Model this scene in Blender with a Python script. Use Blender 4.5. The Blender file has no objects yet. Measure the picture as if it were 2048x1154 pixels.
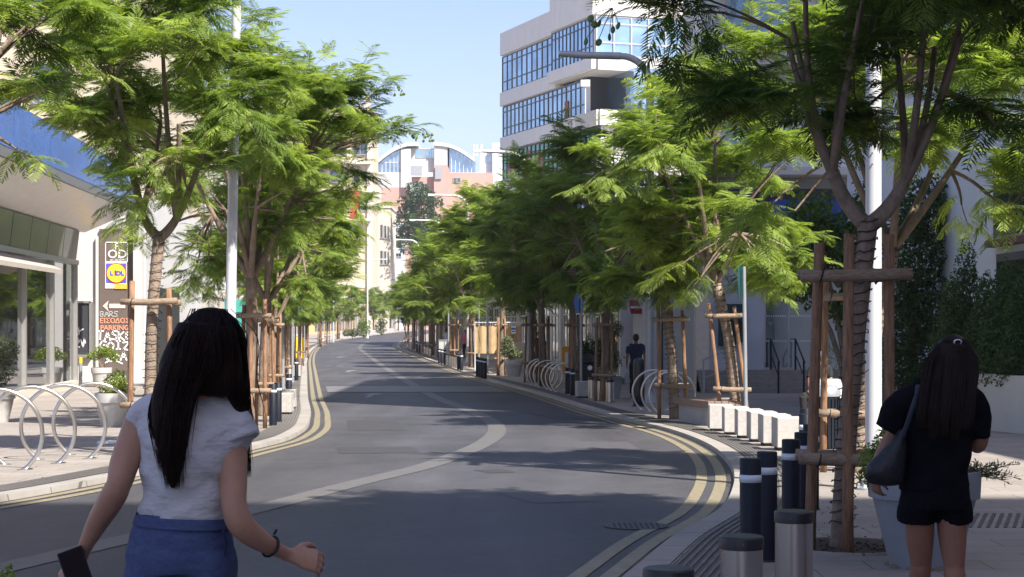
import bpy, math, random
import numpy as np
from mathutils import Vector, Matrix, Quaternion
R = math.radians
random.seed(7); RNG = np.random.default_rng(7)
sc = bpy.context.scene
COL = sc.collection

# ------------------------------------------------------------------ camera, sky, sun, exposure
CAMZ = 1.65; F = 3500.0; HZ = 645.0            # focal length and horizon row in photo pixels (2048 wide)
cam_d = bpy.data.cameras.new('camera'); cam = bpy.data.objects.new('camera', cam_d); COL.objects.link(cam)
cam.location = (0, 0, CAMZ); cam.rotation_euler = (R(90), 0, 0)
cam_d.sensor_width = 36; cam_d.lens = 36 * F / 2048; cam_d.shift_y = (HZ - 577) / 2048
cam_d.clip_start = 0.1; cam_d.clip_end = 5000
sc.camera = cam
SUN_EL = 48; SD = Vector((0.65, -0.76, 0)).normalized()          # horizontal direction towards the sun
sun_vec = Vector((SD.x * math.cos(R(SUN_EL)), SD.y * math.cos(R(SUN_EL)), math.sin(R(SUN_EL))))
w = bpy.data.worlds.new('World'); sc.world = w; w.use_nodes = True
nt = w.node_tree; nt.nodes.clear()
sky = nt.nodes.new('ShaderNodeTexSky'); sky.sky_type = 'NISHITA'; sky.sun_disc = False
sky.sun_elevation = R(SUN_EL); sky.sun_rotation = math.atan2(SD.x, SD.y)
sky.air_density = 1.0; sky.dust_density = 1.6; sky.ozone_density = 3.0; sky.altitude = 150
bg = nt.nodes.new('ShaderNodeBackground'); bg.inputs[1].default_value = 0.098
wo = nt.nodes.new('ShaderNodeOutputWorld')
wb_ = nt.nodes.new('ShaderNodeVectorMath'); wb_.operation = 'MULTIPLY'; wb_.inputs[1].default_value = (1.03, .90, .97)   # camera white balance
nt.links.new(sky.outputs[0], wb_.inputs[0]); nt.links.new(wb_.outputs[0], bg.inputs[0]); nt.links.new(bg.outputs[0], wo.inputs[0])
sl = bpy.data.lights.new('sun', 'SUN'); sl.energy = 4.8; sl.angle = R(0.53); sl.color = (1.0, 0.945, 0.86)
so = bpy.data.objects.new('sun', sl); COL.objects.link(so)
so.rotation_euler = sun_vec.to_track_quat('Z', 'Y').to_euler()
sc.view_settings.view_transform = 'Standard'; sc.view_settings.look = 'None'
sc.view_settings.exposure = 1.2; sc.view_settings.gamma = 1.0
try:
    sc.cycles.transparent_max_bounces = 12; sc.cycles.max_bounces = 6
except Exception: pass

# ------------------------------------------------------------------ layout functions (street runs along +Y)
def herm(xs, ys):
    xs = np.array(xs, float); ys = np.array(ys, float)
    m = np.gradient(ys, xs)
    def f(x):
        i = int(np.clip(np.searchsorted(xs, x) - 1, 0, len(xs) - 2))
        h = xs[i+1] - xs[i]; t = min(max((x - xs[i]) / h, 0), 1)
        return float((2*t**3-3*t*t+1)*ys[i] + (t**3-2*t*t+t)*h*m[i] + (-2*t**3+3*t*t)*ys[i+1] + (t**3-t*t)*h*m[i+1])
    return f
_G = herm([-60, 0, 16, 24, 31, 45, 60, 140, 190, 270, 400, 700], [0, 0, 0, -.08, -.2, -.37, -.4, -.42, -.24, .12, .3, .4])
def G(Y): return _G(Y)                        # pavement height
RD = 0.055                                     # road below pavement
XL = herm([-40, 0, 10, 14.6, 16.6, 20, 24.7, 26.5, 30, 36.4, 48, 71.7, 100, 130, 166, 188, 229, 290, 400, 700],
          [-14, -10, -7.2, -5.6, -4.9, -4.2, -3.66, -3.52, -3.6, -4.2, -5.6, -8.4, -11.7, -14.9, -18, -19, -18.8, -18, -12, 20])
XR = herm([-40, 0, 5, 11.9, 13.4, 15.5, 17.8, 20.7, 23, 26.8, 30.5, 33.2, 38.6, 48.8, 63.5, 82, 114, 149, 188, 225, 290, 400, 700],
          [-7, -1.6, -.7, .87, 1.23, 1.84, 2.25, 2.6, 2.76, 2.83, 2.7, 2.43, 1.94, 1.0, -.9, -2.9, -6.25, -9.8, -11.4, -11.8, -11.4, -5, 27])
XC = herm([-40, 0, 10, 13.7, 16.1, 18.7, 21.1, 24, 28, 31.4, 35.9, 41.2, 48, 58, 72, 108, 151, 190, 240, 290],
          [-10.5, -6.5, -4.1, -3.0, -2.3, -1.7, -1.1, -.66, -.33, -.27, -.5, -1.08, -2.0, -3.2, -4.8, -8.7, -13.1, -15.2, -15.3, -15])
def P(px, py, Y): return Vector(((px - 1024) / F * Y, Y, CAMZ + (HZ - py) / F * Y))
def X_(px, Y): return (px - 1024) / F * Y
def Z_(py, Y): return CAMZ + (HZ - py) / F * Y
def ground(px, py, dz=0):
    Y = 20.0
    for _ in range(60): Y = .5 * Y + .5 * (CAMZ - G(Y) - dz) * F / (py - HZ)
    return (px - 1024) / F * Y, Y

# ------------------------------------------------------------------ materials
def srgb(h):
    h = h.lstrip('#'); c = [int(h[i:i+2], 16) / 255 for i in (0, 2, 4)]
    return tuple(x/12.92 if x <= .04045 else ((x+.055)/1.055)**2.4 for x in c)
MATS = {}
def pm(name, col, rough=.7, metal=0, var=.12, scale=6, bump=0, bscale=60, spec=.5, coat=0, stretch=(1,1,1), col2=None):
    """procedural principled material: base colour broken by two noises, optional bump"""
    if name in MATS: return MATS[name]
    m = bpy.data.materials.new(name); m.use_nodes = True; t = m.node_tree; b = t.nodes['Principled BSDF']
    b.inputs['Roughness'].default_value = rough; b.inputs['Metallic'].default_value = metal
    b.inputs['Specular IOR Level'].default_value = spec; b.inputs['Coat Weight'].default_value = coat
    tc = t.nodes.new('ShaderNodeTexCoord'); mp = t.nodes.new('ShaderNodeMapping'); mp.inputs['Scale'].default_value = stretch
    t.links.new(tc.outputs['Object'], mp.inputs[0])
    n = t.nodes.new('ShaderNodeTexNoise'); n.inputs['Scale'].default_value = scale; n.inputs['Detail'].default_value = 5
    n.inputs['Roughness'].default_value = .65
    t.links.new(mp.outputs[0], n.inputs['Vector'])
    r = t.nodes.new('ShaderNodeValToRGB'); r.color_ramp.elements[0].position = .3; r.color_ramp.elements[1].position = .7
    lo = tuple(c * (1 - var) for c in col) if col2 is None else col2
    hi = tuple(min(1, c * (1 + var)) for c in col)
    r.color_ramp.elements[0].color = (*lo, 1); r.color_ramp.elements[1].color = (*hi, 1)
    t.links.new(n.outputs[0], r.inputs[0]); t.links.new(r.outputs[0], b.inputs['Base Color'])
    if bump:
        n2 = t.nodes.new('ShaderNodeTexNoise'); n2.inputs['Scale'].default_value = bscale; n2.inputs['Detail'].default_value = 3
        t.links.new(mp.outputs[0], n2.inputs['Vector'])
        bp = t.nodes.new('ShaderNodeBump'); bp.inputs['Strength'].default_value = bump; bp.inputs['Distance'].default_value = .02
        t.links.new(n2.outputs[0], bp.inputs['Height']); t.links.new(bp.outputs[0], b.inputs['Normal'])
    MATS[name] = m; return m

def paving(name, col, bw, bh, mortar=.006, var=.12, rough=.75, rot=0, spots=.25, offset=.5):
    m = bpy.data.materials.new(name); m.use_nodes = True; t = m.node_tree; b = t.nodes['Principled BSDF']; L = t.links.new
    b.inputs['Roughness'].default_value = rough
    tc = t.nodes.new('ShaderNodeTexCoord'); mp = t.nodes.new('ShaderNodeMapping'); mp.inputs['Rotation'].default_value = (0, 0, rot)
    L(tc.outputs['Object'], mp.inputs[0])
    br = t.nodes.new('ShaderNodeTexBrick'); br.inputs['Scale'].default_value = 1
    br.inputs['Brick Width'].default_value = bw; br.inputs['Row Height'].default_value = bh; br.inputs['Mortar Size'].default_value = mortar
    br.inputs['Mortar Smooth'].default_value = .3; br.offset = offset
    br.inputs['Color1'].default_value = (*[c*(1-var) for c in col], 1); br.inputs['Color2'].default_value = (*[c*(1+var) for c in col], 1)
    br.inputs['Mortar'].default_value = (*[c*.38 for c in col], 1)
    L(mp.outputs[0], br.inputs['Vector'])
    n = t.nodes.new('ShaderNodeTexNoise'); n.inputs['Scale'].default_value = .9; n.inputs['Detail'].default_value = 7; n.inputs['Roughness'].default_value = .7
    L(tc.outputs['Object'], n.inputs['Vector'])
    mr = t.nodes.new('ShaderNodeMapRange'); mr.inputs[1].default_value = .35; mr.inputs[2].default_value = .7
    mr.inputs[3].default_value = 1 - spots; mr.inputs[4].default_value = 1.08
    L(n.outputs[0], mr.inputs[0])
    mx = t.nodes.new('ShaderNodeVectorMath'); mx.operation = 'MULTIPLY'
    L(br.outputs['Color'], mx.inputs[0]); L(mr.outputs[0], mx.inputs[1]); L(mx.outputs[0], b.inputs['Base Color'])
    bp = t.nodes.new('ShaderNodeBump'); bp.inputs['Strength'].default_value = .5; bp.inputs['Distance'].default_value = .004; bp.invert = True
    L(br.outputs['Fac'], bp.inputs['Height']); L(bp.outputs[0], b.inputs['Normal'])
    return m

def asphalt():
    m = bpy.data.materials.new('asphalt'); m.use_nodes = True; t = m.node_tree; b = t.nodes['Principled BSDF']; L = t.links.new
    tc = t.nodes.new('ShaderNodeTexCoord')
    n1 = t.nodes.new('ShaderNodeTexNoise'); n1.inputs['Scale'].default_value = .35; n1.inputs['Detail'].default_value = 6; n1.inputs['Roughness'].default_value = .7
    n2 = t.nodes.new('ShaderNodeTexNoise'); n2.inputs['Scale'].default_value = 120; n2.inputs['Detail'].default_value = 2
    mp = t.nodes.new('ShaderNodeMapping'); mp.inputs['Scale'].default_value = (1.4, .12, 1); mp.inputs['Rotation'].default_value = (0, 0, R(-4))
    n3 = t.nodes.new('ShaderNodeTexNoise'); n3.inputs['Scale'].default_value = 1.0; n3.inputs['Detail'].default_value = 4
    L(tc.outputs['Object'], n1.inputs['Vector']); L(tc.outputs['Object'], n2.inputs['Vector'])
    L(tc.outputs['Object'], mp.inputs[0]); L(mp.outputs[0], n3.inputs['Vector'])
    def rng(src, a, c):
        k = t.nodes.new('ShaderNodeMapRange'); k.inputs[1].default_value = .3; k.inputs[2].default_value = .7
        k.inputs[3].default_value = a; k.inputs[4].default_value = c; L(src.outputs[0], k.inputs[0]); return k
    def mul(a, c):
        k = t.nodes.new('ShaderNodeMath'); k.operation = 'MULTIPLY'; L(a.outputs[0], k.inputs[0]); L(c.outputs[0], k.inputs[1]); return k
    n4 = t.nodes.new('ShaderNodeTexNoise'); n4.inputs['Scale'].default_value = 4.5; n4.inputs['Detail'].default_value = 9; n4.inputs['Roughness'].default_value = .8; L(tc.outputs['Object'], n4.inputs['Vector'])
    n5 = t.nodes.new('ShaderNodeTexNoise'); n5.inputs['Scale'].default_value = 28; n5.inputs['Detail'].default_value = 4; n5.inputs['Roughness'].default_value = .8; L(tc.outputs['Object'], n5.inputs['Vector'])
    k = mul(mul(mul(mul(rng(n1, .76, 1.24), rng(n2, .6, 1.42)), rng(n3, .78, 1.2)), rng(n4, .82, 1.17)), rng(n5, .8, 1.2))
    v = t.nodes.new('ShaderNodeVectorMath'); v.operation = 'SCALE'; v.inputs[0].default_value = (.063, .061, .066)
    L(k.outputs[0], v.inputs['Scale']); L(v.outputs[0], b.inputs['Base Color'])
    b.inputs['Roughness'].default_value = .62; b.inputs['Specular IOR Level'].default_value = .45
    bp = t.nodes.new('ShaderNodeBump'); bp.inputs['Strength'].default_value = .35; bp.inputs['Distance'].default_value = .006
    L(n2.outputs[0], bp.inputs['Height']); L(bp.outputs[0], b.inputs['Normal'])
    return m

def worn_paint(name, col, under=(.075,.075,.08), wear=.5, sc_=14):
    m = bpy.data.materials.new(name); m.use_nodes = True; t = m.node_tree; b = t.nodes['Principled BSDF']; L = t.links.new
    tc = t.nodes.new('ShaderNodeTexCoord')
    n = t.nodes.new('ShaderNodeTexNoise'); n.inputs['Scale'].default_value = sc_; n.inputs['Detail'].default_value = 8; n.inputs['Roughness'].default_value = .75
    L(tc.outputs['Object'], n.inputs['Vector'])
    r = t.nodes.new('ShaderNodeValToRGB'); r.color_ramp.elements[0].position = wear - .12; r.color_ramp.elements[1].position = wear + .1
    r.color_ramp.elements[0].color = (*[.5*a+.5*c for a, c in zip(under, col)], 1); r.color_ramp.elements[1].color = (*col, 1)
    L(n.outputs[0], r.inputs[0]); L(r.outputs[0], b.inputs['Base Color']); b.inputs['Roughness'].default_value = .6
    return m

def leafmat(name, dark, light, trans=.45):
    m = bpy.data.materials.new(name); m.use_nodes = True; t = m.node_tree; t.nodes.clear(); L = t.links.new
    a = t.nodes.new('ShaderNodeAttribute'); a.attribute_name = 'tint'
    r = t.nodes.new('ShaderNodeValToRGB'); r.color_ramp.elements[0].color = (*dark, 1); r.color_ramp.elements[1].color = (*light, 1)
    L(a.outputs['Fac'], r.inputs[0])
    pb = t.nodes.new('ShaderNodeBsdfPrincipled'); pb.inputs['Roughness'].default_value = .45; pb.inputs['Specular IOR Level'].default_value = .35
    L(r.outputs[0], pb.inputs['Base Color'])
    tr = t.nodes.new('ShaderNodeBsdfTranslucent')
    v = t.nodes.new('ShaderNodeVectorMath'); v.operation = 'MULTIPLY'; v.inputs[1].default_value = (1.35, 1.35, .6)
    L(r.outputs[0], v.inputs[0]); L(v.outputs[0], tr.inputs[0])
    mx = t.nodes.new('ShaderNodeMixShader'); mx.inputs[0].default_value = trans
    L(pb.outputs[0], mx.inputs[1]); L(tr.outputs[0], mx.inputs[2])
    o = t.nodes.new('ShaderNodeOutputMaterial'); L(mx.outputs[0], o.inputs[0])
    return m

def thin_glass(name, tint=(.75,.8,.8), alpha=.5, rough=.02):
    m = bpy.data.materials.new(name); m.use_nodes = True; t = m.node_tree; t.nodes.clear(); L = t.links.new
    tr = t.nodes.new('ShaderNodeBsdfTransparent'); tr.inputs[0].default_value = (*tint, 1)
    gl = t.nodes.new('ShaderNodeBsdfGlossy'); gl.inputs['Roughness'].default_value = rough; gl.inputs[0].default_value = (.95, .97, 1, 1)
    fr = t.nodes.new('ShaderNodeFresnel'); fr.inputs[0].default_value = 1.5
    ad = t.nodes.new('ShaderNodeMapRange'); ad.inputs[1].default_value = 0; ad.inputs[2].default_value = 1; ad.inputs[3].default_value = 1-alpha; ad.inputs[4].default_value = 1.0
    L(fr.outputs[0], ad.inputs[0])
    mx = t.nodes.new('ShaderNodeMixShader'); L(ad.outputs[0], mx.inputs[0]); L(tr.outputs[0], mx.inputs[1]); L(gl.outputs[0], mx.inputs[2])
    o = t.nodes.new('ShaderNodeOutputMaterial'); L(mx.outputs[0], o.inputs[0]); return m

def office_glass(name, tint, rough=.04, wob=.35):
    """coated facade glass: mirror-like, slightly wavy so reflections break up pane by pane"""
    m = bpy.data.materials.new(name); m.use_nodes = True; t = m.node_tree; b = t.nodes['Principled BSDF']; L = t.links.new
    b.inputs['Metallic'].default_value = .85; b.inputs['Roughness'].default_value = rough
    tc = t.nodes.new('ShaderNodeTexCoord'); n = t.nodes.new('ShaderNodeTexNoise'); n.inputs['Scale'].default_value = .45; n.inputs['Detail'].default_value = 2
    L(tc.outputs['Object'], n.inputs['Vector'])
    r = t.nodes.new('ShaderNodeValToRGB'); r.color_ramp.elements[0].position = .35; r.color_ramp.elements[1].position = .65
    r.color_ramp.elements[0].color = (*[c*.65 for c in tint], 1); r.color_ramp.elements[1].color = (*tint, 1)
    L(n.outputs[0], r.inputs[0]); L(r.outputs[0], b.inputs['Base Color'])
    n2 = t.nodes.new('ShaderNodeTexNoise'); n2.inputs['Scale'].default_value = .8; L(tc.outputs['Object'], n2.inputs['Vector'])
    bp = t.nodes.new('ShaderNodeBump'); bp.inputs['Strength'].default_value = wob; bp.inputs['Distance'].default_value = .08
    L(n2.outputs[0], bp.inputs['Height']); L(bp.outputs[0], b.inputs['Normal'])
    return m

def wrapbark(name):
    m = pm(name, (.21,.155,.115), .9, var=.3, scale=9, bump=.8, bscale=30, stretch=(1,1,.6))
    return m

M = dict(
 asphalt=asphalt(),
 yellow=worn_paint('worn_yellow_paint', (.28,.235,.145), wear=.49),
 white_line=worn_paint('faded_white_paint', (.26,.26,.26), wear=.55),
 centre=worn_paint('pale_road_band', (.122,.116,.110), under=(.07,.07,.072), wear=.45, sc_=5),
 paving=paving('pavement_slabs', (.30,.265,.235), .8, .4, var=.06, spots=.22),
 kerb=paving('kerb_stone', (.33,.305,.275), 9, .8, .01, var=.05, spots=.15),
 tactile=pm('dark_tactile_paving', (.10,.092,.088), .8, var=.15, scale=14, bump=.3),
 bark=wrapbark('bark'), twig=pm('twig_bark', (.16,.10,.065), .85, var=.3, scale=20),
 trunkwrap=pm('wrapped_trunk', (.25,.19,.145), .92, var=.35, scale=10, bump=.6, bscale=45, stretch=(1,1,.7)),
 wood=pm('stake_wood', (.245,.135,.075), .75, var=.5, scale=9, bump=.4, bscale=30, stretch=(6,6,.7)),
 wood_grey=pm('weathered_log', (.27,.195,.135), .8, var=.4, scale=9, bump=.5, bscale=30, stretch=(2,8,8)),
 wire=pm('black_wire', (.012,.012,.014), .5),
 steel=pm('brushed_steel', (.62,.585,.54), .3, metal=1, var=.06, scale=3, stretch=(1,1,.2)),
 steel_b=pm('bollard_steel', (.58,.55,.52), .26, metal=1, var=.12, scale=5, stretch=(1,1,.15)),
 black_cap=pm('black_cap', (.018,.018,.02), .45),
 navy=pm('dark_blue_grey_paint', (.008,.011,.019), .55, var=.1, spec=.3),
 reflect=pm('reflective_band', (.62,.66,.7), .35, var=.05),
 lamp_grey=pm('galvanised_grey', (.34,.36,.38), .42, metal=.35, var=.1, scale=3),
 lamp_white=pm('white_painted_steel', (.55,.56,.58), .4, var=.05, scale=2),
 concrete=pm('pale_terrazzo_concrete', (.43,.41,.385), .85, var=.14, scale=14, bump=.25, bscale=120),
 dark_base=pm('dark_plinth', (.05,.048,.045), .9),
 planter=pm('planter_resin', (.40,.39,.375), .65, var=.12, scale=6),
 planter_grey=pm('grey_planter_resin', (.24,.255,.28), .6, var=.1, scale=3),
 soil=pm('soil', (.07,.05,.035), 1, var=.4, scale=30, bump=1),
 white_wall=pm('white_render', (.50,.49,.475), .9, var=.05, scale=1.5, bump=.1),
 shade_wall=pm('shaded_white_render', (.60,.63,.68), .85, var=.04, scale=1.2),  # white render with the bluish cast of shade put into its colour
 grey_wall=pm('grey_panel_cladding', (.36,.40,.47), .6, var=.06, scale=1),
 beige=pm('beige_render', (.50,.43,.325), .9, var=.06, scale=.7),
 cream=pm('cream_render', (.52,.475,.40), .9, var=.06, scale=.5),
 pink=pm('pink_render', (.44,.27,.225), .9, var=.07, scale=.25),
 frame_dark=pm('dark_window_frame', (.06,.065,.075), .45),
 frame_alu=pm('aluminium_frame', (.45,.44,.42), .4, metal=.7, var=.05),
 glass_office=office_glass('blue_office_glass', (.36,.50,.66)),
 glass_front=office_glass('sky_office_glass', (.42,.62,.78), wob=.2),
 glass_win=office_glass('window_glass', (.16,.2,.24), wob=.1),
 glass_shop=thin_glass('shopfront_glass', (.5,.56,.53), .74),
 blue_panel=pm('glossy_blue_panel', (.022,.095,.34), .16, var=.2, scale=1.6, coat=.08, spec=.3),
 soffit=pm('white_metal_soffit', (.66,.64,.61), .28, var=.08, scale=3, spec=.6),
 olive_panel=pm('olive_grey_panel', (.15,.15,.10), .3, var=.15, scale=1, coat=.3),
 sign_brown=pm('brown_sign_board', (.13,.10,.088), .55, var=.06),
 purple=pm('purple_fascia', (.18,.03,.20), .45),
 red=pm('red_fabric', (.55,.03,.04), .7), crimson=pm('crimson_awning', (.32,.02,.06), .7),
 blue_awn=pm('blue_awning', (.01,.13,.62), .6),
 teal=pm('teal_hoarding', (.05,.30,.25), .7), yellow_p=pm('yellow_plastic', (.75,.50,.02), .5),
 orange_p=pm('amber_cabinet', (.75,.33,.02), .5),
 hess=pm('hessian_hoarding', (.40,.28,.15), .95, var=.2, scale=2.5, bump=.5, bscale=12),
 dark=pm('dark_interior', (.02,.02,.022), .8), black=pm('black_plastic', (.012,.012,.014), .5),
 sign_blue=pm('road_sign_blue', (.02,.14,.42), .4), sign_white=pm('sign_white', (.8,.8,.8), .45), sign_red=pm('sign_red', (.55,.02,.02), .45),
 benchwood=pm('bench_wood', (.22,.15,.12), .7, var=.25, scale=6, stretch=(.6,8,8)),
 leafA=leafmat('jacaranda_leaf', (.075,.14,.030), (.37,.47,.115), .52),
 leafB=leafmat('jacaranda_leaf_shaded', (.05,.105,.027), (.23,.32,.07), .5),  # darker leaf copy, shade of the dark crowns put into its colour
 leafC=leafmat('cypress_leaf', (.02,.05,.015), (.06,.11,.025), .25),
 leafD=leafmat('yellow_green_leaf', (.13,.19,.03), (.32,.40,.06), .4),
 leafE=leafmat('olive_leaf', (.08,.10,.05), (.20,.22,.13), .3),
)

# ------------------------------------------------------------------ object helpers
def tag(o, label=None, cat=None, group=None, kind=None):
    if label: o['label'] = label
    if cat: o['category'] = cat
    if group: o['group'] = group
    if kind: o['kind'] = kind
    return o
def thing(name, label, cat, loc=(0,0,0), group=None, rz=0):
    o = bpy.data.objects.new(name, None); COL.objects.link(o); o.empty_display_size = .2
    o.location = loc; o.rotation_euler.z = rz
    return tag(o, label, cat, group)
KIDS = {}
def copy_tree(o, parent=None, loc=None, rz=None, s=None, label=None, group=None):
    c = o.copy(); COL.objects.link(c)
    if parent is not None: c.parent = parent; KIDS.setdefault(parent.name, []).append(c)
    for ch in list(KIDS.get(o.name, [])): copy_tree(ch, c)
    if loc is not None: c.location = loc
    if rz is not None: c.rotation_euler.z = rz
    if s is not None: c.scale = (s, s, s) if isinstance(s, (int, float)) else s
    if label: c['label'] = label
    if group: c['group'] = group
    return c
LOCAL = set()
def wloc(o):
    v = Vector((0,0,0)); r_ = o
    while r_.parent is not None: r_ = r_.parent
    if r_.name in LOCAL: return v
    while o is not None: v += o.location; o = o.parent
    return v

class MB:
    def __init__(s): s.v = []; s.f = []; s.sm = []
    def add(s, vs, fs, smooth=False):
        k = len(s.v); s.v += [tuple(a) for a in vs]; s.f += [tuple(i + k for i in f) for f in fs]; s.sm += [smooth] * len(fs); return s
    def box(s, c, d, rz=0, top=1.0):
        hx, hy, hz = d[0]/2, d[1]/2, d[2]/2; ca, sa = math.cos(rz), math.sin(rz); vs = []
        for z, k in ((-hz, 1), (hz, top)):
            for x, y in ((-hx,-hy),(hx,-hy),(hx,hy),(-hx,hy)):
                x *= k; y *= k; vs.append((c[0]+x*ca-y*sa, c[1]+x*sa+y*ca, c[2]+z))
        return s.add(vs, [(0,3,2,1),(4,5,6,7),(0,1,5,4),(1,2,6,5),(2,3,7,6),(3,0,4,7)])
    def hexa(s, b, t):
        return s.add(list(b)+list(t), [(0,3,2,1),(4,5,6,7),(0,1,5,4),(1,2,6,5),(2,3,7,6),(3,0,4,7)])
    def wall(s, a, b, z0, z1, th=.2, side=1):
        """vertical slab from a to b (xy), thickness th towards `side` of the direction"""
        a = Vector(a[:2]); b = Vector(b[:2]); d = (b-a).normalized(); n = Vector((-d.y, d.x)) * th * side
        q = [a, b, b+n, a+n]
        return s.hexa([(p.x,p.y,z0) for p in q], [(p.x,p.y,z1) for p in q])
    def prism(s, poly, z0, z1):
        n = len(poly); vs = [(p[0],p[1],z0) for p in poly] + [(p[0],p[1],z1) for p in poly]
        return s.add(vs, [tuple(range(n-1,-1,-1)), tuple(range(n,2*n))] + [(i,(i+1)%n,n+(i+1)%n,n+i) for i in range(n)])
    def tube(s, pts, rad, n=8, cap=True, smooth=True):
        pts = [Vector(p) for p in pts]; m = len(pts)
        if isinstance(rad, (int, float)): rad = [rad]*m
        vs = []; u = None
        for i, p in enumerate(pts):
            t = (pts[min(i+1,m-1)] - pts[max(i-1,0)])
            t = t.normalized() if t.length > 1e-9 else Vector((0,0,1))
            if u is None: u = t.orthogonal().normalized()
            else: u = (u - t*u.dot(t)); u = u.normalized() if u.length > 1e-6 else t.orthogonal().normalized()
            v = t.cross(u)
            for k in range(n):
                a = 2*math.pi*k/n; vs.append(p + (u*math.cos(a) + v*math.sin(a))*rad[i])
        fs = [(i*n+k, i*n+(k+1)%n, (i+1)*n+(k+1)%n, (i+1)*n+k) for i in range(m-1) for k in range(n)]
        s.add(vs, fs, smooth)
        if cap:
            s.add([vs[k] for k in range(n)], [tuple(range(n-1,-1,-1))]); s.add([vs[(m-1)*n+k] for k in range(n)], [tuple(range(n))])
        return s
    def lathe(s, prof, c=(0,0,0), n=24, smooth=True):
        """prof: (radius, z) from bottom to top; sharp where a profile point is doubled"""
        vs = []
        for r, z in prof:
            for k in range(n):
                a = 2*math.pi*k/n; vs.append((c[0]+r*math.cos(a), c[1]+r*math.sin(a), c[2]+z))
        fs = [(i*n+k, i*n+(k+1)%n, (i+1)*n+(k+1)%n, (i+1)*n+k) for i in range(len(prof)-1) for k in range(n)
              if not (abs(prof[i][0]-prof[i+1][0]) < 1e-9 and abs(prof[i][1]-prof[i+1][1]) < 1e-9)]
        s.add(vs, fs, smooth)
        if prof[0][0] > 1e-6: s.add([vs[k] for k in range(n)], [tuple(range(n-1,-1,-1))])
        if prof[-1][0] > 1e-6: s.add([vs[(len(prof)-1)*n+k] for k in range(n)], [tuple(range(n))])
        return s
    def cyl(s, c, r, h, n=20, r2=None): return s.lathe([(r,0),(r,0),(r2 if r2 is not None else r,h),(r2 if r2 is not None else r,h)], c, n)
    def loft(s, pts, rads, n=20, side=(1,0,0), cap=True, sub=1):
        pts = [Vector(p) for p in pts]; rads = [tuple(r) if isinstance(r,(tuple,list)) else (r,r) for r in rads]
        if sub > 1:
            q = []; rr = []; m = len(pts)
            for i in range(m-1):
                p0, p1, p2, p3 = pts[max(i-1,0)], pts[i], pts[i+1], pts[min(i+2,m-1)]
                r0, r1, r2, r3 = rads[max(i-1,0)], rads[i], rads[i+1], rads[min(i+2,m-1)]
                for k in range(sub):
                    t = k/sub; c0 = -.5*t+t*t-.5*t**3; c1 = 1-2.5*t*t+1.5*t**3; c2 = .5*t+2*t*t-1.5*t**3; c3 = -.5*t*t+.5*t**3
                    q.append(p0*c0+p1*c1+p2*c2+p3*c3); rr.append(tuple(max(.0005, r0[j]*c0+r1[j]*c1+r2[j]*c2+r3[j]*c3) for j in (0,1)))
            q.append(pts[-1]); rr.append(rads[-1]); pts, rads = q, rr
        m = len(pts); vs = []
        for i, p in enumerate(pts):
            t = (pts[min(i+1,m-1)] - pts[max(i-1,0)]).normalized(); u = Vector(side); u = (u - t*u.dot(t)).normalized(); v = t.cross(u)
            for k in range(n):
                a = 2*math.pi*k/n; vs.append(p + u*math.cos(a)*rads[i][0] + v*math.sin(a)*rads[i][1])
        s.add(vs, [(i*n+k, i*n+(k+1)%n, (i+1)*n+(k+1)%n, (i+1)*n+k) for i in range(m-1) for k in range(n)], True)
        if cap: s.add([], []); k0 = len(s.v) - m*n; s.f += [tuple(k0+k for k in range(n-1,-1,-1)), tuple(k0+(m-1)*n+k for k in range(n))]; s.sm += [True, True]
        return s
    def ell(s, c, r, n=16, m=10, tilt=None):
        c = Vector(c); vs = []; q = tilt or Matrix.Identity(3)
        for i in range(1, m):
            th = math.pi*i/m
            for k in range(n):
                a = 2*math.pi*k/n; vs.append(c + q @ Vector((r[0]*math.sin(th)*math.cos(a), r[1]*math.sin(th)*math.sin(a), -r[2]*math.cos(th))))
        vs.append(c + q @ Vector((0,0,-r[2]))); vs.append(c + q @ Vector((0,0,r[2]))); b = (m-1)*n
        fs = [(i*n+k, i*n+(k+1)%n, (i+1)*n+(k+1)%n, (i+1)*n+k) for i in range(m-2) for k in range(n)]
        fs += [(b, (k+1)%n, k) for k in range(n)] + [((m-2)*n+k, (m-2)*n+(k+1)%n, b+1) for k in range(n)]
        return s.add(vs, fs, True)
    def mesh(s, name, off=(0,0,0)):
        me = bpy.data.meshes.new(name); o = Vector(off)
        me.from_pydata([(a[0]-o.x, a[1]-o.y, a[2]-o.z) for a in s.v], [], s.f)
        me.polygons.foreach_set('use_smooth', s.sm); me.update(); return me
    def build(s, name, mat, parent=None, bevel=0, **tg):
        off = wloc(parent) if parent is not None else (0,0,0)
        o = bpy.data.objects.new(name, s.mesh(name, off)); COL.objects.link(o)
        if isinstance(mat, str): mat = M[mat]
        o.data.materials.append(mat)
        if parent is not None: o.parent = parent; KIDS.setdefault(parent.name, []).append(o)
        if bevel:
            b = o.modifiers.new('edge', 'BEVEL'); b.width = bevel; b.segments = 2; b.limit_method = 'ANGLE'
        if tg: tag(o, **tg)
        return o
def meshobj(name, me, mat, parent=None):
    o = bpy.data.objects.new(name, me); COL.objects.link(o)
    o.data.materials.append(M[mat] if isinstance(mat, str) else mat)
    if parent is not None: o.parent = parent; KIDS.setdefault(parent.name, []).append(o)
    return o
def text_mesh(body, size, extr=.004, bold=0):
    cu = bpy.data.curves.new('lettering', 'FONT'); cu.body = body; cu.size = size; cu.extrude = extr; cu.align_x = 'CENTER'; cu.align_y = 'CENTER'
    cu.offset = bold; cu.resolution_u = 3
    o = bpy.data.objects.new('lettering', cu); COL.objects.link(o)
    me = bpy.data.meshes.new_from_object(o.evaluated_get(bpy.context.evaluated_depsgraph_get()))
    bpy.data.objects.remove(o); return me
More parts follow.
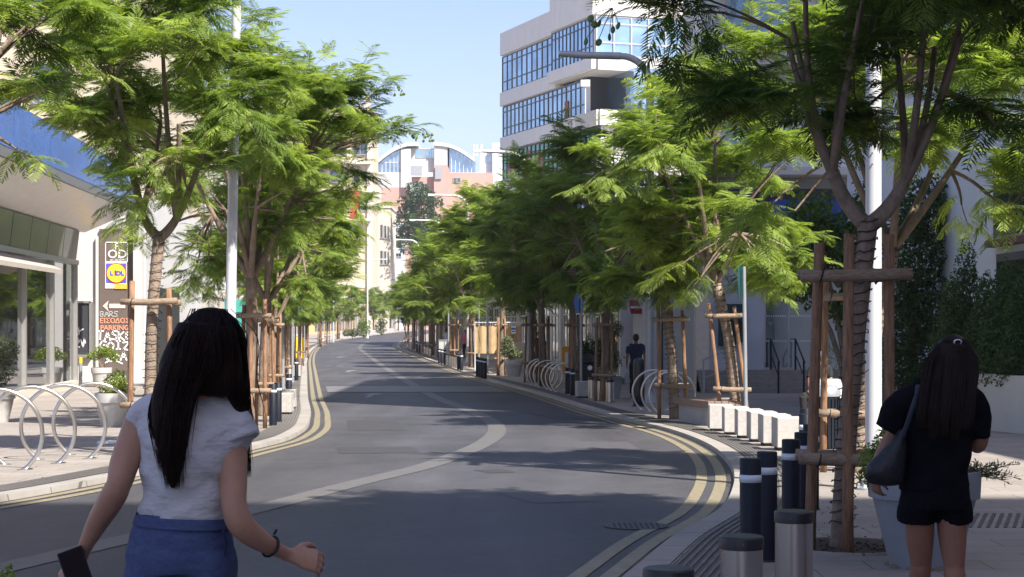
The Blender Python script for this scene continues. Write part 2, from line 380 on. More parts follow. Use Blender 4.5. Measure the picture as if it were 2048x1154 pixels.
def text(body, size, loc, rot, mat, parent, name='lettering', sx=1, bold=0, extr=.004):
    """rot: rotation about Z of a text standing upright facing -Y"""
    me = text_mesh(body, size, extr, bold)
    me.transform(Matrix.Translation(Vector(loc) - wloc(parent)) @ Matrix.Rotation(rot, 4, 'Z') @ Matrix.Rotation(R(90), 4, 'X') @ Matrix.Diagonal((sx,1,1,1)))
    return meshobj(name, me, mat, parent)
# ------------------------------------------------------------------ the setting: ground, road, pavements, kerbs, markings
YS = sorted(set([round(y, 2) for y in list(np.arange(-40, 12, 2.0)) + list(np.arange(12, 40, .35)) + list(np.arange(40, 110, 1.0)) + list(np.arange(110, 400, 4.0)) + [400, 450, 550, 700]]))
def strip(mb, ys, fa, fb, z, nx=1):
    vs = []; fs = []
    for y in ys:
        a, b = fa(y), fb(y)
        for k in range(nx+1): vs.append((a + (b-a)*k/nx, y, z(y)))
    w_ = nx+1
    for i in range(len(ys)-1):
        for k in range(nx): fs.append((i*w_+k, i*w_+k+1, (i+1)*w_+k+1, (i+1)*w_+k))
    return mb.add(vs, fs)
def nrm(f, y): # offset scale so a band keeps its width where the kerb runs obliquely
    return math.sqrt(1 + ((f(y+.3)-f(y-.3))/.6)**2)
mb = MB(); ys = [-3000] + YS + [3000]
strip(mb, ys, lambda y: -3000, lambda y: 3000, lambda y: G(y)-RD-.03, 1)
mb.build('ground', pm('dusty_ground', (.2,.18,.15), .95, var=.2, scale=.3), kind='structure')
mb = MB(); strip(mb, YS, lambda y: XL(y)-.3, lambda y: XR(y)+.3, lambda y: G(y)-RD, 4)
mb.build('road', 'asphalt', kind='structure')
KW = .21
# pavements with their kerb faces
for nm, f, sgn in (('pavement_left', XL, -1), ('pavement_right', XR, 1)):
    mb = MB(); a = lambda y: f(y)+sgn*KW*nrm(f,y); b = lambda y: sgn*70 + f(y)
    if sgn < 0: strip(mb, YS, b, a, G, 3)
    else: strip(mb, YS, a, b, G, 3)
    mb.build(nm, 'paving', kind='structure')
    kb = MB(); e = lambda y: f(y)+sgn*KW*nrm(f,y)
    if sgn < 0: strip(kb, YS, e, f, lambda y: G(y)+.006)
    else: strip(kb, YS, f, e, lambda y: G(y)+.006)
    vs = []; fs = []
    for i, y in enumerate(YS): vs += [(f(y), y, G(y)+.006), (f(y)-sgn*.015, y, G(y)-RD-.02)]
    fs = [(2*i, 2*i+1, 2*i+3, 2*i+2) if sgn > 0 else (2*i+1, 2*i, 2*i+2, 2*i+3) for i in range(len(YS)-1)]
    kb.add(vs, fs)
    kb.build('kerb_left' if sgn < 0 else 'kerb_right', 'kerb', kind='structure')
    # dark ribbed tactile band behind the kerb
    tb = MB(); ty = [y for y in YS if y < 200]
    t0 = lambda y: f(y)+sgn*(KW+.02)*nrm(f,y); t1 = lambda y: f(y)+sgn*(KW+.42)*nrm(f,y)
    if sgn < 0: strip(tb, ty, t1, t0, lambda y: G(y)+.004)
    else: strip(tb, ty, t0, t1, lambda y: G(y)+.004)
    tb.build('tactile_strip_left' if sgn < 0 else 'tactile_strip_right', 'tactile', kind='structure')
    rb = MB(); ry = [y for y in YS if 6 < y < 45]
    for k in range(7):
        o = KW + .05 + k*.054
        strip(rb, ry, lambda y: f(y)+sgn*o*nrm(f,y)-.012, lambda y: f(y)+sgn*o*nrm(f,y)+.012, lambda y: G(y)+.011)
    rb.build('tactile_ribs_left' if sgn < 0 else 'tactile_ribs_right', pm('tactile_rib', (.16,.148,.138), .8, var=.2), kind='structure')
    # double yellow lines
    for k, o in enumerate((.15, .36)):
        lb = MB(); ly = [y for y in YS if y < 300]
        strip(lb, ly, lambda y: f(y)-sgn*o*nrm(f,y)-.06*nrm(f,y), lambda y: f(y)-sgn*o*nrm(f,y)+.06*nrm(f,y), lambda y: G(y)-RD+.006)
        lb.build('yellow_line', 'yellow', kind='structure')
# grime along the gutter, asphalt repairs and sealed cracks
grime = worn_paint('gutter_grime', (.048,.045,.043), under=(.075,.072,.074), wear=.5, sc_=3)
for f, sgn in ((XL, -1), (XR, 1)):
    gb = MB(); gy = [y for y in YS if 4 < y < 200]
    e0 = lambda y: f(y)-sgn*.02*nrm(f,y); e1 = lambda y: f(y)-sgn*(.07+.03*math.sin(y*1.7)+.02*math.sin(y*4.1))*nrm(f,y)
    strip(gb, gy, (lambda y: min(e0(y),e1(y))), (lambda y: max(e0(y),e1(y))), lambda y: G(y)-RD+.003); gb.build('gutter_grime', grime, kind='structure')
rp = random.Random(12)
for cx_, cy_, w_, l_, rz_, dk in ((-1.9,24.6,1.1,1.5,.15,.8),(1.35,25.6,.9,2.6,.02,1.28),(.35,17.2,.7,1.2,.3,1.2),(-2.6,33,1.0,4.5,.1,.82),(.9,38,.8,5,.15,.85),(-.2,20.5,.35,.5,.4,.7),(-3.1,62,1.6,7,.15,1.2),(-6.6,92,1.8,9,.12,.85)):
    pb = MB(); ca, sa = math.cos(rz_), math.sin(rz_); q = []
    for x_, y_ in ((-w_,-l_),(w_,-l_),(w_,l_),(-w_,l_)): x1 = cx_+(x_*ca-y_*sa)/2; y1 = cy_+(x_*sa+y_*ca)/2; q.append((x1, y1, G(y1)-RD+.0032))
    pb.add(q, [(0,1,2,3)]); pb.build('asphalt_repair', pm('asphalt_repair_%d' % int(dk*100), (.061*dk,.058*dk,.062*dk), .65, var=.12, scale=40, bump=.3, bscale=120), kind='structure')
cb = MB()
for (x0_, y0_, ang, n_) in ((-.9,27,1.4,30),(.6,31,2.6,26),(2.0,28.6,1.7,20),(-2.4,29,.6,20)):
    x_, y_ = x0_, y0_
    for k in range(n_):
        ang += rp.uniform(-.45,.45); x2, y2 = x_+.14*math.cos(ang), y_+.14*math.sin(ang); w_ = rp.uniform(.003,.008); nx, ny = -math.sin(ang)*w_, math.cos(ang)*w_
        if XL(y2)+.5 < x2 < XR(y2)-.5: cb.add([(x_-nx,y_-ny,G(y_)-RD+.0046),(x2-nx,y2-ny,G(y2)-RD+.0046),(x2+nx,y2+ny,G(y2)-RD+.0046),(x_+nx,y_+ny,G(y_)-RD+.0046)], [(0,1,2,3)])
        x_, y_ = x2, y2
cb.build('sealed_cracks', pm('crack_sealer', (.038,.037,.038), .6), kind='structure')
mb = MB(); cy = [y for y in YS if y < 185]
strip(mb, cy, lambda y: XC(y)-.16*nrm(XC,y), lambda y: XC(y)+.16*nrm(XC,y), lambda y: G(y)-RD+.005)
mb.build('road_centre_band', 'centre', kind='structure')
# crossing table, dashed rows, arrows
mb = MB(); strip(mb, [52.5, 54, 56, 57.5], lambda y: XL(y)+.6, lambda y: XR(y)-.6, lambda y: G(y)-RD+.012, 6)
mb.build('road_crossing_band', worn_paint('worn_crossing_surface', (.15,.15,.155), under=(.09,.09,.1), wear=.5, sc_=3), kind='structure')
mb = MB()
for yy, n in ((86, 9), (121, 9)):
    for k in range(n):
        x = XL(yy) + 1.0 + k*.62
        mb.box((x, yy, G(yy)-RD+.008), (.34, .55, .002))
for y0 in (50, 76, 108):
    xc = (XL(y0)+XC(y0))/2; z = G(y0)-RD+.009
    mb.add([(xc-.08,y0-1.2,z),(xc+.08,y0-1.2,z),(xc+.08,y0+.6,z),(xc-.08,y0+.6,z)], [(0,1,2,3)])
    mb.add([(xc-.35,y0+.6,z),(xc+.35,y0+.6,z),(xc,y0+1.8,z)], [(0,1,2)])
mb.build('road_markings', 'white_line', kind='structure')
x, y = ground(1272, 1053, -RD); mb = MB(); mb.lathe([(0,0),(.27,0),(.27,0),(.27,.006),(.27,.006),(0,.006)], (x,y,G(y)-RD+.004), 32)
for k in range(-5, 6):
    for j in range(-5, 6):
        if k*k+j*j < 26: mb.box((x+k*.045, y+j*.045, G(y)-RD+.011), (.022,.022,.003))
tag(mb.build('manhole_cover', pm('cast_iron', (.04,.04,.042), .55, var=.3, scale=30)), 'round studded iron manhole cover set in the asphalt across the yellow lines', 'manhole cover')
# paving joints and drain grates on the right forecourt
mb = MB()
for k in range(14):
    mb.box((X_(1990,14.6)+k*.07-.2, 14.5, G(14.5)+.004), (.03, 1.1, .006), R(-18))
tag(mb.build('drain_grate', pm('grate_dark', (.06,.06,.06), .7)), 'dark slotted drain grate in the right-hand paving beyond the woman in black', 'drain grate')
mb = MB(); x, y = ground(222, 889)
for k in range(9): mb.ell((x+random.uniform(-.14,.14), y+random.uniform(-.1,.1), G(y)+.025), (.07,.05,.035), 8, 5)
tag(mb.build('plastic_bag', pm('crumpled_white_plastic', (.7,.72,.75), .4, bump=1, bscale=30)), 'crumpled white plastic bag on the left paving beside the bicycle hoops', 'plastic bag')
# fallen leaves
mb = MB()
for k in range(260):
    if k < 170: px, py = random.uniform(1500, 1780), random.uniform(880, 1100)
    else: px, py = random.uniform(-10, 480), random.uniform(850, 960)
    x, y = ground(px, py); a = random.uniform(0, 6.3); r = random.uniform(.008, .02); z = G(y)+.016
    if XL(y)-.0 < x < XR(y): z = G(y)-RD+.014
    mb.add([(x-r*math.cos(a), y-r*math.sin(a), z), (x-r*.4*math.sin(a), y+r*.4*math.cos(a), z+.006), (x+r*math.cos(a), y+r*math.sin(a), z), (x+r*.4*math.sin(a), y-r*.4*math.cos(a), z+.003)], [(0,1,2,3)])
tag(mb.build('leaf_litter', pm('dry_leaf', (.14,.07,.03), .9, var=.4)), kind='stuff', label='small dry brown leaves scattered over the paving', cat='leaves')
# ------------------------------------------------------------------ trees
def frond_template(pairs, droop, seed, fine=False):
    r = np.random.default_rng(seed); vs = []; fs = []
    def rach(t): return np.array([t, 0, -droop*t*t + .06*math.sin(3*t)])
    w0 = .008
    for i in range(3):
        a, b = rach(i/3), rach((i+1)/3); k = len(vs)
        vs += [a+[0,-w0,0], a+[0,w0,0], b+[0,w0*.6,0], b+[0,-w0*.6,0]]; fs.append((k,k+1,k+2,k+3))
    for i in range(pairs):
        t = .13 + .87*(i+.5)/pairs; p = rach(t)
        L = .33*math.sin(math.pi*(.18+.80*t))**.7*(1 if t < .8 else 1.0) + .03
        for s in (-1, 1):
            ang = R(66 - 28*t + r.normal()*5); d = np.array([math.cos(ang), s*math.sin(ang), -.10 - .12*r.random()]); d /= np.linalg.norm(d)
            n = np.array([-d[1], d[0], 0.]); n /= np.linalg.norm(n); wd = .041 if pairs > 9 else .056
            if not fine:
                k = len(vs); tip = p + d*L + np.array([0,0,-.25*L*L*2]); mid = p + d*L*.42
                vs += [p, mid + n*wd*.55 + [0,0,.004], tip, mid - n*wd*.55]; fs.append((k,k+1,k+2,k+3))
            else:
                nl = 5
                for j in range(nl):
                    u = (j+.6)/nl; q = p + d*L*u + np.array([0,0,-.5*(L*u)**2]); ll = wd*1.0*(1-.55*u)+.004
                    for s2 in (-1, 1):
                        e = d*.55 + n*s2*.85; k = len(vs); hw = L/nl*.40
                        vs += [q - d*hw, q + e*ll, q + d*hw]; fs.append((k,k+1,k+2))
    return np.array(vs), np.array([len(f) for f in fs], np.int32), np.array([a for f in fs for a in f], np.int32)
FT = {}
def fronds(level):
    if level not in FT:
        spec = {0: (14, True), 1: (13, False), 2: (8, False)}[level]
        FT[level] = [frond_template(spec[0], d, 3+i, spec[1]) for i, d in enumerate((.12, .28, .42))]
    return FT[level]
def crown_mesh(name, tips, per, length, level, rng, tint_mu=.5):
    """tips: list of (position, direction); whorls of ferny fronds on each twig, all in one mesh"""
    T = fronds(level); V = []; I = []; C = []; tint = []; off = 0
    for p, d in tips:
        tb = np.clip(rng.normal(tint_mu, .22), 0, 1); roll = rng.normal(size=3)*.16
        for k in range(per):
            vs, fc, fi = T[rng.integers(len(T))]
            L = length*rng.uniform(.65, 1.2); az = 2*math.pi*(k/per + rng.random()*.25)*1.618*2
            u = rng.random(); org = np.array(p) - np.array(d)*u*.38
            pit = rng.normal(-.06, .20) + .22*(1-u)
            x = np.array([math.cos(az)*math.cos(pit), math.sin(az)*math.cos(pit), math.sin(pit)]) + np.array(d)*.55
            x /= np.linalg.norm(x); z = np.array([0,0,1.]) + roll + rng.normal(size=3)*.10; y = np.cross(z, x); y /= np.linalg.norm(y); z = np.cross(x, y)
            q = org + (vs[:, :1]*x + vs[:, 1:2]*y + vs[:, 2:3]*z)*L
            V.append(q); tint.append(np.full(len(vs), np.clip(tb + rng.normal()*.13, 0, 1)))
            C.append(fc); I.append(fi+off)
            off += len(vs)
    V = np.concatenate(V); C = np.concatenate(C); I = np.concatenate(I).astype(np.int32)
    me = bpy.data.meshes.new(name); me.vertices.add(len(V)); me.vertices.foreach_set('co', V.ravel().astype(np.float32))
    me.loops.add(len(I)); me.loops.foreach_set('vertex_index', I); me.polygons.add(len(C))
    st = np.concatenate([[0], np.cumsum(C)[:-1]]).astype(np.int32); me.polygons.foreach_set('loop_start', st); me.polygons.foreach_set('loop_total', C)
    me.update(calc_edges=True); me.polygons.foreach_set('use_smooth', np.zeros(len(C), bool))
    a = me.attributes.new('tint', 'FLOAT', 'POINT'); a.data.foreach_set('value', np.concatenate(tint).astype(np.float32))
    return me
def bez(a, b, c, n):
    return [a*(1-t)**2 + b*2*t*(1-t) + c*t*t for t in [i/(n-1) for i in range(n)]]
def grow(seed, forkz, top, rad, ntips, nlimb, lean=(0,0), trunk_r=.10, low=None, extra=(), fork2=0):
    """returns trunk MB, limb MB, tips; local coords with base at origin. crown fills a dome between low and top"""
    r = np.random.default_rng(seed); tr = MB(); lb = MB(); low = low if low is not None else forkz + .15
    F0 = Vector((lean[0], lean[1], forkz))
    tr_pts = [Vector((0,0,-.05)), Vector((lean[0]*.15, lean[1]*.15, forkz*.25)), Vector((lean[0]*.5+r.normal()*.02, lean[1]*.5, forkz*.6)), F0]
    tr.loft(tr_pts, [trunk_r*1.15, trunk_r*.98, trunk_r*.9, trunk_r*1.0], 12, sub=4)
    c = Vector((lean[0]*1.2, lean[1]*1.2, (low+top)/2)); hz = (top-low)/2
    tips = []
    cl = []
    while len(tips) < ntips:
        if cl and len(tips) % 5:           # tips come in flat sprays of five with gaps between sprays
            b_ = cl[-1]; tips.append(b_ + Vector((r.normal()*.24, r.normal()*.24, r.normal()*.07))); continue
        v = r.normal(size=3); v /= np.linalg.norm(v); q = v*(r.random()**.45)
        z = q[2]*hz; wz = (q[2]+1)/2; k = rad*(.62+.55*math.sin(math.pi*min(1, wz*.85+.12)))
        p = Vector((c.x + q[0]*k, c.y + q[1]*k, c.z + z))
        if p.z < low + .25*math.hypot(q[0], q[1]) - .1: pass
        tips.append(p); cl.append(p)
    tips += [Vector(e) for e in extra]
    az0 = r.random()*6.28; limbs = []
    for i in range(nlimb):
        a = az0 + 2*math.pi*i/nlimb + r.normal()*.25; k = .42*rad; limbs.append(Vector((c.x+math.cos(a)*k, c.y+math.sin(a)*k, forkz + (top-forkz)*r.uniform(.32,.5))))
    limbs.append(Vector((c.x+r.normal()*.1, c.y+r.normal()*.1, forkz+(top-forkz)*.6)))
    rl = trunk_r*(.62 if nlimb < 7 else .5); nodes = []
    F00 = F0
    if fork2:
        arms = []
        for s_ in (-1, 1):
            e = F00 + Vector((s_*fork2, .04*s_, fork2*(1.25 if s_ < 0 else 1.0))); m_ = F00 + Vector((s_*fork2*.65, 0, fork2*.25))
            tr.tube(bez(F00-Vector((0,0,.06)), m_, e, 8), [trunk_r*(.86-.03*i) for i in range(8)], 12); arms.append(e)
    for L in limbs:
        if fork2: F0 = arms[0] if L.x < c.x else arms[1]
        m = F0.lerp(L, .45) + Vector((0,0,-.10*(L-F0).length)) + Vector(r.normal(size=3))*.06
        lb.tube(bez(F0 - (L-F0)*.03, m, L, 8), [rl*(1-.5*i/7) for i in range(8)], 8)
        nodes.append((L, rl*.5, (L-m).normalized())); nodes.append((bez(F0, m, L, 8)[5], rl*.62, (L-m).normalized()))
    # secondary nodes near clusters of tips
    sec = []; idx = r.permutation(len(tips))[:max(8, len(tips)//5)]
    for i in list(idx) + list(range(len(tips)-len(extra), len(tips))):
        t = tips[i]; L = min(nodes, key=lambda n: (n[0]-t).length + max(0, n[0].z - t.z)*1.5)
        e = L[0].lerp(t, .62); m = L[0].lerp(e, .5) + L[2]*.12*(e-L[0]).length + Vector(r.normal(size=3))*.05
        lb.tube(bez(L[0], m, e, 6), [L[1]*.72*(1-.55*k/5) for k in range(6)], 6, cap=False); sec.append((e, L[1]*.32, (e-m).normalized()))
    allt = []; 
    for t in tips:
        L = min(sec, key=lambda n: (n[0]-t).length); d = (t-L[0])
        m = L[0].lerp(t, .5) + L[2]*.15*d.length + Vector((0,0,.05*d.length))
        lb.tube(bez(L[0], m, t, 4), [max(.006, L[1]*.7), .007, .006, .004], 4, cap=False)
        dd = (t-m).normalized(); allt.append((tuple(t), tuple(dd)))
        if d.length > .45: allt.append((tuple(L[0].lerp(t, .55)+Vector((0,0,.03))), tuple(dd)))
    return tr, lb, allt, F0
def wire_mb(lean, h, r, turns, off=.012, z0=.15, seed=1):
    mb = MB(); n = int(turns*14); rr = random.Random(seed); pts = []
    for i in range(n+1):
        t = i/n; z = z0 + (h-z0)*t; k = z/h; a = 2*math.pi*turns*t
        cx = lean[0]*(.5*k*(1+k)-.0) if k < 1 else lean[0]; cy = lean[1]*(.5*k*(1+k)); rad = r*(1.1-.15*k)+off+rr.uniform(-.002,.006)
        pts.append((cx+rad*math.cos(a), cy+rad*math.sin(a), z+rr.uniform(-.012,.012)))
    mb.tube(pts, .0045, 4)
    for i in range(0, n, 5):
        p = Vector(pts[i]); d = Vector((math.cos(rr.uniform(0,6.3)), math.sin(rr.uniform(0,6.3)), rr.uniform(-.3,.6)))
        mb.tube([p, p+d*.035], [.004,.003], 4)
    return mb
def pods_mb(center, n, seed, spread=.2):
    mb = MB(); r = random.Random(seed)
    for k in range(n):
        p = Vector(center) + Vector((r.uniform(-spread,spread), r.uniform(-spread,spread), -r.uniform(.08,.22)))
        mb.tube([Vector(center), Vector(center).lerp(p,.6)+Vector((0,0,.02)), p+Vector((0,0,.02))], .003, 4)
        q = Matrix.Rotation(r.uniform(0,3), 3, 'Z') @ Matrix.Rotation(r.uniform(-.4,.4), 3, 'X')
        mb.ell(p, (.030,.012,.028), 10, 7, q)
    return mb
M['pod'] = pm('green_pod', (.10,.15,.03), .5)
def tree(label, px, Y, forkz, top, rad, ntips, nlimb, per, flen, level, seed, leaf='leafA', lean=(0,0), tr_r=.10, low=None, extra=(), wires=0, pods=(), tint=.5, base=None, group='young jacaranda trees along the street', fork2=0):
    x = X_(px, Y) if base is None else base
    t = thing('jacaranda_tree', label, 'tree', (x, Y, G(Y)), group)
    tr, lb, tips, F0 = grow(seed, forkz, top, rad, ntips, nlimb, lean, tr_r, low, extra, fork2=fork2)
    off = Vector(t.location)
    meshobj('trunk', tr.mesh('trunk'), 'trunkwrap' if wires else 'bark', t)
    meshobj('limbs', lb.mesh('limbs'), 'bark', t)
    meshobj('crown', crown_mesh('crown', tips, per, flen, level, np.random.default_rng(seed+99), tint), leaf, t)
    if wires: meshobj('string_light_wire', wire_mb(lean, forkz, tr_r, wires, seed=seed).mesh('string_light_wire'), 'wire', t)
    for c, n in pods: meshobj('seed_pods', pods_mb(c, n, seed).mesh('seed_pods'), 'pod', t)
    return t
# near, individually grown trees (base column px, distance Y)
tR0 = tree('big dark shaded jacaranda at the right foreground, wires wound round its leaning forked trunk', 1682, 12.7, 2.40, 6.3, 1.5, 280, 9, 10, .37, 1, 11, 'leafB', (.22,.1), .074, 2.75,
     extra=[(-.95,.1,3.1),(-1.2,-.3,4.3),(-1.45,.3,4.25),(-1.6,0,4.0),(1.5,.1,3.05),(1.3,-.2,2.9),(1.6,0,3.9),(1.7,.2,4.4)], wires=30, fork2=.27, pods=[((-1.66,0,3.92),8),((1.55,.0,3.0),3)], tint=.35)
tR1 = tree('sunlit jacaranda with a pale wire-wrapped trunk, directly behind the big dark one', 1713, 19.6, 2.5, 6.0, 1.95, 150, 5, 9, .46, 1, 12, 'leafA', (.40,.0), .085, 2.6,
     extra=[(1.2,-.2,2.75),(1.7,0,2.95),(-1.5,-.2,2.6),(-1.1,-.4,2.5),(1.9,-.5,2.6)], wires=30, tint=.6)
tR2 = tree('leaning jacaranda with bright low fronds beside the wooden bench', 1475, 31.5, 2.55, 6.7, 2.0, 225, 6, 9, .42, 1, 13, 'leafA', (-.38,0), .10, 2.1,
     extra=[(1.3,-.3,2.7),(1.0,-.6,2.45),(1.5,-.2,2.95),(-1.6,-.3,2.6),(.75,-.3,2.2),(-1.1,-.4,2.2)], wires=26, tint=.6)
tR3 = tree('jacaranda growing right by the kerb behind the three bicycle hoops', 1350, 34.6, 2.5, 6.7, 2.1, 235, 6, 9, .42, 1, 14, 'leafA', (-.22,0), .10, 2.15,
     extra=[(-1.2,-.5,2.4),(-2.0,-.2,3.1)], wires=24, tint=.55)
tL0 = tree('jacaranda on the left paving, its thick trunk forking above the planters', 297, 22.5, 2.85, 6.7, 1.6, 230, 6, 9, .40, 1, 15, 'leafA', (.14,0), .080, 3.35,
     extra=[(-.35,-.2,2.85),(-.5,0,3.1),(-.15,-.3,3.0),(-1.05,0,4.3),(.6,-.3,3.2)], wires=24, fork2=.22, tint=.5)
tLm = tree('jacaranda whose crown fills the upper left corner, its trunk outside the picture', -190, 17.5, 2.5, 6.2, 1.75, 220, 5, 9, .41, 1, 16, 'leafA', (.1,0), .10, 3.3,
     extra=[(1.35,.1,3.25),(1.6,0,4.1)], tint=.55)
tL1 = tree('tall jacaranda with the widest crown on the left, one long branch reaching over the road', 497, 30.5, 2.6, 7.6, 2.35, 320, 6, 9, .41, 1, 17, 'leafA', (.05,0), .105, 2.7,
     extra=[(2.3,-.2,5.1),(2.7,-.3,5.35),(3.0,-.3,5.25),(2.75,-.3,5.15),(2.2,-.3,6.6),(2.5,-.3,6.1),(1.7,-.2,3.9),(1.5,-.3,3.4),(-2.4,0,4.2),(-2.0,-.3,3.2),(-1.0,-.3,2.9),(-.7,-.2,2.45),(-1.1,.2,2.35),(-1.3,.0,2.7)], pods=[((3.05,-.3,5.2),14),((2.55,-.3,6.0),9),((1.9,-.4,4.4),6)], tint=.5)
tL2 = tree('jacaranda with pale bent limbs standing just behind the widest-crowned one on the left', 524, 36.0, 2.35, 6.6, 2.3, 240, 5, 9, .42, 1, 18, 'leafA', (.1,0), .10, 2.5,
     extra=[(1.6,-.2,3.3),(1.8,0,4.0),(-1.2,-.2,2.4),(-1.7,0,2.6),(1.0,-.2,2.5)], tint=.45)
# prototypes copied down the street
protos = []
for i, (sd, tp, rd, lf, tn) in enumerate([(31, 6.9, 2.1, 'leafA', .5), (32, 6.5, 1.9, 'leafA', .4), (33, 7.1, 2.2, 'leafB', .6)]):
    protos.append((sd, tp, rd, lf, tn))
pl = {}
def street_tree(kind, px, Y, s, rz, label, x=None):
    x = X_(px, Y) if x is None else x
    if kind not in pl:
        sd, tp, rd, lf, tn = protos[kind]
        t = tree(label, 0, 0, 2.15, tp, rd, 235, 5, 8, .46, 2, sd, lf, (.08,0), .09, 1.85, tint=tn)
        t.location = (x, Y, G(Y)); t.rotation_euler.z = rz; t.scale = (s,)*3; pl[kind] = t
    else: t = copy_tree(pl[kind], None, (x, Y, G(Y)), rz, s, label)
    return t
RT = [ # right kerb, px, Y, kind, scale, label
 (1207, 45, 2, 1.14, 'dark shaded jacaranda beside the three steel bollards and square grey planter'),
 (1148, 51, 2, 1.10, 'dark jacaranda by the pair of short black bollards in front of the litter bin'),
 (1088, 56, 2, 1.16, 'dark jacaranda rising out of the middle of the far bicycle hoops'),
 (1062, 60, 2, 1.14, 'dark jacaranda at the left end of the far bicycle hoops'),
 (1003, 68, 0, 1.22, 'sunlit jacaranda by the kerb left of the pale round planter with the olive shrub'),
 (946, 81, 1, 1.22, 'jacaranda between the grouped black bollards and the short pair on the far right pavement'),
 (908, 90, 0, 1.12, 'jacaranda on the right pavement just left of the person in a red top'),
 (880, 104, 1, 1.12, 'jacaranda behind the small steel bollards on the far right kerb'),
 (862, 112, 2, 1.02, 'jacaranda left of the small steel bollards on the far right kerb'),
 (846, 122, 1, .95, 'jacaranda second from the far bend on the right kerb'),
 (829, 134, 0, .98, 'jacaranda on the right kerb where the road starts to bend away'),
 (815, 150, 1, .95, 'last staked jacaranda on the inside of the far bend'),
]
LT = [
 (545, 45, 0, .92, 'jacaranda behind the dark bollards on the left kerb'),
 (562, 54, 1, 1.05, 'jacaranda by the black bollard on the left kerb, blue awning behind it'),
 (578, 67, 0, 1.05, 'jacaranda in front of the blue awning on the left side'),
 (598, 84, 1, 1.03, 'jacaranda beside the yellow board on the left pavement'),
 (612, 104, 2, .95, 'jacaranda just beyond the yellow board on the left pavement'),
 (640, 150, 1, 1.05, 'jacaranda left of the round no-turn sign'),
 (654, 168, 2, .95, 'jacaranda right behind the round no-turn sign'),
 (677, 196, 0, 1.0, 'jacaranda by the low white wall, nearest to the no-turn sign'),
 (696, 212, 1, 1.0, 'jacaranda at the middle of the low white wall past the bend'),
 (722, 232, 0, 1.0, 'jacaranda beside the tall thin lamp post past the bend'),
 (748, 250, 1, 1.05, 'jacaranda in front of the ochre facade past the bend'),
 (760, 268, 0, 1.0, 'jacaranda at the right side of the ochre facade past the bend'),
 (781, 285, 1, 1.05, 'jacaranda with criss-cross stakes at the far end of the visible road'),
 (797, 318, 0, 1.05, 'farthest jacaranda, where the road disappears'),
]
for i, (px, Y, k, s, lab) in enumerate(RT): street_tree(k, px, Y, s, i*1.7+.4, lab)
for i, (px, Y, k, s, lab) in enumerate(LT): street_tree(k, px, Y, s, i*2.1+1.1, lab)
# background jacarandas beyond the bend that close the view (right of the road end)
for i, (px, Y, k, s, lab) in enumerate([
 (842, 172, 0, 1.05, 'tree behind the right kerb trees near the bend, left one of three close crowns'),
 (868, 150, 1, 1.1, 'tree behind the right kerb trees near the bend, middle one of three close crowns'),
 (893, 130, 0, 1.1, 'tree behind the right kerb trees near the bend, right one of three close crowns')]):
    street_tree(k, px, Y, s, i*1.3, lab)
# wooden guards
def guard_mb(parent, lean=0, seed=0, hi=1.97, lo=.66, wd=.30, top=2.2, thick=1.0, rot=0):
    r = random.Random(seed)
    for k, (sx, sy) in enumerate(((-1,-.3),(1,-.4),(.1,.9),(-.15,-1.0))[:3 if seed % 2 else 4]):
        mb = MB(); bx, by = sx*wd*.95, sy*wd*.8; tx, ty = sx*wd*.85+lean*.5+r.uniform(-.03,.03), sy*wd*.7+r.uniform(-.03,.03); tp = top+r.uniform(-.06,.1)
        mb.loft([(bx,by,-.03),(bx*.5+tx*.5+r.uniform(-.01,.01),by*.5+ty*.5,tp*.5),(tx,ty,tp)], [.040*thick,.037*thick,.036*thick], 9, sub=2); mb.build('stake', 'wood', parent)
    for z in (lo, hi):
        tk = thick*.92
        for sy, x0, x1 in ((-.42*wd-.085, -wd-.09, wd+.09), (.42*wd+.05, -wd-.05, wd+.07)):
            mb = MB(); l = lean*.5*z/top
            mb.loft([(x0+l,sy,z+r.uniform(-.02,.02)),(l,sy-.01,z),(x1+l,sy,z+r.uniform(-.02,.02))], [.045*tk,.049*tk,.046*tk], 10, side=(0,1,0), sub=2); b = mb.build('crossbar', 'wood_grey', parent)
            tb = MB()
            for x in ((x0+.14+l) if sy < 0 else (x1-.14+l),): tb.tube([(x+.012*math.sin(a), sy+.054*math.cos(a)*tk, z+.054*math.sin(a)*tk) for a in [q*math.pi/4 for q in range(9)]], .007, 5)
            o = meshobj('tie', tb.mesh('tie'), 'wire', b); tb = None
def guard(label, x, Y, lean=0, seed=0, **k):
    t = thing('tree_guard', label, 'tree guard', (0,0,0), 'wooden stake frames round the street trees')
    guard_mb(t, lean, seed, **k); t.location = (x, Y, G(Y)); return t
guard('dark wooden stake frame round the big shaded tree in the right foreground', X_(1695,12.6), 12.6, .05, 0, thick=1.05)
guard('orange-toned wooden stake frame round the sunlit tree behind the big dark one', X_(1695,19.7), 19.7, .05, 1)
gA = guard('tilted wooden stake frame behind the white concrete blocks', X_(1470,31.4), 31.4, -.5, 3, wd=.25)
guard('wooden stake frame standing among the three right-hand bicycle hoops', X_(1345,34.5), 34.5, -.12, 5, wd=.28)
guard('tall wooden stake frame on the left paving beside the planters', X_(303,22.5), 22.5, .02, 7, wd=.27)
g1 = guard('wooden stake frame behind the long-haired woman, nearest of the left kerb frames', X_(507,30.5), 30.5, 0, 2, wd=.22)
g2 = guard('wooden stake frame closely behind the nearest left kerb frame', X_(530,36), 36, 0, 9, wd=.22)
gf = [g1, g2, gA]
names = {'R': [l for *_, l in RT], 'L': [l for *_, l in LT]}
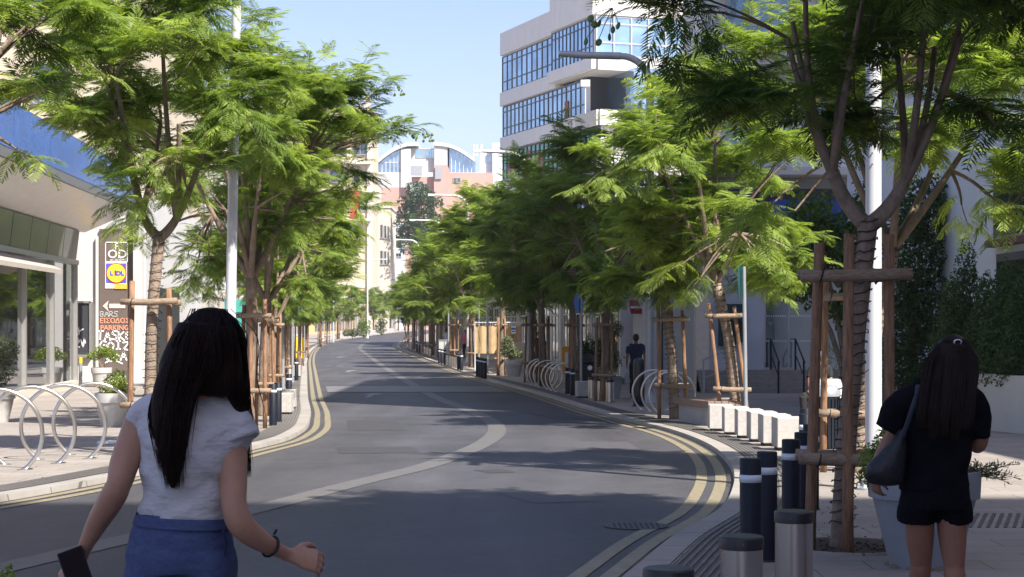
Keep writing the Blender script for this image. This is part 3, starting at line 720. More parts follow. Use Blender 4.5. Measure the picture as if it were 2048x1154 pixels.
for side, T_ in (('R', RT), ('L', LT)):
    for i, (px, Y, k, s, lab) in enumerate(T_):
        src = g2 if i % 2 else g1
        l2 = 'wooden stake frame round the ' + lab.replace('last staked ', 'last ').replace('dark shaded ', '').replace('dark ', '').replace('sunlit ', '')
        l2 = ' '.join(l2.replace('jacaranda with criss-cross stakes', 'jacaranda').split()[:16])
        copy_tree(src, None, (X_(px, Y), Y, G(Y)), i*1.1, None, l2)
# the dark broad tree in the distance
def blob_leaf_mesh(name, lobes, n, size, rng, tint_mu=.5, shell=.75):
    """loose leaf quads scattered through ellipsoid lobes: (center, radii)"""
    wts = np.array([r_[0]*r_[1]*r_[2] for _, r_ in lobes])**.67; wts /= wts.sum(); ch = rng.choice(len(lobes), n, p=wts)
    ce = np.array([lobes[c][0] for c in ch]); ra = np.array([lobes[c][1] for c in ch])
    v = rng.normal(size=(n,3)); v /= np.linalg.norm(v, axis=1)[:,None]; rr = (shell + (1-shell)*rng.random(n)**.6) * (1+.16*np.sin(v[:,0]*7+ch)+.12*np.sin(v[:,2]*9+v[:,1]*6))
    inner = rng.random(n) < .25; rr = np.where(inner, rng.random(n)**.5, rr); p = ce + v*ra*rr[:,None]
    a = rng.normal(size=(n,3)); a /= np.linalg.norm(a, axis=1)[:,None]; b = np.cross(a, rng.normal(size=(n,3))); b /= np.linalg.norm(b, axis=1)[:,None]
    s = size*rng.uniform(.6,1.3,n)[:,None]; q = np.stack([p-a*s, p+b*s*.45, p+a*s, p-b*s*.45], 1).reshape(-1,3)
    me = bpy.data.meshes.new(name); me.vertices.add(4*n); me.vertices.foreach_set('co', q.ravel().astype(np.float32))
    me.loops.add(4*n); me.loops.foreach_set('vertex_index', np.arange(4*n, dtype=np.int32)); me.polygons.add(n)
    me.polygons.foreach_set('loop_start', np.arange(0,4*n,4,dtype=np.int32)); me.polygons.foreach_set('loop_total', np.full(n,4,np.int32)); me.update(calc_edges=True)
    at = me.attributes.new('tint', 'FLOAT', 'POINT'); t = np.clip(rng.normal(tint_mu, .25, n), 0, 1); at.data.foreach_set('value', np.repeat(t, 4).astype(np.float32)); return me
def bush(name, label, cat, loc, lobes, n, size, leaf, stem, seed, tint=.5, group=None, shell=.75):
    t = thing(name, label, cat, loc, group); r = np.random.default_rng(seed)
    meshobj('foliage', blob_leaf_mesh('foliage', lobes, n, size, r, tint, shell), leaf, t)
    mb = MB()
    for c, ra in lobes: mb.tube(bez(Vector((0,0,0)), Vector((c[0]*.3,c[1]*.3,c[2]*.6)), Vector(c), 5), [stem, stem*.85, stem*.7, stem*.5, stem*.3], 6)
    meshobj('stem', mb.mesh('stem'), 'bark', t); return t
rr = np.random.default_rng(5); Y = 330; lob = []
for (px, py, r_) in [(835,378,2.2),(850,395,2.4),(820,402,2.2),(838,412,3),(868,404,1.9),(812,424,1.9),(845,436,3.4),(822,446,3),(868,440,2.4),(838,466,3.6),(815,470,2.4),(862,470,3),(828,492,3.3),(852,496,3.2)]:
    lob.append(((X_(px,Y)-X_(838,Y), rr.normal()*1.5, Z_(py,Y)-G(Y)), (r_,r_*.9,r_*.6)))
t = thing('broadleaf_tree', 'dark broad tree standing against the pink building in the distance', 'tree', (X_(838,Y), Y, G(Y)))
meshobj('crown', blob_leaf_mesh('crown', lob, 9000, .3, rr, .35), 'leafC', t)
mb = MB(); mb.tube([(0,0,0),(.1,0,6),(-.1,0,12),(0,0,20)], [.45,.38,.3,.12], 8)
for c, _ in lob: mb.tube(bez(Vector((0,0,c[2]*.55)), Vector((c[0]*.4,c[1]*.4,c[2]*.8)), Vector(c), 5), [.16,.13,.1,.07,.04], 5)
meshobj('trunk', mb.mesh('trunk'), 'bark', t)
# ------------------------------------------------------------------ buildings
def window(parent, a, b, z0, z1, out, nx=2, nz=1, glass='glass_win', frame='frame_alu', fw=.06, proud=.04, sill=False, name='window', split=None):
    """window in a wall running a->b (xy); `out` outward normal (xy). frame part with a pane sub-part"""
    a = Vector((*a[:2],0)); b = Vector((*b[:2],0)); o = Vector((*out,0)).normalized(); d = (b-a); L = d.length; d.normalize()
    mb = MB(); th = .07
    def bar(s0, s1, za, zb):
        q = [a+d*s0+o*.003, a+d*s1+o*.003, a+d*s1+o*proud, a+d*s0+o*proud]; mb.hexa([(p.x,p.y,za) for p in q], [(p.x,p.y,zb) for p in q])
    for k in range(nx+1): s = (L-fw)*k/nx; bar(s, s+fw, z0, z1)
    zs = [z0, z1-fw] + ([z0+(z1-z0)*k/nz-fw/2 for k in range(1,nz)] if split is None else [z0+(z1-z0)*q for q in split])
    for z in zs:
        q = [a+o*.005, a+d*L+o*.005, a+d*L+o*(proud-.006), a+o*(proud-.006)]; mb.hexa([(p.x,p.y,z) for p in q], [(p.x,p.y,z+fw) for p in q])
    if sill: q = [a-d*.08+o*.003, b+d*.08+o*.003, b+d*.08+o*(proud+.09), a-d*.08+o*(proud+.09)]; mb.hexa([(p.x,p.y,z0-.09) for p in q], [(p.x,p.y,z0-.005) for p in q])
    w_ = mb.build(name, frame, parent)
    pb = MB(); q = [a+o*.012, b+o*.012, b+o*.012, a+o*.012]
    pb.add([(a.x+o.x*.015,a.y+o.y*.015,z0),(b.x+o.x*.015,b.y+o.y*.015,z0),(b.x+o.x*.015,b.y+o.y*.015,z1),(a.x+o.x*.015,a.y+o.y*.015,z1)], [(0,1,2,3)])
    pb.build('pane', glass, w_); return w_
def lerp2(a, b, t): return (a[0]+(b[0]-a[0])*t, a[1]+(b[1]-a[1])*t)

# ---- shop with the blue fascia on the left
sA, sB = (-12.15, 33.0), (-13.75, 55.0)           # shopfront line
wd = Vector((sB[0]-sA[0], sB[1]-sA[1])).normalized(); wn = Vector((wd.y, -wd.x))   # wn points to the street (+x)
ft = lambda t, o=0.0: (sA[0]+(sB[0]-sA[0])*t + wn.x*o, sA[1]+(sB[1]-sA[1])*t + wn.y*o)
shop = thing('corner_shop', 'shop with a glossy blue fascia, sloping white soffit and full-height glass front on the left', 'shop', (-15, 44, G(44)))
mb = MB(); mb.prism([ft(0,-.3), ft(1,-.3), ft(1,-9), ft(0,-9)], 3.55, 7.4)
mb.prism([ft(0,-8.6), ft(1,-8.6), ft(1,-9), ft(0,-9)], -.5, 3.55); mb.prism([ft(.985,-.25), ft(1,-.25), ft(1,-8.6), ft(.985,-8.6)], -.5, 3.55)
mb.build('wall', 'cream', shop)
mb = MB(); mb.prism([ft(0,.1), ft(1,.1), ft(1,-8.5), ft(0,-8.5)], -.46, -.3); mb.build('floor', pm('shop_floor', (.3,.28,.25), .4), shop)
mb = MB(); mb.prism([ft(0,.12), ft(1,.12), ft(1,-.3), ft(0,-.3)], -.5, -.16); mb.build('plinth', 'cream', shop)
for k in range(9):
    t0, t1 = k/9+.0015, (k+1)/9-.0015; mb = MB()
    mb.hexa([(*ft(t0,-.05),3.62),(*ft(t1,-.05),3.62),(*ft(t1,.06),3.62),(*ft(t0,.06),3.62)], [(*ft(t0,-.05),4.52),(*ft(t1,-.05),4.52),(*ft(t1,.16),4.52),(*ft(t0,.16),4.52)])
    mb.build('cladding_panel', 'olive_panel', shop)
mb = MB(); mb.prism([ft(-.0,-.1), ft(1.0,-.1), ft(1.0,.14), ft(0,.14)], 3.46, 3.6)
for t in (0.0, .16, .32, .48, .64, .82, .995): p = ft(t, .02); mb.box((p[0],p[1],1.65), (.16,.18,3.64), math.atan2(wd.y, wd.x))
q = ft(.5,.03)
sf = mb.build('shopfront_frame', 'frame_alu', shop)
for a, b in zip((0.0, .16, .32, .48, .64, .82), (.16, .32, .48, .64, .82, 1.0)):
    mb = MB(); p0, p1 = ft(a,.0), ft(b,.0); mb.add([(*p0,-.16),(*p1,-.16),(*p1,3.48),(*p0,3.48)], [(0,1,2,3)]); mb.build('glass_pane', 'glass_shop', shop)
# canopy: sloping soffit, dark edge and blue fascia
cA, cB = (-10.75, 33.0), (-12.25, 57.0)
mb = MB(); mb.add([(*ft(0,.05),4.5), (*ft(1,.05),4.5), (*ft(1.06,.1),4.55), (*cB,5.3), (*cA,5.3)], [(0,1,2,3,4)])
n0 = 14
mb.build('soffit', 'soffit', shop)
cd = Vector((cB[0]-cA[0], cB[1]-cA[1])).normalized(); cn = Vector((cd.y,-cd.x))
def cw(t, o=0.): return (cA[0]+(cB[0]-cA[0])*t+cn.x*o, cA[1]+(cB[1]-cA[1])*t+cn.y*o)
mb = MB(); mb.prism([cw(0,-.2), cw(1,-.2), cw(1,.02), cw(0,.02)], 5.26, 5.5); mb.build('canopy_edge', pm('grey_edge_trim', (.10,.10,.10), .4), shop)
for k in range(12):
    mb = MB(); mb.prism([cw(k/12+.0006,-.15), cw((k+1)/12-.0006,-.15), cw((k+1)/12-.0006,.03), cw(k/12+.0006,.03)], 5.503, 6.55); mb.build('blue_panel', 'blue_panel', shop)
mb = MB(); mb.prism([cw(0,-.2), cw(1,-.2), ft(1.05,-.25), ft(0,-.25)], 5.5, 6.4); mb.build('canopy_box', 'cream', shop)
# small drop awning over the near shop window
mb = MB(); mb.hexa([(*ft(.35,.08),3.25),(*ft(.72,.08),3.25),(*ft(.72,.75),3.0),(*ft(.35,.75),3.0)], [(*ft(.35,.08),3.42),(*ft(.72,.08),3.42),(*ft(.72,.75),3.12),(*ft(.35,.75),3.12)]); mb.build('awning', pm('beige_awning', (.42,.37,.32), .7), shop)
# interior: shelves / counters so the glass shows something
mb = MB()
for t in (.15,.35,.55,.75,.9):
    p = ft(t,-3.2); mb.box((p[0],p[1],.55),(1.2,1.8,1.7), .07)
mb.build('display_counter', pm('display_wood', (.25,.2,.15), .6), shop)

# ---- white building with the brown sign tower
wb = thing('white_building', 'white rendered building with a tall brown sign panel and a garage entrance', 'building', (-15, 62, G(62)))
Yw = 60.0; Xe = X_(291, Yw)
mb = MB(); mb.prism([(-26,Yw), (Xe,Yw), (Xe-.9,Yw+16), (-26,Yw+16)], -.8, 6.0); mb.build('wall', 'white_wall', wb)
mb = MB(); mb.prism([(-26,Yw+2.2), (Xe-.6,Yw+2.2), (Xe-2.0,Yw+22), (-26,Yw+22)], 6.0, 23.0); mb.build('upper_storeys', 'beige', wb)
for z in (8.6, 11.6, 14.6, 17.6, 20.6):
    mb = MB(); mb.prism([(-26,Yw+2.12), (Xe-.55,Yw+2.12), (Xe-.55,Yw+2.6), (-26,Yw+2.6)], z, z+.18); mb.build('string_course', 'cream', wb)
    for xw in (-24.5,-22,-19.5,-17): window(wb, (xw,Yw+2.2), (xw+1.3,Yw+2.2), z+.9, z+2.3, (0,-1), 2, sill=True)
x0, x1 = X_(200,Yw), X_(268,Yw); z1, z0 = Z_(458,Yw), Z_(742,Yw)
mb = MB(); mb.box(((x0+x1)/2, Yw-.06, (z0+z1)/2), (x1-x0, .1, z1-z0)); sg = mb.build('sign_panel', 'sign_brown', wb)
mb = MB(); mb.box((X_(196,Yw), Yw-.08, 1.8), (.09,.15,5.6)); mb.box((X_(280,Yw), Yw-.2, 2.6), (.30,.4,6.6)); mb.build('pilaster', 'white_wall', wb)
yy = Yw-.125; kx = lambda px: X_(px,Yw); kz = lambda py: Z_(py,Yw)
white_p = pm('white_sign_paint', (.75,.73,.7), .6, var=.04); salmon = pm('faded_salmon_paint', (.62,.26,.17), .6, var=.1)
mb = MB()
for (a,b,c,d) in ((212,484,257,486),(212,524,257,526),(212,484,213.5,526),(255.5,484,257,526)): mb.box((kx((a+c)/2), yy, kz((b+d)/2)), (abs(kx(c)-kx(a)), .01, abs(kz(b)-kz(d))))
mb.build('sign_frame', white_p, sg)
text('F', .33, (kx(235),yy,kz(494)), 0, white_p, sg); text('OD', .40, (kx(236),yy,kz(509)), 0, white_p, sg, sx=1.05, bold=.006)
text('ACADEMY', .12, (kx(238),yy,kz(520.5)), 0, white_p, sg)
mb = MB(); mb.box((kx(233.5), yy, kz(550)), (kx(255)-kx(212), .012, kz(525)-kz(579))); mb.build('sign_board', pm('sign_cream', (.72,.66,.6), .5), sg)
mb = MB(); mb.box((kx(234), yy-.010, kz(546.5)), (kx(254)-kx(214), .01, kz(527)-kz(566))); mb.build('sign_board', pm('sign_blue_violet', (.09,.10,.50), .45), sg)
mb = MB(); mb.lathe([(0,0),(.345,0),(.345,0),(.345,.008),(.345,.008),(0,.008)], (0,0,0), 32)
def vert(mb, c): # turn a flat disc to face -Y
    mb.v = [(c[0]+a[0], c[1]-a[2], c[2]+a[1]) for a in mb.v]; return mb
vert(mb, (kx(234.5), yy-.018, kz(546.5))).build('sign_disc', 'sign_red', sg)
mb = MB(); mb.lathe([(0,0),(.315,0),(.315,0),(.315,.008),(.315,.008),(0,.008)], (0,0,0), 32); vert(mb, (kx(234.5), yy-.028, kz(546.5))).build('sign_disc', pm('sign_yellow', (.85,.68,.05), .45), sg)
blue_t = pm('sign_blue_violet', (.09,.10,.50)); text('L', .20, (kx(225.5),yy-.045,kz(547)), 0, blue_t, sg, sx=1.15, bold=.012); text('DL', .20, (kx(242.5),yy-.045,kz(547)), 0, blue_t, sg, sx=1.1, bold=.012)
text('i', .24, (kx(233),yy-.045,kz(546)), 0, 'sign_red', sg, sx=1.2, bold=.012)
mb = MB(); mb.box((kx(243.5), yy-.014, kz(573)), (kx(253)-kx(228), .01, kz(568)-kz(578))); mb.build('sign_board', pm('sign_orange', (.8,.42,.06), .5), sg)
mb = MB(); zc = kz(612); mb.box(((kx(220)+kx(252))/2, yy, zc), (kx(252)-kx(220), .01, .15))
mb.add([(kx(207),yy-.004,zc),(kx(219),yy-.004,zc+.19),(kx(216),yy-.004,zc),(kx(219),yy-.004,zc-.19)], [(0,1,2,3)]); mb.build('arrow', pm('faded_pink_white', (.7,.55,.48), .6), sg)
text('ΕΙΣΟΔΟΣ', .235, (kx(231),yy,kz(642)), 0, salmon, sg, bold=.008); text('PARKING', .235, (kx(231),yy,kz(656)), 0, salmon, sg, bold=.008)
def strokes(name, lines, par, mat, rad, y):
    mb = MB()
    for ln in lines:
        pts = [Vector((kx(a), y, kz(b))) for a, b in ln]
        for p, q in zip(pts, pts[1:]):
            d = q-p
            if d.length < 1e-4: continue
            n = Vector((-d.z,0,d.x)).normalized()*rad; e = d.normalized()*rad*.6
            mb.add([p-n-e, q-n+e, q+n+e, p+n-e], [(0,1,2,3)])
    return mb.build(name, mat, par)
def glyph(ch, x, y, w, h):
    S = {'T':[[(0,0),(1,0)],[(.5,0),(.45,1)]],'A':[[(0,1),(.5,0),(1,1)],[(.2,.65),(.8,.6)]],'S':[[(1,.05),(.3,0),(.1,.3),(.9,.6),(.8,1),(0,.95)]],'K':[[(0,0),(.1,1)],[(.9,0),(.1,.5),(1,1)]],
         'E':[[(1,.1),(.2,0),(.1,1),(1,.95)],[(.1,.5),(.8,.45)]],'G':[[(1,.1),(.4,0),(0,.5),(.4,1),(1,.85),(.95,.5),(.6,.5)]],'O':[[(.5,0),(0,.4),(.2,1),(.8,.95),(1,.4),(.5,0)]],'I':[[(.5,0),(.5,1)],[(.2,0),(.8,0)],[(.2,1),(.8,1)]],
         'Z':[[(0,.1),(1,0),(.1,.95),(1,1)]],'B':[[(0,0),(.05,1),(.8,.9),(.9,.6),(.1,.5),(.8,.35),(.8,.05),(0,0)]],'R':[[(0,1),(0,0),(.8,.05),(.8,.45),(.1,.5),(1,1)]],'N':[[(0,1),(0,0),(1,1),(1,0)]],'D':[[(0,0),(0,1),(.8,.8),(1,.4),(0,0)]],
         'e':[[(0,.5),(1,.45),(.7,.1),(.1,.2),(.1,.9),(1,.9)]]}
    return [[(x+a*w, y+b*h) for a, b in l] for l in S[ch]]
gl = []
for s_, x, y, w_, h_ in (('TASKe', 197, 662, 11.5, 17), ('GOIZ', 201, 682, 13, 16), ('ODA', 214, 704, 12, 16)):
    for i, c in enumerate(s_): gl += glyph(c, x+i*(w_+2.4), y+(i%2)*1.5, w_, h_)
gl += [[(212,725),(232,720),(246,727)]]
graf = pm('white_spray_paint', (.78,.78,.78), .7, var=.04); strokes('graffiti', gl, sg, graf, .026, yy)
gl = []
for i, c in enumerate('BARS'): gl += glyph(c, 202+i*9, 623, 8, 10)
strokes('graffiti', gl, sg, pm('faded_white_spray', (.5,.48,.46), .7), .014, yy)
# dark shutter window with graffiti
mb = MB(); mb.box((kx(164), Yw-.05, kz(658)), (kx(182)-kx(140), .1, kz(607)-kz(709))); wn_ = mb.build('shutter', pm('dark_shutter', (.04,.042,.05), .5), wb)
mb = MB(); mb.box((kx(183), Yw-.08, kz(658)), (.09,.16,kz(604)-kz(712))); mb.box((kx(160), Yw-.08, kz(604)), (.8,.16,.08)); mb.box((kx(160), Yw-.1, kz(712)), (.85,.2,.1)); mb.build('window_frame', 'frame_alu', wb)
strokes('graffiti', [[(152,660),(158,655),(160,668),(152,672)],[(161,662),(168,658)],[(153,680),(158,676),(157,688),(163,678),(168,695),(170,676),(172,686)],[(154,690),(160,694)]], wn_, graf, .02, Yw-.104)
# graffiti also low on the return wall, garage opening
mb = MB(); mb.prism([(Xe+.004-.02,Yw+2.0),(Xe+.06-.1,Yw+2.0),(Xe-.35,Yw+8.0),(Xe-.43,Yw+8.0)], -.4, 2.9); mb.build('garage_opening', 'dark', wb)
# ---- left street frontage: a row of separate buildings following the pavement
def frontage(name, label, pts, z1, mat, storeys=(3.2,), win=None, base_mat=None, ground_open=None, depth=10, side=-1, face_cam=False, wpitch=3.0):
    """a building whose street wall runs pts[0]->pts[1]; side -1: building lies to -x"""
    a, b = pts; t = thing(name, label, 'building', ((a[0]+b[0])/2, (a[1]+b[1])/2, G((a[1]+b[1])/2)))
    d = Vector((b[0]-a[0], b[1]-a[1])); L = d.length; d.normalize(); out = Vector((d.y,-d.x)) if side < 0 else Vector((-d.y,d.x))
    bk = lambda p: (p[0]-out.x*depth, p[1]-out.y*depth); g = min(G(a[1]), G(b[1]))-.6
    mb = MB(); poly = [a, b, bk(b), bk(a)]; mb.prism(poly if side > 0 else poly[::-1], g, z1)
    wl = mb.build('wall', mat, t); mb = MB()
    e = lambda p, o, s=0: (p[0]+out.x*o+d.x*s, p[1]+out.y*o+d.y*s)
    poly = [e(a,.12,-.1), e(b,.12,.1), (bk(b)[0]+d.x*.1, bk(b)[1]+d.y*.1), (bk(a)[0]-d.x*.1, bk(a)[1]-d.y*.1)]; mb.prism(poly if side > 0 else poly[::-1], z1+.002, z1+.28); mb.build('parapet', 'cream' if mat != 'cream' else 'beige', t)
    n = max(1, int(L/wpitch)); gz = G((a[1]+b[1])/2)
    for k in range(n):                     # ground floor shopfronts
        s0, s1 = (k+.12)/n, (k+.88)/n
        window(t, lerp2(a,b,s0), lerp2(a,b,s1), gz+.25, gz+2.9, (out.x,out.y), 2, split=[.8], glass=ground_open or 'glass_win', frame='frame_alu', name='shop_window')
    z = gz + 4.0
    while z + 2.4 < z1:
        for k in range(n): window(t, lerp2(a,b,(k+.22)/n), lerp2(a,b,(k+.78)/n), z+.4, z+1.9, (out.x,out.y), 2, sill=True)
        mb = MB(); q = [e(a,.004), e(b,.004), e(b,.10), e(a,.10)]; mb.hexa([(p[0],p[1],z-.35) for p in (q if side > 0 else q)], [(p[0],p[1],z-.2) for p in q]); mb.build('string_course', 'cream', t)
        for k in range(n):
            if (k*7+int(a[1])) % 3 == 0: s_ = (k+.9)/n; c_ = lerp2(a,b,s_); mb = MB(); mb.box((c_[0]+out.x*.28, c_[1]+out.y*.28, z+.3), (.42,.8,.6), math.atan2(out.y,out.x)); mb.build('air_conditioner', 'lamp_white', t)
        z += 3.2
    # camera-facing end wall windows
    if face_cam:
        z = gz + 4.0; c = bk(a); m = max(1, int(depth/wpitch))
        while z + 2.4 < z1:
            for k in range(m): window(t, lerp2(a,c,(k+.25)/m), lerp2(a,c,(k+.7)/m), z+.3, z+1.9, (-d.x,-d.y), 2, sill=True)
            z += 3.2
    return t
frontage('street_building', 'low white building behind the left kerb trees, next after the garage entrance', ((-14.7,77),(-16.4,92)), 7.5, 'white_wall')
bb = frontage('street_building', 'cream building with a bright blue awning over its shopfront on the left', ((-16.4,92.3),(-18.6,112)), 12.5, 'cream')
frontage('street_building', 'beige building partly hidden by trees beyond the blue awning', ((-18.7,112.3),(-21.3,140)), 15, 'beige')
frontage('street_building', 'white low building with glass shopfronts near the no-turn sign', ((-21.5,140.3),(-25.3,186)), 6.5, 'white_wall')
frontage('street_building', 'pale green glazed low building behind the far left racks', ((-25.5,187),(-28,214)), 6.0, pm('pale_green_render', (.46,.58,.52), .8))
frontage('street_building', 'long white low wall building past the bend', ((-28,214.3),(-28.6,245)), 7.0, 'white_wall')
frontage('street_building', 'ochre low building at the far end of the left side', ((-27.8,246),(-25.3,300)), 7.5, pm('ochre_render', (.62,.42,.20), .85))
t = thing('shop_awning', 'bright blue fabric awning over the left pavement, half hidden by foliage', 'awning', (X_(585,93), 93, 1.0)); Y = 93
mb = MB(); mb.hexa([(X_(564,Y),Y,Z_(642,Y)),(X_(604,Y),Y,Z_(642,Y)),(X_(600,Y),Y+2.2,Z_(598,Y)-.1),(X_(568,Y),Y+2.2,Z_(598,Y)-.1)], [(X_(564,Y),Y-.02,Z_(636,Y)),(X_(604,Y),Y-.02,Z_(636,Y)),(X_(600,Y),Y+2.2,Z_(592,Y)),(X_(568,Y),Y+2.2,Z_(592,Y))])
mb.hexa([(X_(564,Y),Y-.04,Z_(646,Y)),(X_(604,Y),Y-.04,Z_(646,Y)),(X_(604,Y),Y-.01,Z_(646,Y)),(X_(564,Y),Y-.01,Z_(646,Y))], [(X_(564,Y),Y-.04,Z_(636,Y)),(X_(604,Y),Y-.04,Z_(636,Y)),(X_(604,Y),Y-.01,Z_(636,Y)),(X_(564,Y),Y-.01,Z_(636,Y))]); mb.build('canvas', 'blue_awn', t)
mb = MB(); [mb.tube([(X_(px,Y),Y+yo,G(Y)),(X_(px,Y),Y+yo,Z_(630,Y))], .03, 6) for px in (568,600) for yo in (.2,2.0)]; mb.build('frame', 'lamp_grey', t)
mb = MB(); Y = 78; mb.box((X_(478,Y),Y,Z_(648,Y)), (1.3,.08,2.2)); mb.box((X_(478,Y),Y-.05,Z_(622,Y)), (1.4,.06,.1)); tag(mb.build('hoarding', 'teal'), 'teal green site hoarding behind the left tree stakes', 'hoarding')
# ---- far left beige blocks
def block(name, label, x0, x1, Y, depth, z1, mat, wins, parapet=True):
    t = thing(name, label, 'building', ((x0+x1)/2, Y, G(Y))); mb = MB(); mb.prism([(x0,Y),(x1,Y),(x1,Y+depth),(x0,Y+depth)], -1, z1); mb.build('wall', mat, t)
    for (pa, pb, ya, yb, nx) in wins: window(t, (X_(pa,Y),Y), (X_(pb,Y),Y), Z_(yb,Y), Z_(ya,Y), (0,-1), nx, fw=.12, proud=.12, sill=True)
    if parapet: mb = MB(); mb.prism([(x0-.2,Y-.2),(x1+.2,Y-.2),(x1+.2,Y+depth),(x0-.2,Y+depth)], z1+.002, z1+.5); mb.build('parapet', mat, t)
    return t
Yd = 300; t = block('apartment_tower', 'tall beige apartment block with a corner pier, left of the distant arched roof', X_(560,Yd), X_(744,Yd), Yd, 14, Z_(222,Yd), 'beige',
      [(pa,pb,y,y+24,2) for y in (236,286,341,398) for pa,pb in ((706,735),(660,694),(610,645),(570,600))])
mb = MB(); mb.box((X_(740,Yd),Yd-.25,Z_(222,Yd)/2), (.9,.5,Z_(212,Yd))); mb.box((X_(734,Yd),Yd+1,Z_(207,Yd)), (1.0,1.5,3.0)); mb.box((X_(722,Yd),Yd+1,Z_(214,Yd)), (.5,.8,1.2)); mb.build('corner_pier', 'cream', t)
for y in (272, 326, 382, 440): mb = MB(); mb.box((X_(690,Yd),Yd-.6,Z_(y,Yd)), (9,1.2,.5)); mb.build('balcony', 'cream', t)
Yr = 285; t = thing('banner', 'red cloth banner hanging on the beige building', 'banner', (X_(710,Yr),Yr,Z_(400,Yr))); mb = MB()
vs = []
for i in range(7):
    for k in range(5): vs.append((X_(702+k*4.4-(abs(i-3)*.8),Yr), Yr+.3*math.sin(k*1.7+i), Z_(381+i*9.5,Yr)))
mb.add(vs, [(i*5+k,i*5+k+1,(i+1)*5+k+1,(i+1)*5+k) for i in range(6) for k in range(4)], True); mb.add([(a[0],a[1]+.08,a[2]) for a in vs], [(i*5+k,(i+1)*5+k,(i+1)*5+k+1,i*5+k+1) for i in range(6) for k in range(4)], True); mb.build('cloth', 'red', t)
Ye = 330; t = block('stone_office', 'cream stone building with dark punched windows at the end of the street', X_(728,Ye), X_(781,Ye), Ye, 16, Z_(416,Ye), 'cream',
      [(743,755,446,474,1),(761,766,449,476,1),(768,773,451,477,1),(775,779,452,478,1),(742,755,500,530,1),(761,766,501,529,1),(768,773,502,529,1),(775,779,503,529,1),(730,735,498,525,1)])
Yf = 310; t = block('balcony_building', 'white building with balconies next to the cream stone office', X_(620,Yf), X_(727,Yf), Yf, 12, Z_(428,Yf), 'white_wall', [(694,706,450,472,1),(692,706,492,514,2),(660,684,450,472,2),(660,684,492,514,2)])
for y in (440, 480, 522):
    mb = MB(); mb.box((X_(700,Yf),Yf-1.2,Z_(y,Yf)), (4.6,2.4,.25)); bl = mb.build('balcony', 'white_wall', t)
    if y > 440:
        mb = MB(); mb.box((X_(700,Yf),Yf-2.4,Z_(y,Yf)+1.1), (4.6,.06,.06))
        for k in range(12): mb.box((X_(700,Yf)-2.2+k*.4,Yf-2.4,Z_(y,Yf)+.6), (.05,.05,1.0))
        mb.build('railing', 'lamp_white', bl)
# ---- pink building and the arched glass roof building behind
Yp = 400; t = thing('pink_building', 'stepped pink rendered building closing the view, mostly blank walls', 'building', (X_(850,Yp),Yp,G(Yp)))
for k, (pa, pb, py, dy) in enumerate([(760,826,372,4),(822,870,352,2),(868,895,330,0),(893,985,343,3),(780,985,440,-2)]):
    mb = MB(); mb.prism([(X_(pa,Yp),Yp+dy),(X_(pb,Yp),Yp+dy),(X_(pb,Yp),Yp+16+k),(X_(pa,Yp),Yp+16+k)], -1, Z_(py,Yp)); mb.build('wall', 'pink' if k < 4 else pm('dusty_pink_render', (.50,.31,.27), .9, var=.1, scale=.2), t)
for (pa,pb,y0,y1) in ((905,921,353,364),(790,803,432,440),(795,812,500,508)): window(t, (X_(pa,Yp),Yp-2 if y0 > 430 else Yp+3), (X_(pb,Yp),Yp-2 if y0 > 430 else Yp+3), Z_(y1,Yp), Z_(y0,Yp), (0,-1), 2, fw=.15, proud=.15)
mb = MB(); mb.box((X_(877,Yp),Yp-.3,Z_(346,Yp)), (1.5,.2,2.8)); mb.build('vent_grille', 'lamp_grey', t)
mb = MB(); mb.box((X_(832,Yp),Yp+1.2,Z_(340,Yp)), (2.6,1,2.2)); mb.box((X_(836,Yp),Yp-.5,Z_(382,Yp)), (3.4,1,3)); mb.build('air_conditioner', 'lamp_grey', t)
Yq = 385; t = block('terrace_building', 'pale terraced building at the far end, left of the dark broad tree', X_(779,Yq), X_(806,Yq), Yq, 8, Z_(448,Yq), pm('pale_blue_grey_render', (.5,.55,.6), .8), [(781,803,455,466,3),(781,803,482,494,3),(785,803,506,514,3)])
mb = MB(); mb.box((X_(792,Yq),Yq-.8,Z_(474,Yq)), (3.2,1.6,.8)); mb.build('balcony', 'cream', t)
Ya = 450; t = thing('arched_roof_building', 'distant glass building with two curved white roofs', 'building', (X_(870,Ya),Ya,G(Ya)))
def arc(pa, pb, ya, yb, bul, n=16): # roof curve in px
    return [(pa+(pb-pa)*i/n, ya+(yb-ya)*i/n - bul*math.sin(math.pi*(i/n))) for i in range(n+1)]
def curved(name, pts, thick, y0, y1, mat, par):
    mb = MB(); up = [(X_(a,Ya), Z_(b,Ya)) for a,b in pts]; n = len(up); vs = []
    for x, z in up: vs += [(x,y0,z),(x,y1,z),(x,y1,z-thick),(x,y0,z-thick)]
    fs = [(4*i+j, 4*i+(j+1)%4, 4*i+4+(j+1)%4, 4*i+4+j) for i in range(n-1) for j in range(4)] + [(0,3,2,1),(4*n-4,4*n-3,4*n-2,4*n-1)]
    return mb.add(vs, fs).build(name, mat, par)
r1 = arc(746, 868, 329, 292, 22); r2 = arc(868, 950, 285, 318, 9)
curved('roof', r1[:13], .9, Ya-1.5, Ya+20, 'lamp_white', t); curved('roof', r2, .9, Ya-1.5, Ya+20, 'lamp_white', t)
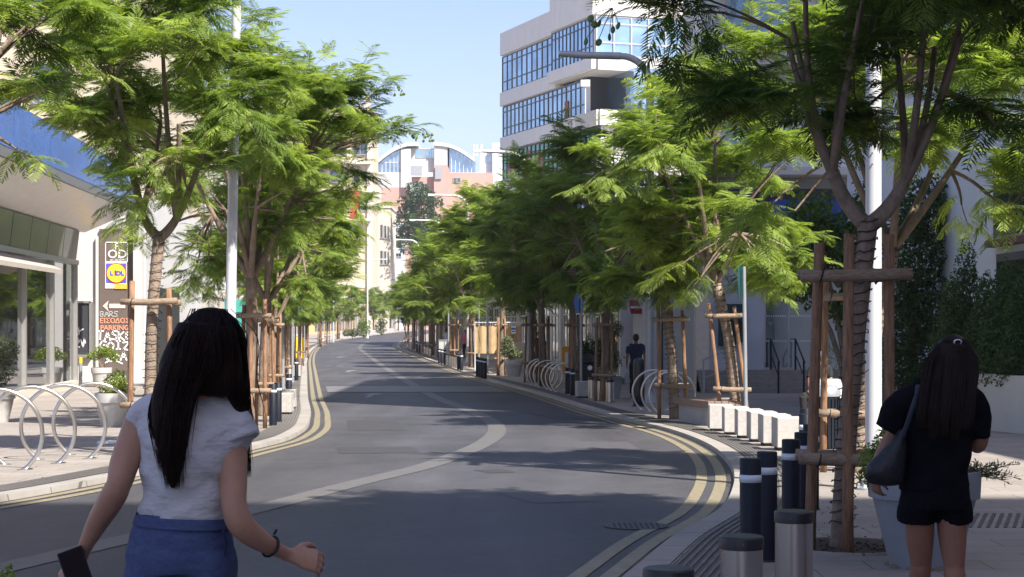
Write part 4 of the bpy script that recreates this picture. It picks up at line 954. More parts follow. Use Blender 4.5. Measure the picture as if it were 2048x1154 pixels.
def under(pts, pa, pb, ybot, y0, depth, mat, name):
    q = [p for p in pts if pa <= p[0] <= pb]; poly = [(X_(a,Ya), Z_(b,Ya)-.92) for a,b in q] + [(X_(q[-1][0],Ya),Z_(ybot,Ya)),(X_(q[0][0],Ya),Z_(ybot,Ya))]
    mb = MB(); n = len(poly); mb.add([(x,y0,z) for x,z in poly]+[(x,y0+depth,z) for x,z in poly], [tuple(range(n)), tuple(range(2*n-1,n-1,-1))]+[(i,i+n,(i+1)%n+n,(i+1)%n) for i in range(n)]); return mb.build(name, mat, t)
gq = under(r1, 746, 803, 345, Ya, 18, 'glass_office', 'glazing'); gq2 = under(r2, 895, 950, 345, Ya, 18, 'glass_office', 'glazing')
mb = MB()
for px in range(756, 803, 8): zt = np.interp(px, [p[0] for p in r1], [p[1] for p in r1]); mb.box((X_(px,Ya), Ya-.08, (Z_(zt,Ya)+Z_(345,Ya))/2-.5), (.14,.14,Z_(zt,Ya)-Z_(345,Ya)-1))
mb.box((X_(782,Ya),Ya-.1,Z_(325,Ya)), (5.2,.14,.14)); mb.build('mullions', 'lamp_white', gq)
mb = MB()
for px in range(903, 950, 8): zt = np.interp(px, [p[0] for p in r2], [p[1] for p in r2]); mb.box((X_(px,Ya), Ya-.08, (Z_(zt,Ya)+Z_(345,Ya))/2-.5), (.14,.14,Z_(zt,Ya)-Z_(345,Ya)-1))
mb.build('mullions', 'lamp_white', gq2)
mb = MB()
for a, b, ya in ((802,822,298),(869,895,292)): mb.prism([(X_(a,Ya),Ya-1),(X_(b,Ya),Ya-1),(X_(b,Ya),Ya+15),(X_(a,Ya),Ya+15)], -1, Z_(ya,Ya))
mb.prism([(X_(746,Ya),Ya-.5),(X_(960,Ya),Ya-.5),(X_(960,Ya),Ya+15),(X_(746,Ya),Ya+15)], -1, Z_(345,Ya)); mb.prism([(X_(822,Ya),Ya+1),(X_(869,Ya),Ya+1),(X_(869,Ya),Ya+15),(X_(822,Ya),Ya+15)], -1, Z_(296,Ya)); mb.build('wall', 'white_wall', t)
window(t, (X_(830,Ya),Ya+1), (X_(868,Ya),Ya+1), Z_(316,Ya), Z_(297,Ya), (0,-1), 8, glass='glass_front', fw=.12, proud=.1)
mb = MB(); mb.prism([(X_(960,Ya),Ya+2),(X_(1010,Ya),Ya+2),(X_(1010,Ya),Ya+12),(X_(960,Ya),Ya+12)], -1, Z_(303,Ya)); mb.prism([(X_(985,Ya),Ya),(X_(1003,Ya),Ya),(X_(1003,Ya),Ya+9),(X_(985,Ya),Ya+9)], -1, Z_(286,Ya)); mb.build('rear_block', 'shade_wall', t)
for px in (947, 953, 962): mb = MB(); mb.cyl((X_(px,Ya), Ya+3, Z_(310,Ya)), .35, 3.0, 8); mb.build('antenna', 'lamp_white', t)
window(t, (X_(970,Ya),Ya+2), (X_(984,Ya),Ya+2), Z_(325,Ya), Z_(310,Ya), (0,-1), 4, glass='glass_office', fw=.12, proud=.1)

# ---- the glass office building on the right
Pf = Vector((X_(1000,156), 156)); Pn = Vector((6.6, 135.4)); dl = (Pf-Pn).normalized(); dn = Vector((-dl.y, dl.x)); 
if dn.x > 0: dn = -dn                                  # outward (street side, -x)
dr = Vector((1, .374)).normalized(); LL = (Pf-Pn).length
t = thing('glass_office_building', 'large white office building with bands of blue glass and a projecting top corner', 'building', (12, 145, G(145)))
def fp(s, o=0): p = Pn + dl*s + dn*o; return (p.x, p.y)      # along the street face, o outward
def rp(s, o=0): p = Pn + dr*s - Vector((-dr.y,dr.x))*o; return (p.x,p.y)
zz = lambda k: 22.55 - 3.83*k                         # sill-top of glass band k (top of glass at far edge scaled)
bands = [(25.4-3.83*k, 25.4-3.83*k-3.0) for k in range(7)]  # glass bands top, bottom
mb = MB(); mb.prism([fp(3.0,-.7), fp(LL,-.7), (fp(LL,-.7)[0]+30, fp(LL,-.7)[1]+11.2), (fp(3,-.7)[0]+30, fp(3,-.7)[1]+11.2)], -1, 25.4); mb.build('core', pm('core_dark', (.03,.035,.04), .7), t)
def bandslab(z0, z1, s0, s1, o, rl=30, mat='white_wall', name='spandrel', par=None):
    mb = MB(); A = fp(s0,o); B = fp(s1,o); C = (B[0]+dr.x*rl, B[1]+dr.y*rl); D = (A[0]+dr.x*rl, A[1]+dr.y*rl)
    mb.prism([A, D, C, B], z0, z1); return mb.build(name, mat, par or t)
cool = pm('grey_white_cladding', (.66,.65,.655), .75, var=.05, scale=2, stretch=(1,1,.3))
bandslab(25.4, 27.4, 8.6, LL, 0, mat=cool, name='parapet'); bandslab(25.4, 28.6, -.4, 8.6, .55, mat=cool, name='parapet')
def glassband(s0, s1, o, z0, z1, n, tall=True):
    a, b = fp(s0,o), fp(s1,o); return window(t, b, a, z0, z1, (dn.x,dn.y), n, split=[.27,.80], glass='glass_office', frame='frame_dark', fw=.085, proud=.07, name='window_band')
bandslab(22.1, 25.395, 8.6, LL, -.25, mat=cool, name='wall_core'); glassband(8.6, LL, -.25, 22.15, 25.3, 11)
bandslab(22.1, 25.395, -.2, 8.6, .35, mat=cool, name='wall_core'); glassband(-.15, 8.6, .35, 22.15, 25.3, 11)
bandslab(21.2, 22.1, -.6, 8.7, .75, mat=cool); bandslab(20.9, 22.098, 8.7, LL, .02, mat=cool)
bandslab(18.1, 20.895, 3.0, LL, -.3, mat=cool, name='wall_core'); glassband(3.0, LL, -.3, 18.15, 20.85, 19)
bandslab(18.1, 21.195, -2.0, 3.0, -2.2, mat='glass_office', name='corner_glazing')
for k, (za, zb) in enumerate([(16.9, 18.1), (13.1, 14.3), (9.3, 10.5), (5.5, 6.7)]):
    bandslab(za, zb-.003, -.6, LL, 0, mat=cool)
    lo = za - 2.6
    bandslab(lo, za-.003, .0, LL, -.3, mat=cool, name='wall_core')
    a, b = fp(0,-.3), fp(LL,-.3); window(t, b, a, lo+.05, za-.05, (dn.x,dn.y), 22, split=[.3], glass=office_glass('green_reflection_glass', (.10,.30,.26)) if k == 0 else 'glass_office', frame='frame_dark', fw=.10, proud=.09, name='window_band')  # green reflections put into the glass colour of the uppermost band here
# red reflections painted as flat panels over the lower band
r = random.Random(4); lo = 14.35
for k in range(22):
    if k in (1,2,5,6,8,9): s0 = LL-(k+.05)*LL/22; mb = MB(); a, b = fp(s0-.1,-.26), fp(s0-LL/22+.1,-.26); mb.add([(*a,lo+.4),(*b,lo+.4),(*b,lo+r.uniform(1.2,2.3)),(*a,lo+r.uniform(1.2,2.3))], [(0,1,2,3)]); mb.build('painted_reflection', pm('reflection_red', (.35,.03,.05), .3), t)
# the bright face to the right
fo = Vector((dr.y,-dr.x))
def fr(s, o=0): p = Pn + dr*s + fo*o + dn*0; return (p.x, p.y)
mb = MB(); mb.prism([fr(-.3,.5), fr(30,.5), fr(30,-6), fr(-.3,-6)], 25.41, 29.6); mb.build('parapet', 'white_wall', t)
mb = MB(); mb.prism([fr(-.3,.9), fr(30,.9), fr(30,-6), fr(-.3,-6)], 21.1, 22.15); mb.build('floor_slab', 'white_wall', t)
window(t, fr(-.3,.3), fr(16,.3), 22.2, 25.4, (fo.x,fo.y), 11, split=[.32,.78], glass='glass_front', frame='lamp_grey', fw=.14, proud=.12, name='window_band')
mb = MB(); mb.prism([fr(-.3,.28), fr(30,.28), fr(30,-4), fr(-.3,-4)], 22.16, 25.40); mb.build('wall_core', cool, t)
for za in (16.9, 13.1, 9.3, 5.5):
    mb = MB(); mb.prism([fr(-.2,.3), fr(30,.3), fr(30,-4), fr(-.2,-4)], za, za+1.2); mb.build('floor_slab', 'white_wall', t)
    mb = MB(); mb.prism([fr(2.5,.0), fr(30,.0), fr(30,-4), fr(2.5,-4)], za+1.203, min(za+3.8, 21.09)); mb.build('wall_core', cool, t)
    window(t, fr(2.6,.0), fr(16,.0), za+1.25, min(za+3.7, 21.05), (fo.x,fo.y), 8, split=[.68], glass='glass_front', frame='lamp_grey', fw=.14, proud=.1, name='window_band')
mb = MB(); mb.tube([(*fr(-1.6,1.4),17.6),(*fr(-1.6,1.4),19.6)], .05, 6); mb.box((*fr(-1.6,1.4),19.9), (.7,.3,.5)); mb.build('floodlight', 'lamp_white', t)
mb = MB(); a = fp(9.5,-.2); b = fp(8.6,-.2); mb.add([(*a,18.3),(*b,18.3),(*b,20.0),(*a,20.0)], [(0,1,2,3)])
mb = MB(); a, b = fp(7.3,-.235), fp(6.5,-.235); mb.add([(*a,18.25),(*b,18.25),(*b,19.6),(*a,19.6)], [(0,1,2,3)]); mb.build('blind', pm('rust_blind', (.28,.07,.03), .7), t)

# ---- bank building with steps, on the right
bk_ = thing('bank_building', 'cool grey bank building with cash machine, glass doors and entrance steps', 'building', (8, 53, G(52)))
Yb = 52.0; g = G(52)
xa, xb, xd0, xd1 = X_(1392,Yb), X_(1418,Yb), X_(1530,Yb), X_(1655,Yb)
mb = MB(); mb.prism([(xa,Yb),(xb,Yb),(xb,Yb+.6),(xa,Yb+.6)], g-.1, 4.0); mb.build('column', pm('ivory_column', (.58,.53,.47), .6), bk_)
mb = MB(); mb.prism([(xb,Yb+.15),(xd0,Yb+.15),(xd0,Yb+.6),(xb,Yb+.6)], g-.1, 4.0); mb.prism([(xa,Yb+.6),(13.5,Yb+.6+4),(13.5,Yb+14),(xa-1.0,Yb+12)], g-.1, 3.6); mb.build('wall', 'grey_wall', bk_)
mb = MB(); mb.prism([(xa-.1,Yb-.3),(14,Yb-.3),(14,Yb+14),(xa-.6,Yb+14)], 4.0, 5.6); mb.build('canopy_beam', pm('dark_canopy', (.03,.033,.04), .4), bk_)
mb = MB(); mb.prism([(xa+.2,Yb+.2),(14,Yb+.2),(14,Yb+5),(xa+.1,Yb+5)], 5.61, 14.5); mb.build('upper_storeys', 'shade_wall', bk_)
for z in (6.6, 9.8, 12.4):
    for k in range(3): window(bk_, (xa+.9+k*2.7,Yb+.2), (xa+2.9+k*2.7,Yb+.2), z, z+1.9, (0,-1), 3, glass='glass_front')
    mb = MB(); mb.box((xa+4.3,Yb-.5,z-.55), (8.4,1.6,.22)); b_ = mb.build('balcony', 'white_wall', bk_)
    if z > 9: 
        mb = MB(); mb.box((xa+4.3,Yb-1.25,z+.45), (8.4,.05,.05))
        for k in range(56): mb.box((xa+.15+k*.151,Yb-1.25,z-.02), (.025,.025,.9))
        mb.build('railing', 'lamp_grey', b_)
mb = MB(); mb.box(((X_(1438,Yb)+X_(1492,Yb))/2, Yb+.1, Z_(650,Yb)), (.82,.12,1.25)); a_ = mb.build('cash_machine', pm('dark_teal_panel', (.008,.05,.06), .35), bk_)
mb = MB(); mb.box(((X_(1438,Yb)+X_(1492,Yb))/2, Yb+.03, Z_(655,Yb)), (.55,.04,.42)); mb.box(((X_(1438,Yb)+X_(1492,Yb))/2, Yb+.0, Z_(672,Yb)), (.6,.1,.05)); mb.build('screen', 'black', a_)
# glazed entrance
mb = MB(); 
for px in (1530, 1578, 1640): mb.box((X_(px,Yb)+.03, Yb+.3, (g+.7+4)/2), (.07,.1,3.4))
mb.box(((xd0+xd1)/2, Yb+.3, Z_(549,Yb)), (xd1-xd0,.12,.12)); mb.box(((xd0+xd1)/2, Yb+.3, g+.66), (xd1-xd0,.12,.08)); mb.build('entrance_frame', 'lamp_grey', bk_)
mb = MB(); mb.add([(xd0,Yb+.3,g+.6),(xd1+1,Yb+.3,g+.6),(xd1+1,Yb+.3,4),(xd0,Yb+.3,4)], [(0,1,2,3)]); mb.build('entrance_glass', thin_glass('door_glass', (.35,.4,.42), .75), bk_)
mb = MB()
for zt in (632, 682):
    for k in range(27): mb.box((xd0+.1+k*.068, Yb+.29, Z_(zt,Yb)), (.032,.004,.05))
mb.build('glass_manifestation', pm('frosted_dots', (.5,.53,.55), .5), bk_)
mb = MB(); mb.prism([(xd0,Yb+3.9),(13.2,Yb+3.9),(13.2,Yb+4.2),(xd0,Yb+4.2)], g, 4); mb.build('lobby_wall', pm('lobby_brown', (.05,.04,.03), .6), bk_)
mb = MB(); mb.add([(X_(1535,Yb),Yb+.9,g+.65),(X_(1560,Yb),Yb+.9,g+.65),(X_(1558,Yb),Yb+.9,Z_(648,Yb)),(X_(1535,Yb),Yb+.9,Z_(658,Yb))],[(0,1,2,3)]); mb.build('leaning_panel', pm('pale_blue_panel', (.3,.4,.45), .4), bk_)
mb = MB()
for k in range(4): mb.prism([(X_(1400,Yb)-.1+k*.0,Yb-.35-.34*k),(13,Yb-.35-.34*k),(13,Yb+.45),(X_(1400,Yb)-.1,Yb+.45)], g-.02, g+.64-.16*k-.002*k)
mb.build('steps', pm('step_stone', (.22,.21,.2), .85, var=.15, scale=8), bk_)
def rail(parent, x, z0, dz, mat='navy'):
    mb = MB(); y0, y1 = Yb-1.6, Yb-.1
    for (yy_, zb) in ((y0, g), (y1, g+.6)): mb.tube([(x,yy_,zb),(x,yy_,zb+.95)], .03, 8)
    mb.tube([(x,y0-.15,g+.9),(x,y0,g+.95),(x,y1,g+.6+.95),(x,y1+.2,g+1.55)], .026, 8); mb.tube([(x,y0,g+.5),(x,y1,g+1.1)], .02, 8); return mb.build('handrail', mat, parent)
rail(bk_, X_(1556,50.5), 0, 0); rail(bk_, X_(1572,50.5)+.5, 0, 0)
mb = MB(); y0 = Yb-1.9
for (x, zb, zt) in ((X_(1408,50),g,g+1.0),(X_(1484,50),g+.0,g+1.45)): mb.tube([(x,y0,zb),(x,y0,zt)], .03, 8)
mb.tube([(X_(1408,50),y0,g+.98),(X_(1484,50),y0,g+1.45)], .026, 8); mb.tube([(X_(1408,50),y0,g+.45),(X_(1484,50),y0,g+.9)], .02, 8); mb.build('handrail', 'lamp_grey', bk_)
mb = MB(); mb.box((X_(1545,Yb)+1.2, Yb-.32, 4.9), (2.6,.03,.75)); mb.build('blue_sign', pm('blue_fascia', (.02,.07,.38), .4), bk_)
# ---- shops between the bank and the hoarding (right pavement frontage)
sh = thing('purple_fascia_shop', 'shop with a purple fascia panel and tall white piers on the right', 'shop', (4.6,58,G(58)))
mb = MB(); mb.prism([(X_(1290,58),58),(xa-.05,58),(xa-.05,66),(X_(1290,58)-.8,66)], G(58)-.1, 6); mb.build('wall', 'shade_wall', sh)
mb = MB(); mb.box(((X_(1300,58)+X_(1347,58))/2, 57.93, Z_(588,58)), (.8,.1,.66)); mb.build('fascia', 'purple', sh)
mb = MB(); mb.box(((X_(1322,58)+X_(1346,58))/2, 57.95, .9), (.38,.06,2.5)); mb.build('door', 'frame_dark', sh)
window(sh, (X_(1347,58),58), (X_(1380,58),58), -.1, 3.4, (0,-1), 2)
for i, (lab, xa0, ya0, xb0, yb0, mat, fas) in enumerate([
  ('narrow glass-fronted shop with black mullions behind the walking man', 3.75, 60.5, 3.1, 66.5, 'shade_wall', None),
  ('dark-fronted shop with a white portal next to the amber cabinet', 3.05, 67, 2.2, 75, 'white_wall', 'frame_dark'),
  ('shop with small red lettering above a black front on the right pavement', 2.1, 76, .4, 88, 'white_wall', 'black'),
  ('pale shop with teal glass beyond the tan hoarding', .3, 89, -2.6, 110, 'cream', None),
  ('white shopfront farther down the right pavement, behind the person in red', -2.7, 111, -6.3, 145, 'white_wall', None)]):
    q = frontage('street_shop', lab, ((xa0,ya0),(xb0,yb0)), 5.2+i*.2, mat, side=1, depth=7 if i < 4 else 6, wpitch=2.2, ground_open='glass_win')
    a = (xa0, ya0)
    if fas:
        mb = MB(); mb.box((xa0+1.0, ya0-.05, G(ya0)+1.4), (1.6,.06,2.8)); mb.build('dark_entrance', 'dark', q); mb = MB(); mb.box((xa0+1.0, ya0-.1, G(ya0)+3.15), (2.0,.14,.5)); mb.build('fascia', fas, q)
    if i == 2:
        text('SALE', .34, (xa0+1.0, ya0-.19, G(ya0)+3.15), 0, 'sign_red', q) if False else None
        mb = MB()
        for k in range(5): mb.box((xa0+.35+k*.3, ya0-.2, G(ya0)+3.12+.05*(k%2)), (.17,.03,.26))
        mb.build('red_lettering', 'sign_red', q)
mb = MB(); Y = 59.5; aw = thing('shop_awning', 'small crimson awning with a white valance beside the grey lamp post', 'awning', (X_(1274,Y),Y,1.9))
mb.hexa([(X_(1258,Y),Y-.9,Z_(628,Y)),(X_(1290,Y),Y-.9,Z_(628,Y)),(X_(1290,Y),Y,Z_(612,Y)),(X_(1258,Y),Y,Z_(612,Y))], [(X_(1258,Y),Y-.9,Z_(617,Y)),(X_(1290,Y),Y-.9,Z_(617,Y)),(X_(1290,Y),Y,Z_(600,Y)),(X_(1258,Y),Y,Z_(600,Y))]); mb.build('canvas', 'crimson', aw)
mb = MB(); mb.box(((X_(1258,Y)+X_(1290,Y))/2, Y-.93, Z_(615,Y)), (.56,.03,.07)); mb.build('valance', 'sign_white', aw)
# tan hoarding with metal frame
Y = 76; h = thing('fence_panel', 'tan hessian-covered metal fence with a small notice, on the right pavement', 'fence', (X_(1000,Y),Y,G(Y)))
mb = MB(); vs = []
for i in range(25):
    px = 950+i*3.9
    for z in (652, 668, 690, 707): vs.append((X_(px,Y), Y+.06*math.sin(i*1.3)+.03*math.sin(i*2.9+z), Z_(z,Y)))
mb.add(vs, [(4*i+k,4*i+k+1,4*i+5+k,4*i+4+k) for i in range(24) for k in range(3)], True); mb.build('hessian', 'hess', h)
mb = MB(); mb.tube([(X_(950,Y),Y-.05,G(Y)),(X_(950,Y),Y-.05,Z_(645,Y)),(X_(1040,Y),Y-.05,Z_(645,Y)),(X_(1045,Y),Y-.05,Z_(650,Y)),(X_(1045,Y),Y-.05,G(Y))], .03, 8); mb.build('fence_frame', 'lamp_white', h)
mb = MB(); mb.box((X_(1027,Y),Y-.14,Z_(660,Y)), (.2,.02,.32)); n_ = mb.build('notice', 'sign_white', h); mb = MB(); mb.box((X_(1027,Y),Y-.155,Z_(657.5,Y)), (.19,.01,.09)); mb.box((X_(1027,Y),Y-.155,Z_(663,Y)), (.15,.01,.05)); mb.build('notice_band', 'sign_blue', n_)
Y = 72; q = thing('concrete_barrier', 'white concrete barrier block with yellow paint marks behind the olive shrub', 'barrier', (X_(1048,Y),Y,G(Y)))
mb = MB(); mb.box((X_(1047,Y),Y,(Z_(685,Y)+G(Y))/2), (.76,.8,Z_(685,Y)-G(Y)), top=.97); mb.build('block', 'concrete', q, bevel=.02)
mb = MB(); r = random.Random(2)
for k in range(26): x = X_(1047,Y)+r.uniform(-.33,.33); z = r.uniform(G(Y)+.1, Z_(690,Y)); mb.box((x,Y-.408,z), (r.uniform(.02,.08),.006,r.uniform(.03,.12)), 0)
mb.build('paint_marks', pm('yellow_spray', (.75,.6,.1), .7), q)
# ---- right white building (J), planter wall and hedge
J = thing('white_corner_building', 'tall pale building with a dark framed window at the right edge', 'building', (11,38,G(38)))
mb = MB(); mb.prism([(9.0,29.5),(15,29.5),(15,47),(9.0,47)], -.6, 24); mb.build('wall', 'shade_wall', J)
mb = MB(); mb.box((8.93, 31.0, 4.05), (.1, 2.6, 1.6)); f_ = mb.build('window', 'frame_dark', J); mb = MB(); mb.box((8.86,31.0,4.05), (.03,2.3,1.3)); mb.build('pane', 'glass_win', f_)
mb = MB(); mb.box((8.93, 31.0, 1.9), (.1, 2.2, 2.0)); f_ = mb.build('window', 'frame_dark', J); mb = MB(); mb.box((8.86,31.0,1.9), (.03,1.9,1.7)); mb.build('pane', 'glass_win', f_)
mb = MB(); mb.box((8.90, 31.0, 3.1), (.2, 3.2, .12)); mb.build('sill', pm('maroon_trim', (.07,.02,.02), .5), J)
for z in (7,10.2,13.4,16.6): 
    for y in (31,34.6,38.2,41.8): window(J, (9.0,y+2), (9.0,y), z, z+1.5, (-1,0), 2, glass='glass_win', sill=True)
lw = thing('planter_wall', 'low curved white planter wall under the hedge at the right edge', 'wall', (8.6,29,0))
mb = MB(); q = [(8.6,26.8),(8.25,28.2),(8.05,29.6),(8.02,31),(8.1,33)]; 
for a, b in zip(q, q[1:]): mb.hexa([(*a,-.3),(*b,-.3),(b[0]+.2,b[1],-.3),(a[0]+.2,a[1],-.3)], [(*a,.78),(*b,.78),(b[0]+.2,b[1],.78),(a[0]+.2,a[1],.78)])
mb.build('wall', 'white_wall', lw); mb = MB(); mb.prism([(8.75,26.8),(9,27),(9,33),(8.25,33),(8.2,30)], -.3, .66); mb.build('soil', 'soil', lw)
# ---- buildings outside the frame that shade the foreground and the right plaza
ob = thing('tall_corner_block', 'tall apartment block behind the viewpoint that shades the crossing', 'building', (8,-14,0))
mb = MB(); mb.prism([(3.5,-22),(48,-22),(48,-9.6),(3.5,-9.6)], -.3, 38.2); mb.build('wall', 'cream', ob)
for z in range(3, 36, 4): mb = MB(); mb.box((26,-9.5,z), (42,.16,1.6)); mb.build('window_band', 'glass_win', ob)
ob = thing('side_street_block', 'apartment block to the right outside the view that shades the plaza', 'building', (18,8,0))
mb = MB(); mb.prism([(14.5,-6),(26,-6),(26,27),(14.5,27)], -.3, 14); mb.build('wall', 'cream', ob)
for z in (2,5.5,9): mb = MB(); mb.box((14.4,10,z), (.16,30,1.5)); mb.build('window_band', 'glass_win', ob)
world_thing = thing
def thing(*a, **k): o = world_thing(*a, **k); LOCAL.add(o.name); return o     # furniture meshes are written round their own base
# ------------------------------------------------------------------ street furniture
def at(px, Y): return (X_(px, Y), Y, G(Y))
# stainless rising bollards
def steel_bollard(label, px, Y, r=.11, h=.57, src=None):
    if src: return copy_tree(src, None, at(px, Y), random.uniform(0, 6), None, label)
    t = thing('steel_bollard', label, 'bollard', (0,0,0), 'brushed steel cylinder bollards')
    mb = MB(); mb.lathe([(r*.97,0),(r*.97,0),(r*.97,h-.065),(r*.97,h-.065)], (0,0,0), 48); mb.build('post', 'steel_b', t)
    mb = MB(); mb.lathe([(r*1.02,h-.064),(r*1.02,h-.064),(r*1.02,h-.012),(r*.99,h-.004),(r*.93,h),(r*.93,h),(0,h+.001)], (0,0,0), 48); c = mb.build('cap', 'black_cap', t)
    mb = MB(); 
    for k in range(6): a = k*math.pi/3 - 1.3; mb.ell((r*1.02*math.cos(a), r*1.02*math.sin(a), h-.035), (.004,.004,.004), 8, 6)
    mb.build('warning_light', pm('red_lens', (.5,.03,.02), .3), c)
    mb = MB(); mb.lathe([(r*1.25,0),(r*1.25,0),(r*1.25,.008),(r*1.25,.008),(0,.008)], (0,0,0), 40); mb.build('ground_ring', 'dark_base', t)
    t.location = at(px, Y); return t
s0 = steel_bollard('brushed steel bollard with black cap cut by the bottom edge of the picture', 1337, 7.62)
steel_bollard('short wide steel bollard with black cap at the bottom, left of the taller one', 1483, 8.75, src=s0)
steel_bollard('steel bollard with black cap at the bottom, closest to the big tree stakes', 1588, 9.9, src=s0)
for px, Y, lab in ((1184,46.5,'leftmost of the three steel cylinders beside the pale block on the right pavement'),(1201,45.4,'middle one of the three steel cylinders on the right pavement'),(1220,44.2,'rightmost of the three steel cylinders, in front of the square grey planter'),
                   (896,84.5,'small far steel cylinder nearest the left of its row of four'),(902,83,'second small far steel cylinder in the row of four'),(907,81.5,'third small far steel cylinder in the row of four'),(912,80,'small far steel cylinder at the right of the row of four'),
                   (851,116,'tiny far steel cylinder at the left of its group before the bend'),(856,112,'tiny far steel cylinder in the middle of its group before the bend'),(861,108,'tiny far steel cylinder at the right of its group before the bend')):
    steel_bollard(lab, px, Y, src=s0)
# dark blue-grey bollards with reflective band
def dark_bollard(label, px, Y, src=None, r=.070, h=.75):
    if src: return copy_tree(src, None, at(px, Y), random.uniform(0, 6), None, label)
    t = thing('dark_bollard', label, 'bollard', (0,0,0), 'dark bollards with a white reflective band')
    mb = MB(); mb.lathe([(r,0),(r,0),(r,h-.006),(r-.006,h),(r-.006,h),(0,h+.001)], (0,0,0), 40); mb.build('post', 'navy', t)
    mb = MB(); mb.lathe([(r+.0015,h-.155),(r+.0025,h-.155),(r+.0025,h-.105),(r+.0015,h-.105)], (0,0,0), 40); mb.build('reflective_band', 'reflect', t)
    mb = MB(); mb.lathe([(r*1.12,0),(r*1.12,0),(r*1.12,.012),(r*1.12,.012),(0,.012)], (0,0,0), 32); mb.build('base_ring', 'dark_base', t)
    t.location = at(px, Y); return t
d0 = dark_bollard('dark bollard with a white band at the front left of the near right row', 1501, 11.4)
for px, Y, lab in ((1534,12.0,'dark bollard second in the near right row, half behind the first'),(1582,13.3,'dark bollard third in the near right row, left of the big tree stake'),(1606,14.2,'dark bollard fourth in the near right row, partly behind the third'),
   (1622,15.4,'dark bollard fifth in the near right row, beside the dark stake'),(1612,17.4,'dark bollard sixth in the near right row, only its top visible'),(1613,18.8,'sun-catching grey top of the last bollard in the near right row'),
   (1135,50.0,'left one of the two short black bollards in front of the litter bin'),(1145,48.8,'right one of the two short black bollards in front of the litter bin'),
   (546,31.5,'grey bollard with white band beside the left kerb, nearest to the woman'),(556,33,'grey bollard right behind the nearest left kerb bollard'),(578,42.5,'black shaded bollard standing alone by the left kerb'),(593,62,'dark bollard by the left kerb in front of the yellow board'),
   (955,66.5,'first black bollard from the left in the tight group by the sunlit kerb tree'),(960,65.6,'second black bollard from the left in the tight group by the kerb tree'),(965,64.7,'third black bollard from the left in the tight group by the kerb tree'),(970,63.8,'last black bollard on the right in the tight group by the kerb tree'),
   (917,77,'left of the far pair of grey bollards beyond the tight black group'),(923,75.5,'right of the far pair of grey bollards beyond the tight black group'),
   (879,90,'leftmost of three far black bollards beside the steel row'),(884,88,'middle of three far black bollards beside the steel row'),(890,86,'rightmost of three far black bollards beside the steel row'),
   (834,124,'left one of two farthest grey bollards at the bend'),(839,120,'right one of two farthest grey bollards at the bend')):
    dark_bollard(lab, px, Y, d0)
# concrete seat blocks
def seat_block(label, px, Y, src=None, rz=0, w_=.40, h=.43, d=.46):
    if src: return copy_tree(src, None, at(px, Y), rz, None, label)
    t = thing('concrete_block', label, 'concrete block', (0,0,0), 'pale concrete blocks on dark plinths')
    mb = MB(); mb.box((0,0,.03+h/2), (w_,d,h-.03)); mb.build('block', 'concrete', t, bevel=.012)
    mb = MB(); mb.box((0,0,.022), (w_-.07,d-.07,.045)); mb.build('plinth', 'dark_base', t)
    t.location = at(px, Y); t.rotation_euler.z = rz; return t
bl = seat_block('pale concrete block at the far left end of the row, beside the wooden bench', 1441, 29.5, rz=-.05)
for px, Y, rz, lab in ((1471,28.2,-.03,'second pale concrete block from the wooden bench'),(1498,27.0,-.02,'third pale concrete block from the wooden bench'),(1524,25.9,0,'fourth pale concrete block from the wooden bench'),
     (1549,24.8,.02,'fifth pale concrete block from the wooden bench'),(1578,23.7,.03,'nearest pale concrete block, at the right end of the row by the bollards'),
     (1167,47.3,.1,'pale square block left of the three steel cylinders'),(566,37,0,'pale concrete block behind the nearest left kerb bollards'),(574,40,0,'pale concrete block behind the black shaded bollard on the left'),(590,66,0,'pale concrete block beside the lone bollard left of the road'),
     (801,292,0,'tiny pale block at the far end of the road'),(1452,33.2,0,'pale concrete block behind the leaning stake frame')):
    seat_block(lab, px, Y, bl, rz)
# wooden bench
t = thing('bench', 'low bench with a brown timber top on a grey concrete base, beside the pale blocks', 'bench', (0,0,0))
for k in range(5):
    mb = MB(); mb.box((-.26+k*.13, 0, .40), (.122, 1.9, .12)); mb.build('slat', 'benchwood', t, bevel=.006)
mb = MB(); mb.box((0,0,.17), (.52,1.6,.33)); mb.build('base', pm('grey_concrete', (.33,.33,.33), .85, var=.1), t, bevel=.01)
t.location = at(1413, 32.2); t.rotation_euler.z = R(14)
# bicycle hoops
def hoop_tree(label):
    t = thing('bicycle_hoop', label, 'bicycle rack', (0,0,0), 'round steel bicycle hoops')
    Rr = .51; a0 = math.asin(.30/Rr); zc = Rr*math.cos(a0); mb = MB(); n = 48
    pts = [(Rr*math.sin(a), 0, zc - Rr*math.cos(a)) for a in [a0 + (2*math.pi-2*a0)*i/n for i in range(n+1)]]
    mb.tube(pts, .0245, 12); mb.build('hoop', 'steel', t)
    for s in (-1,1): mb = MB(); mb.lathe([(.075,0),(.075,0),(.075,.008),(.075,.008),(0,.008)], (s*.30,0,0), 20); [mb.cyl((s*.30+.055*math.cos(a), .055*math.sin(a), .008), .008, .008, 6) for a in (.5,2.1,3.7,5.2)]; mb.build('foot_plate', 'steel', t)
    return t
h0 = hoop_tree('round steel bicycle hoop at the left edge, cut off by the picture border'); h0.location = at(-8, 19.9); h0.rotation_euler.z = R(12)
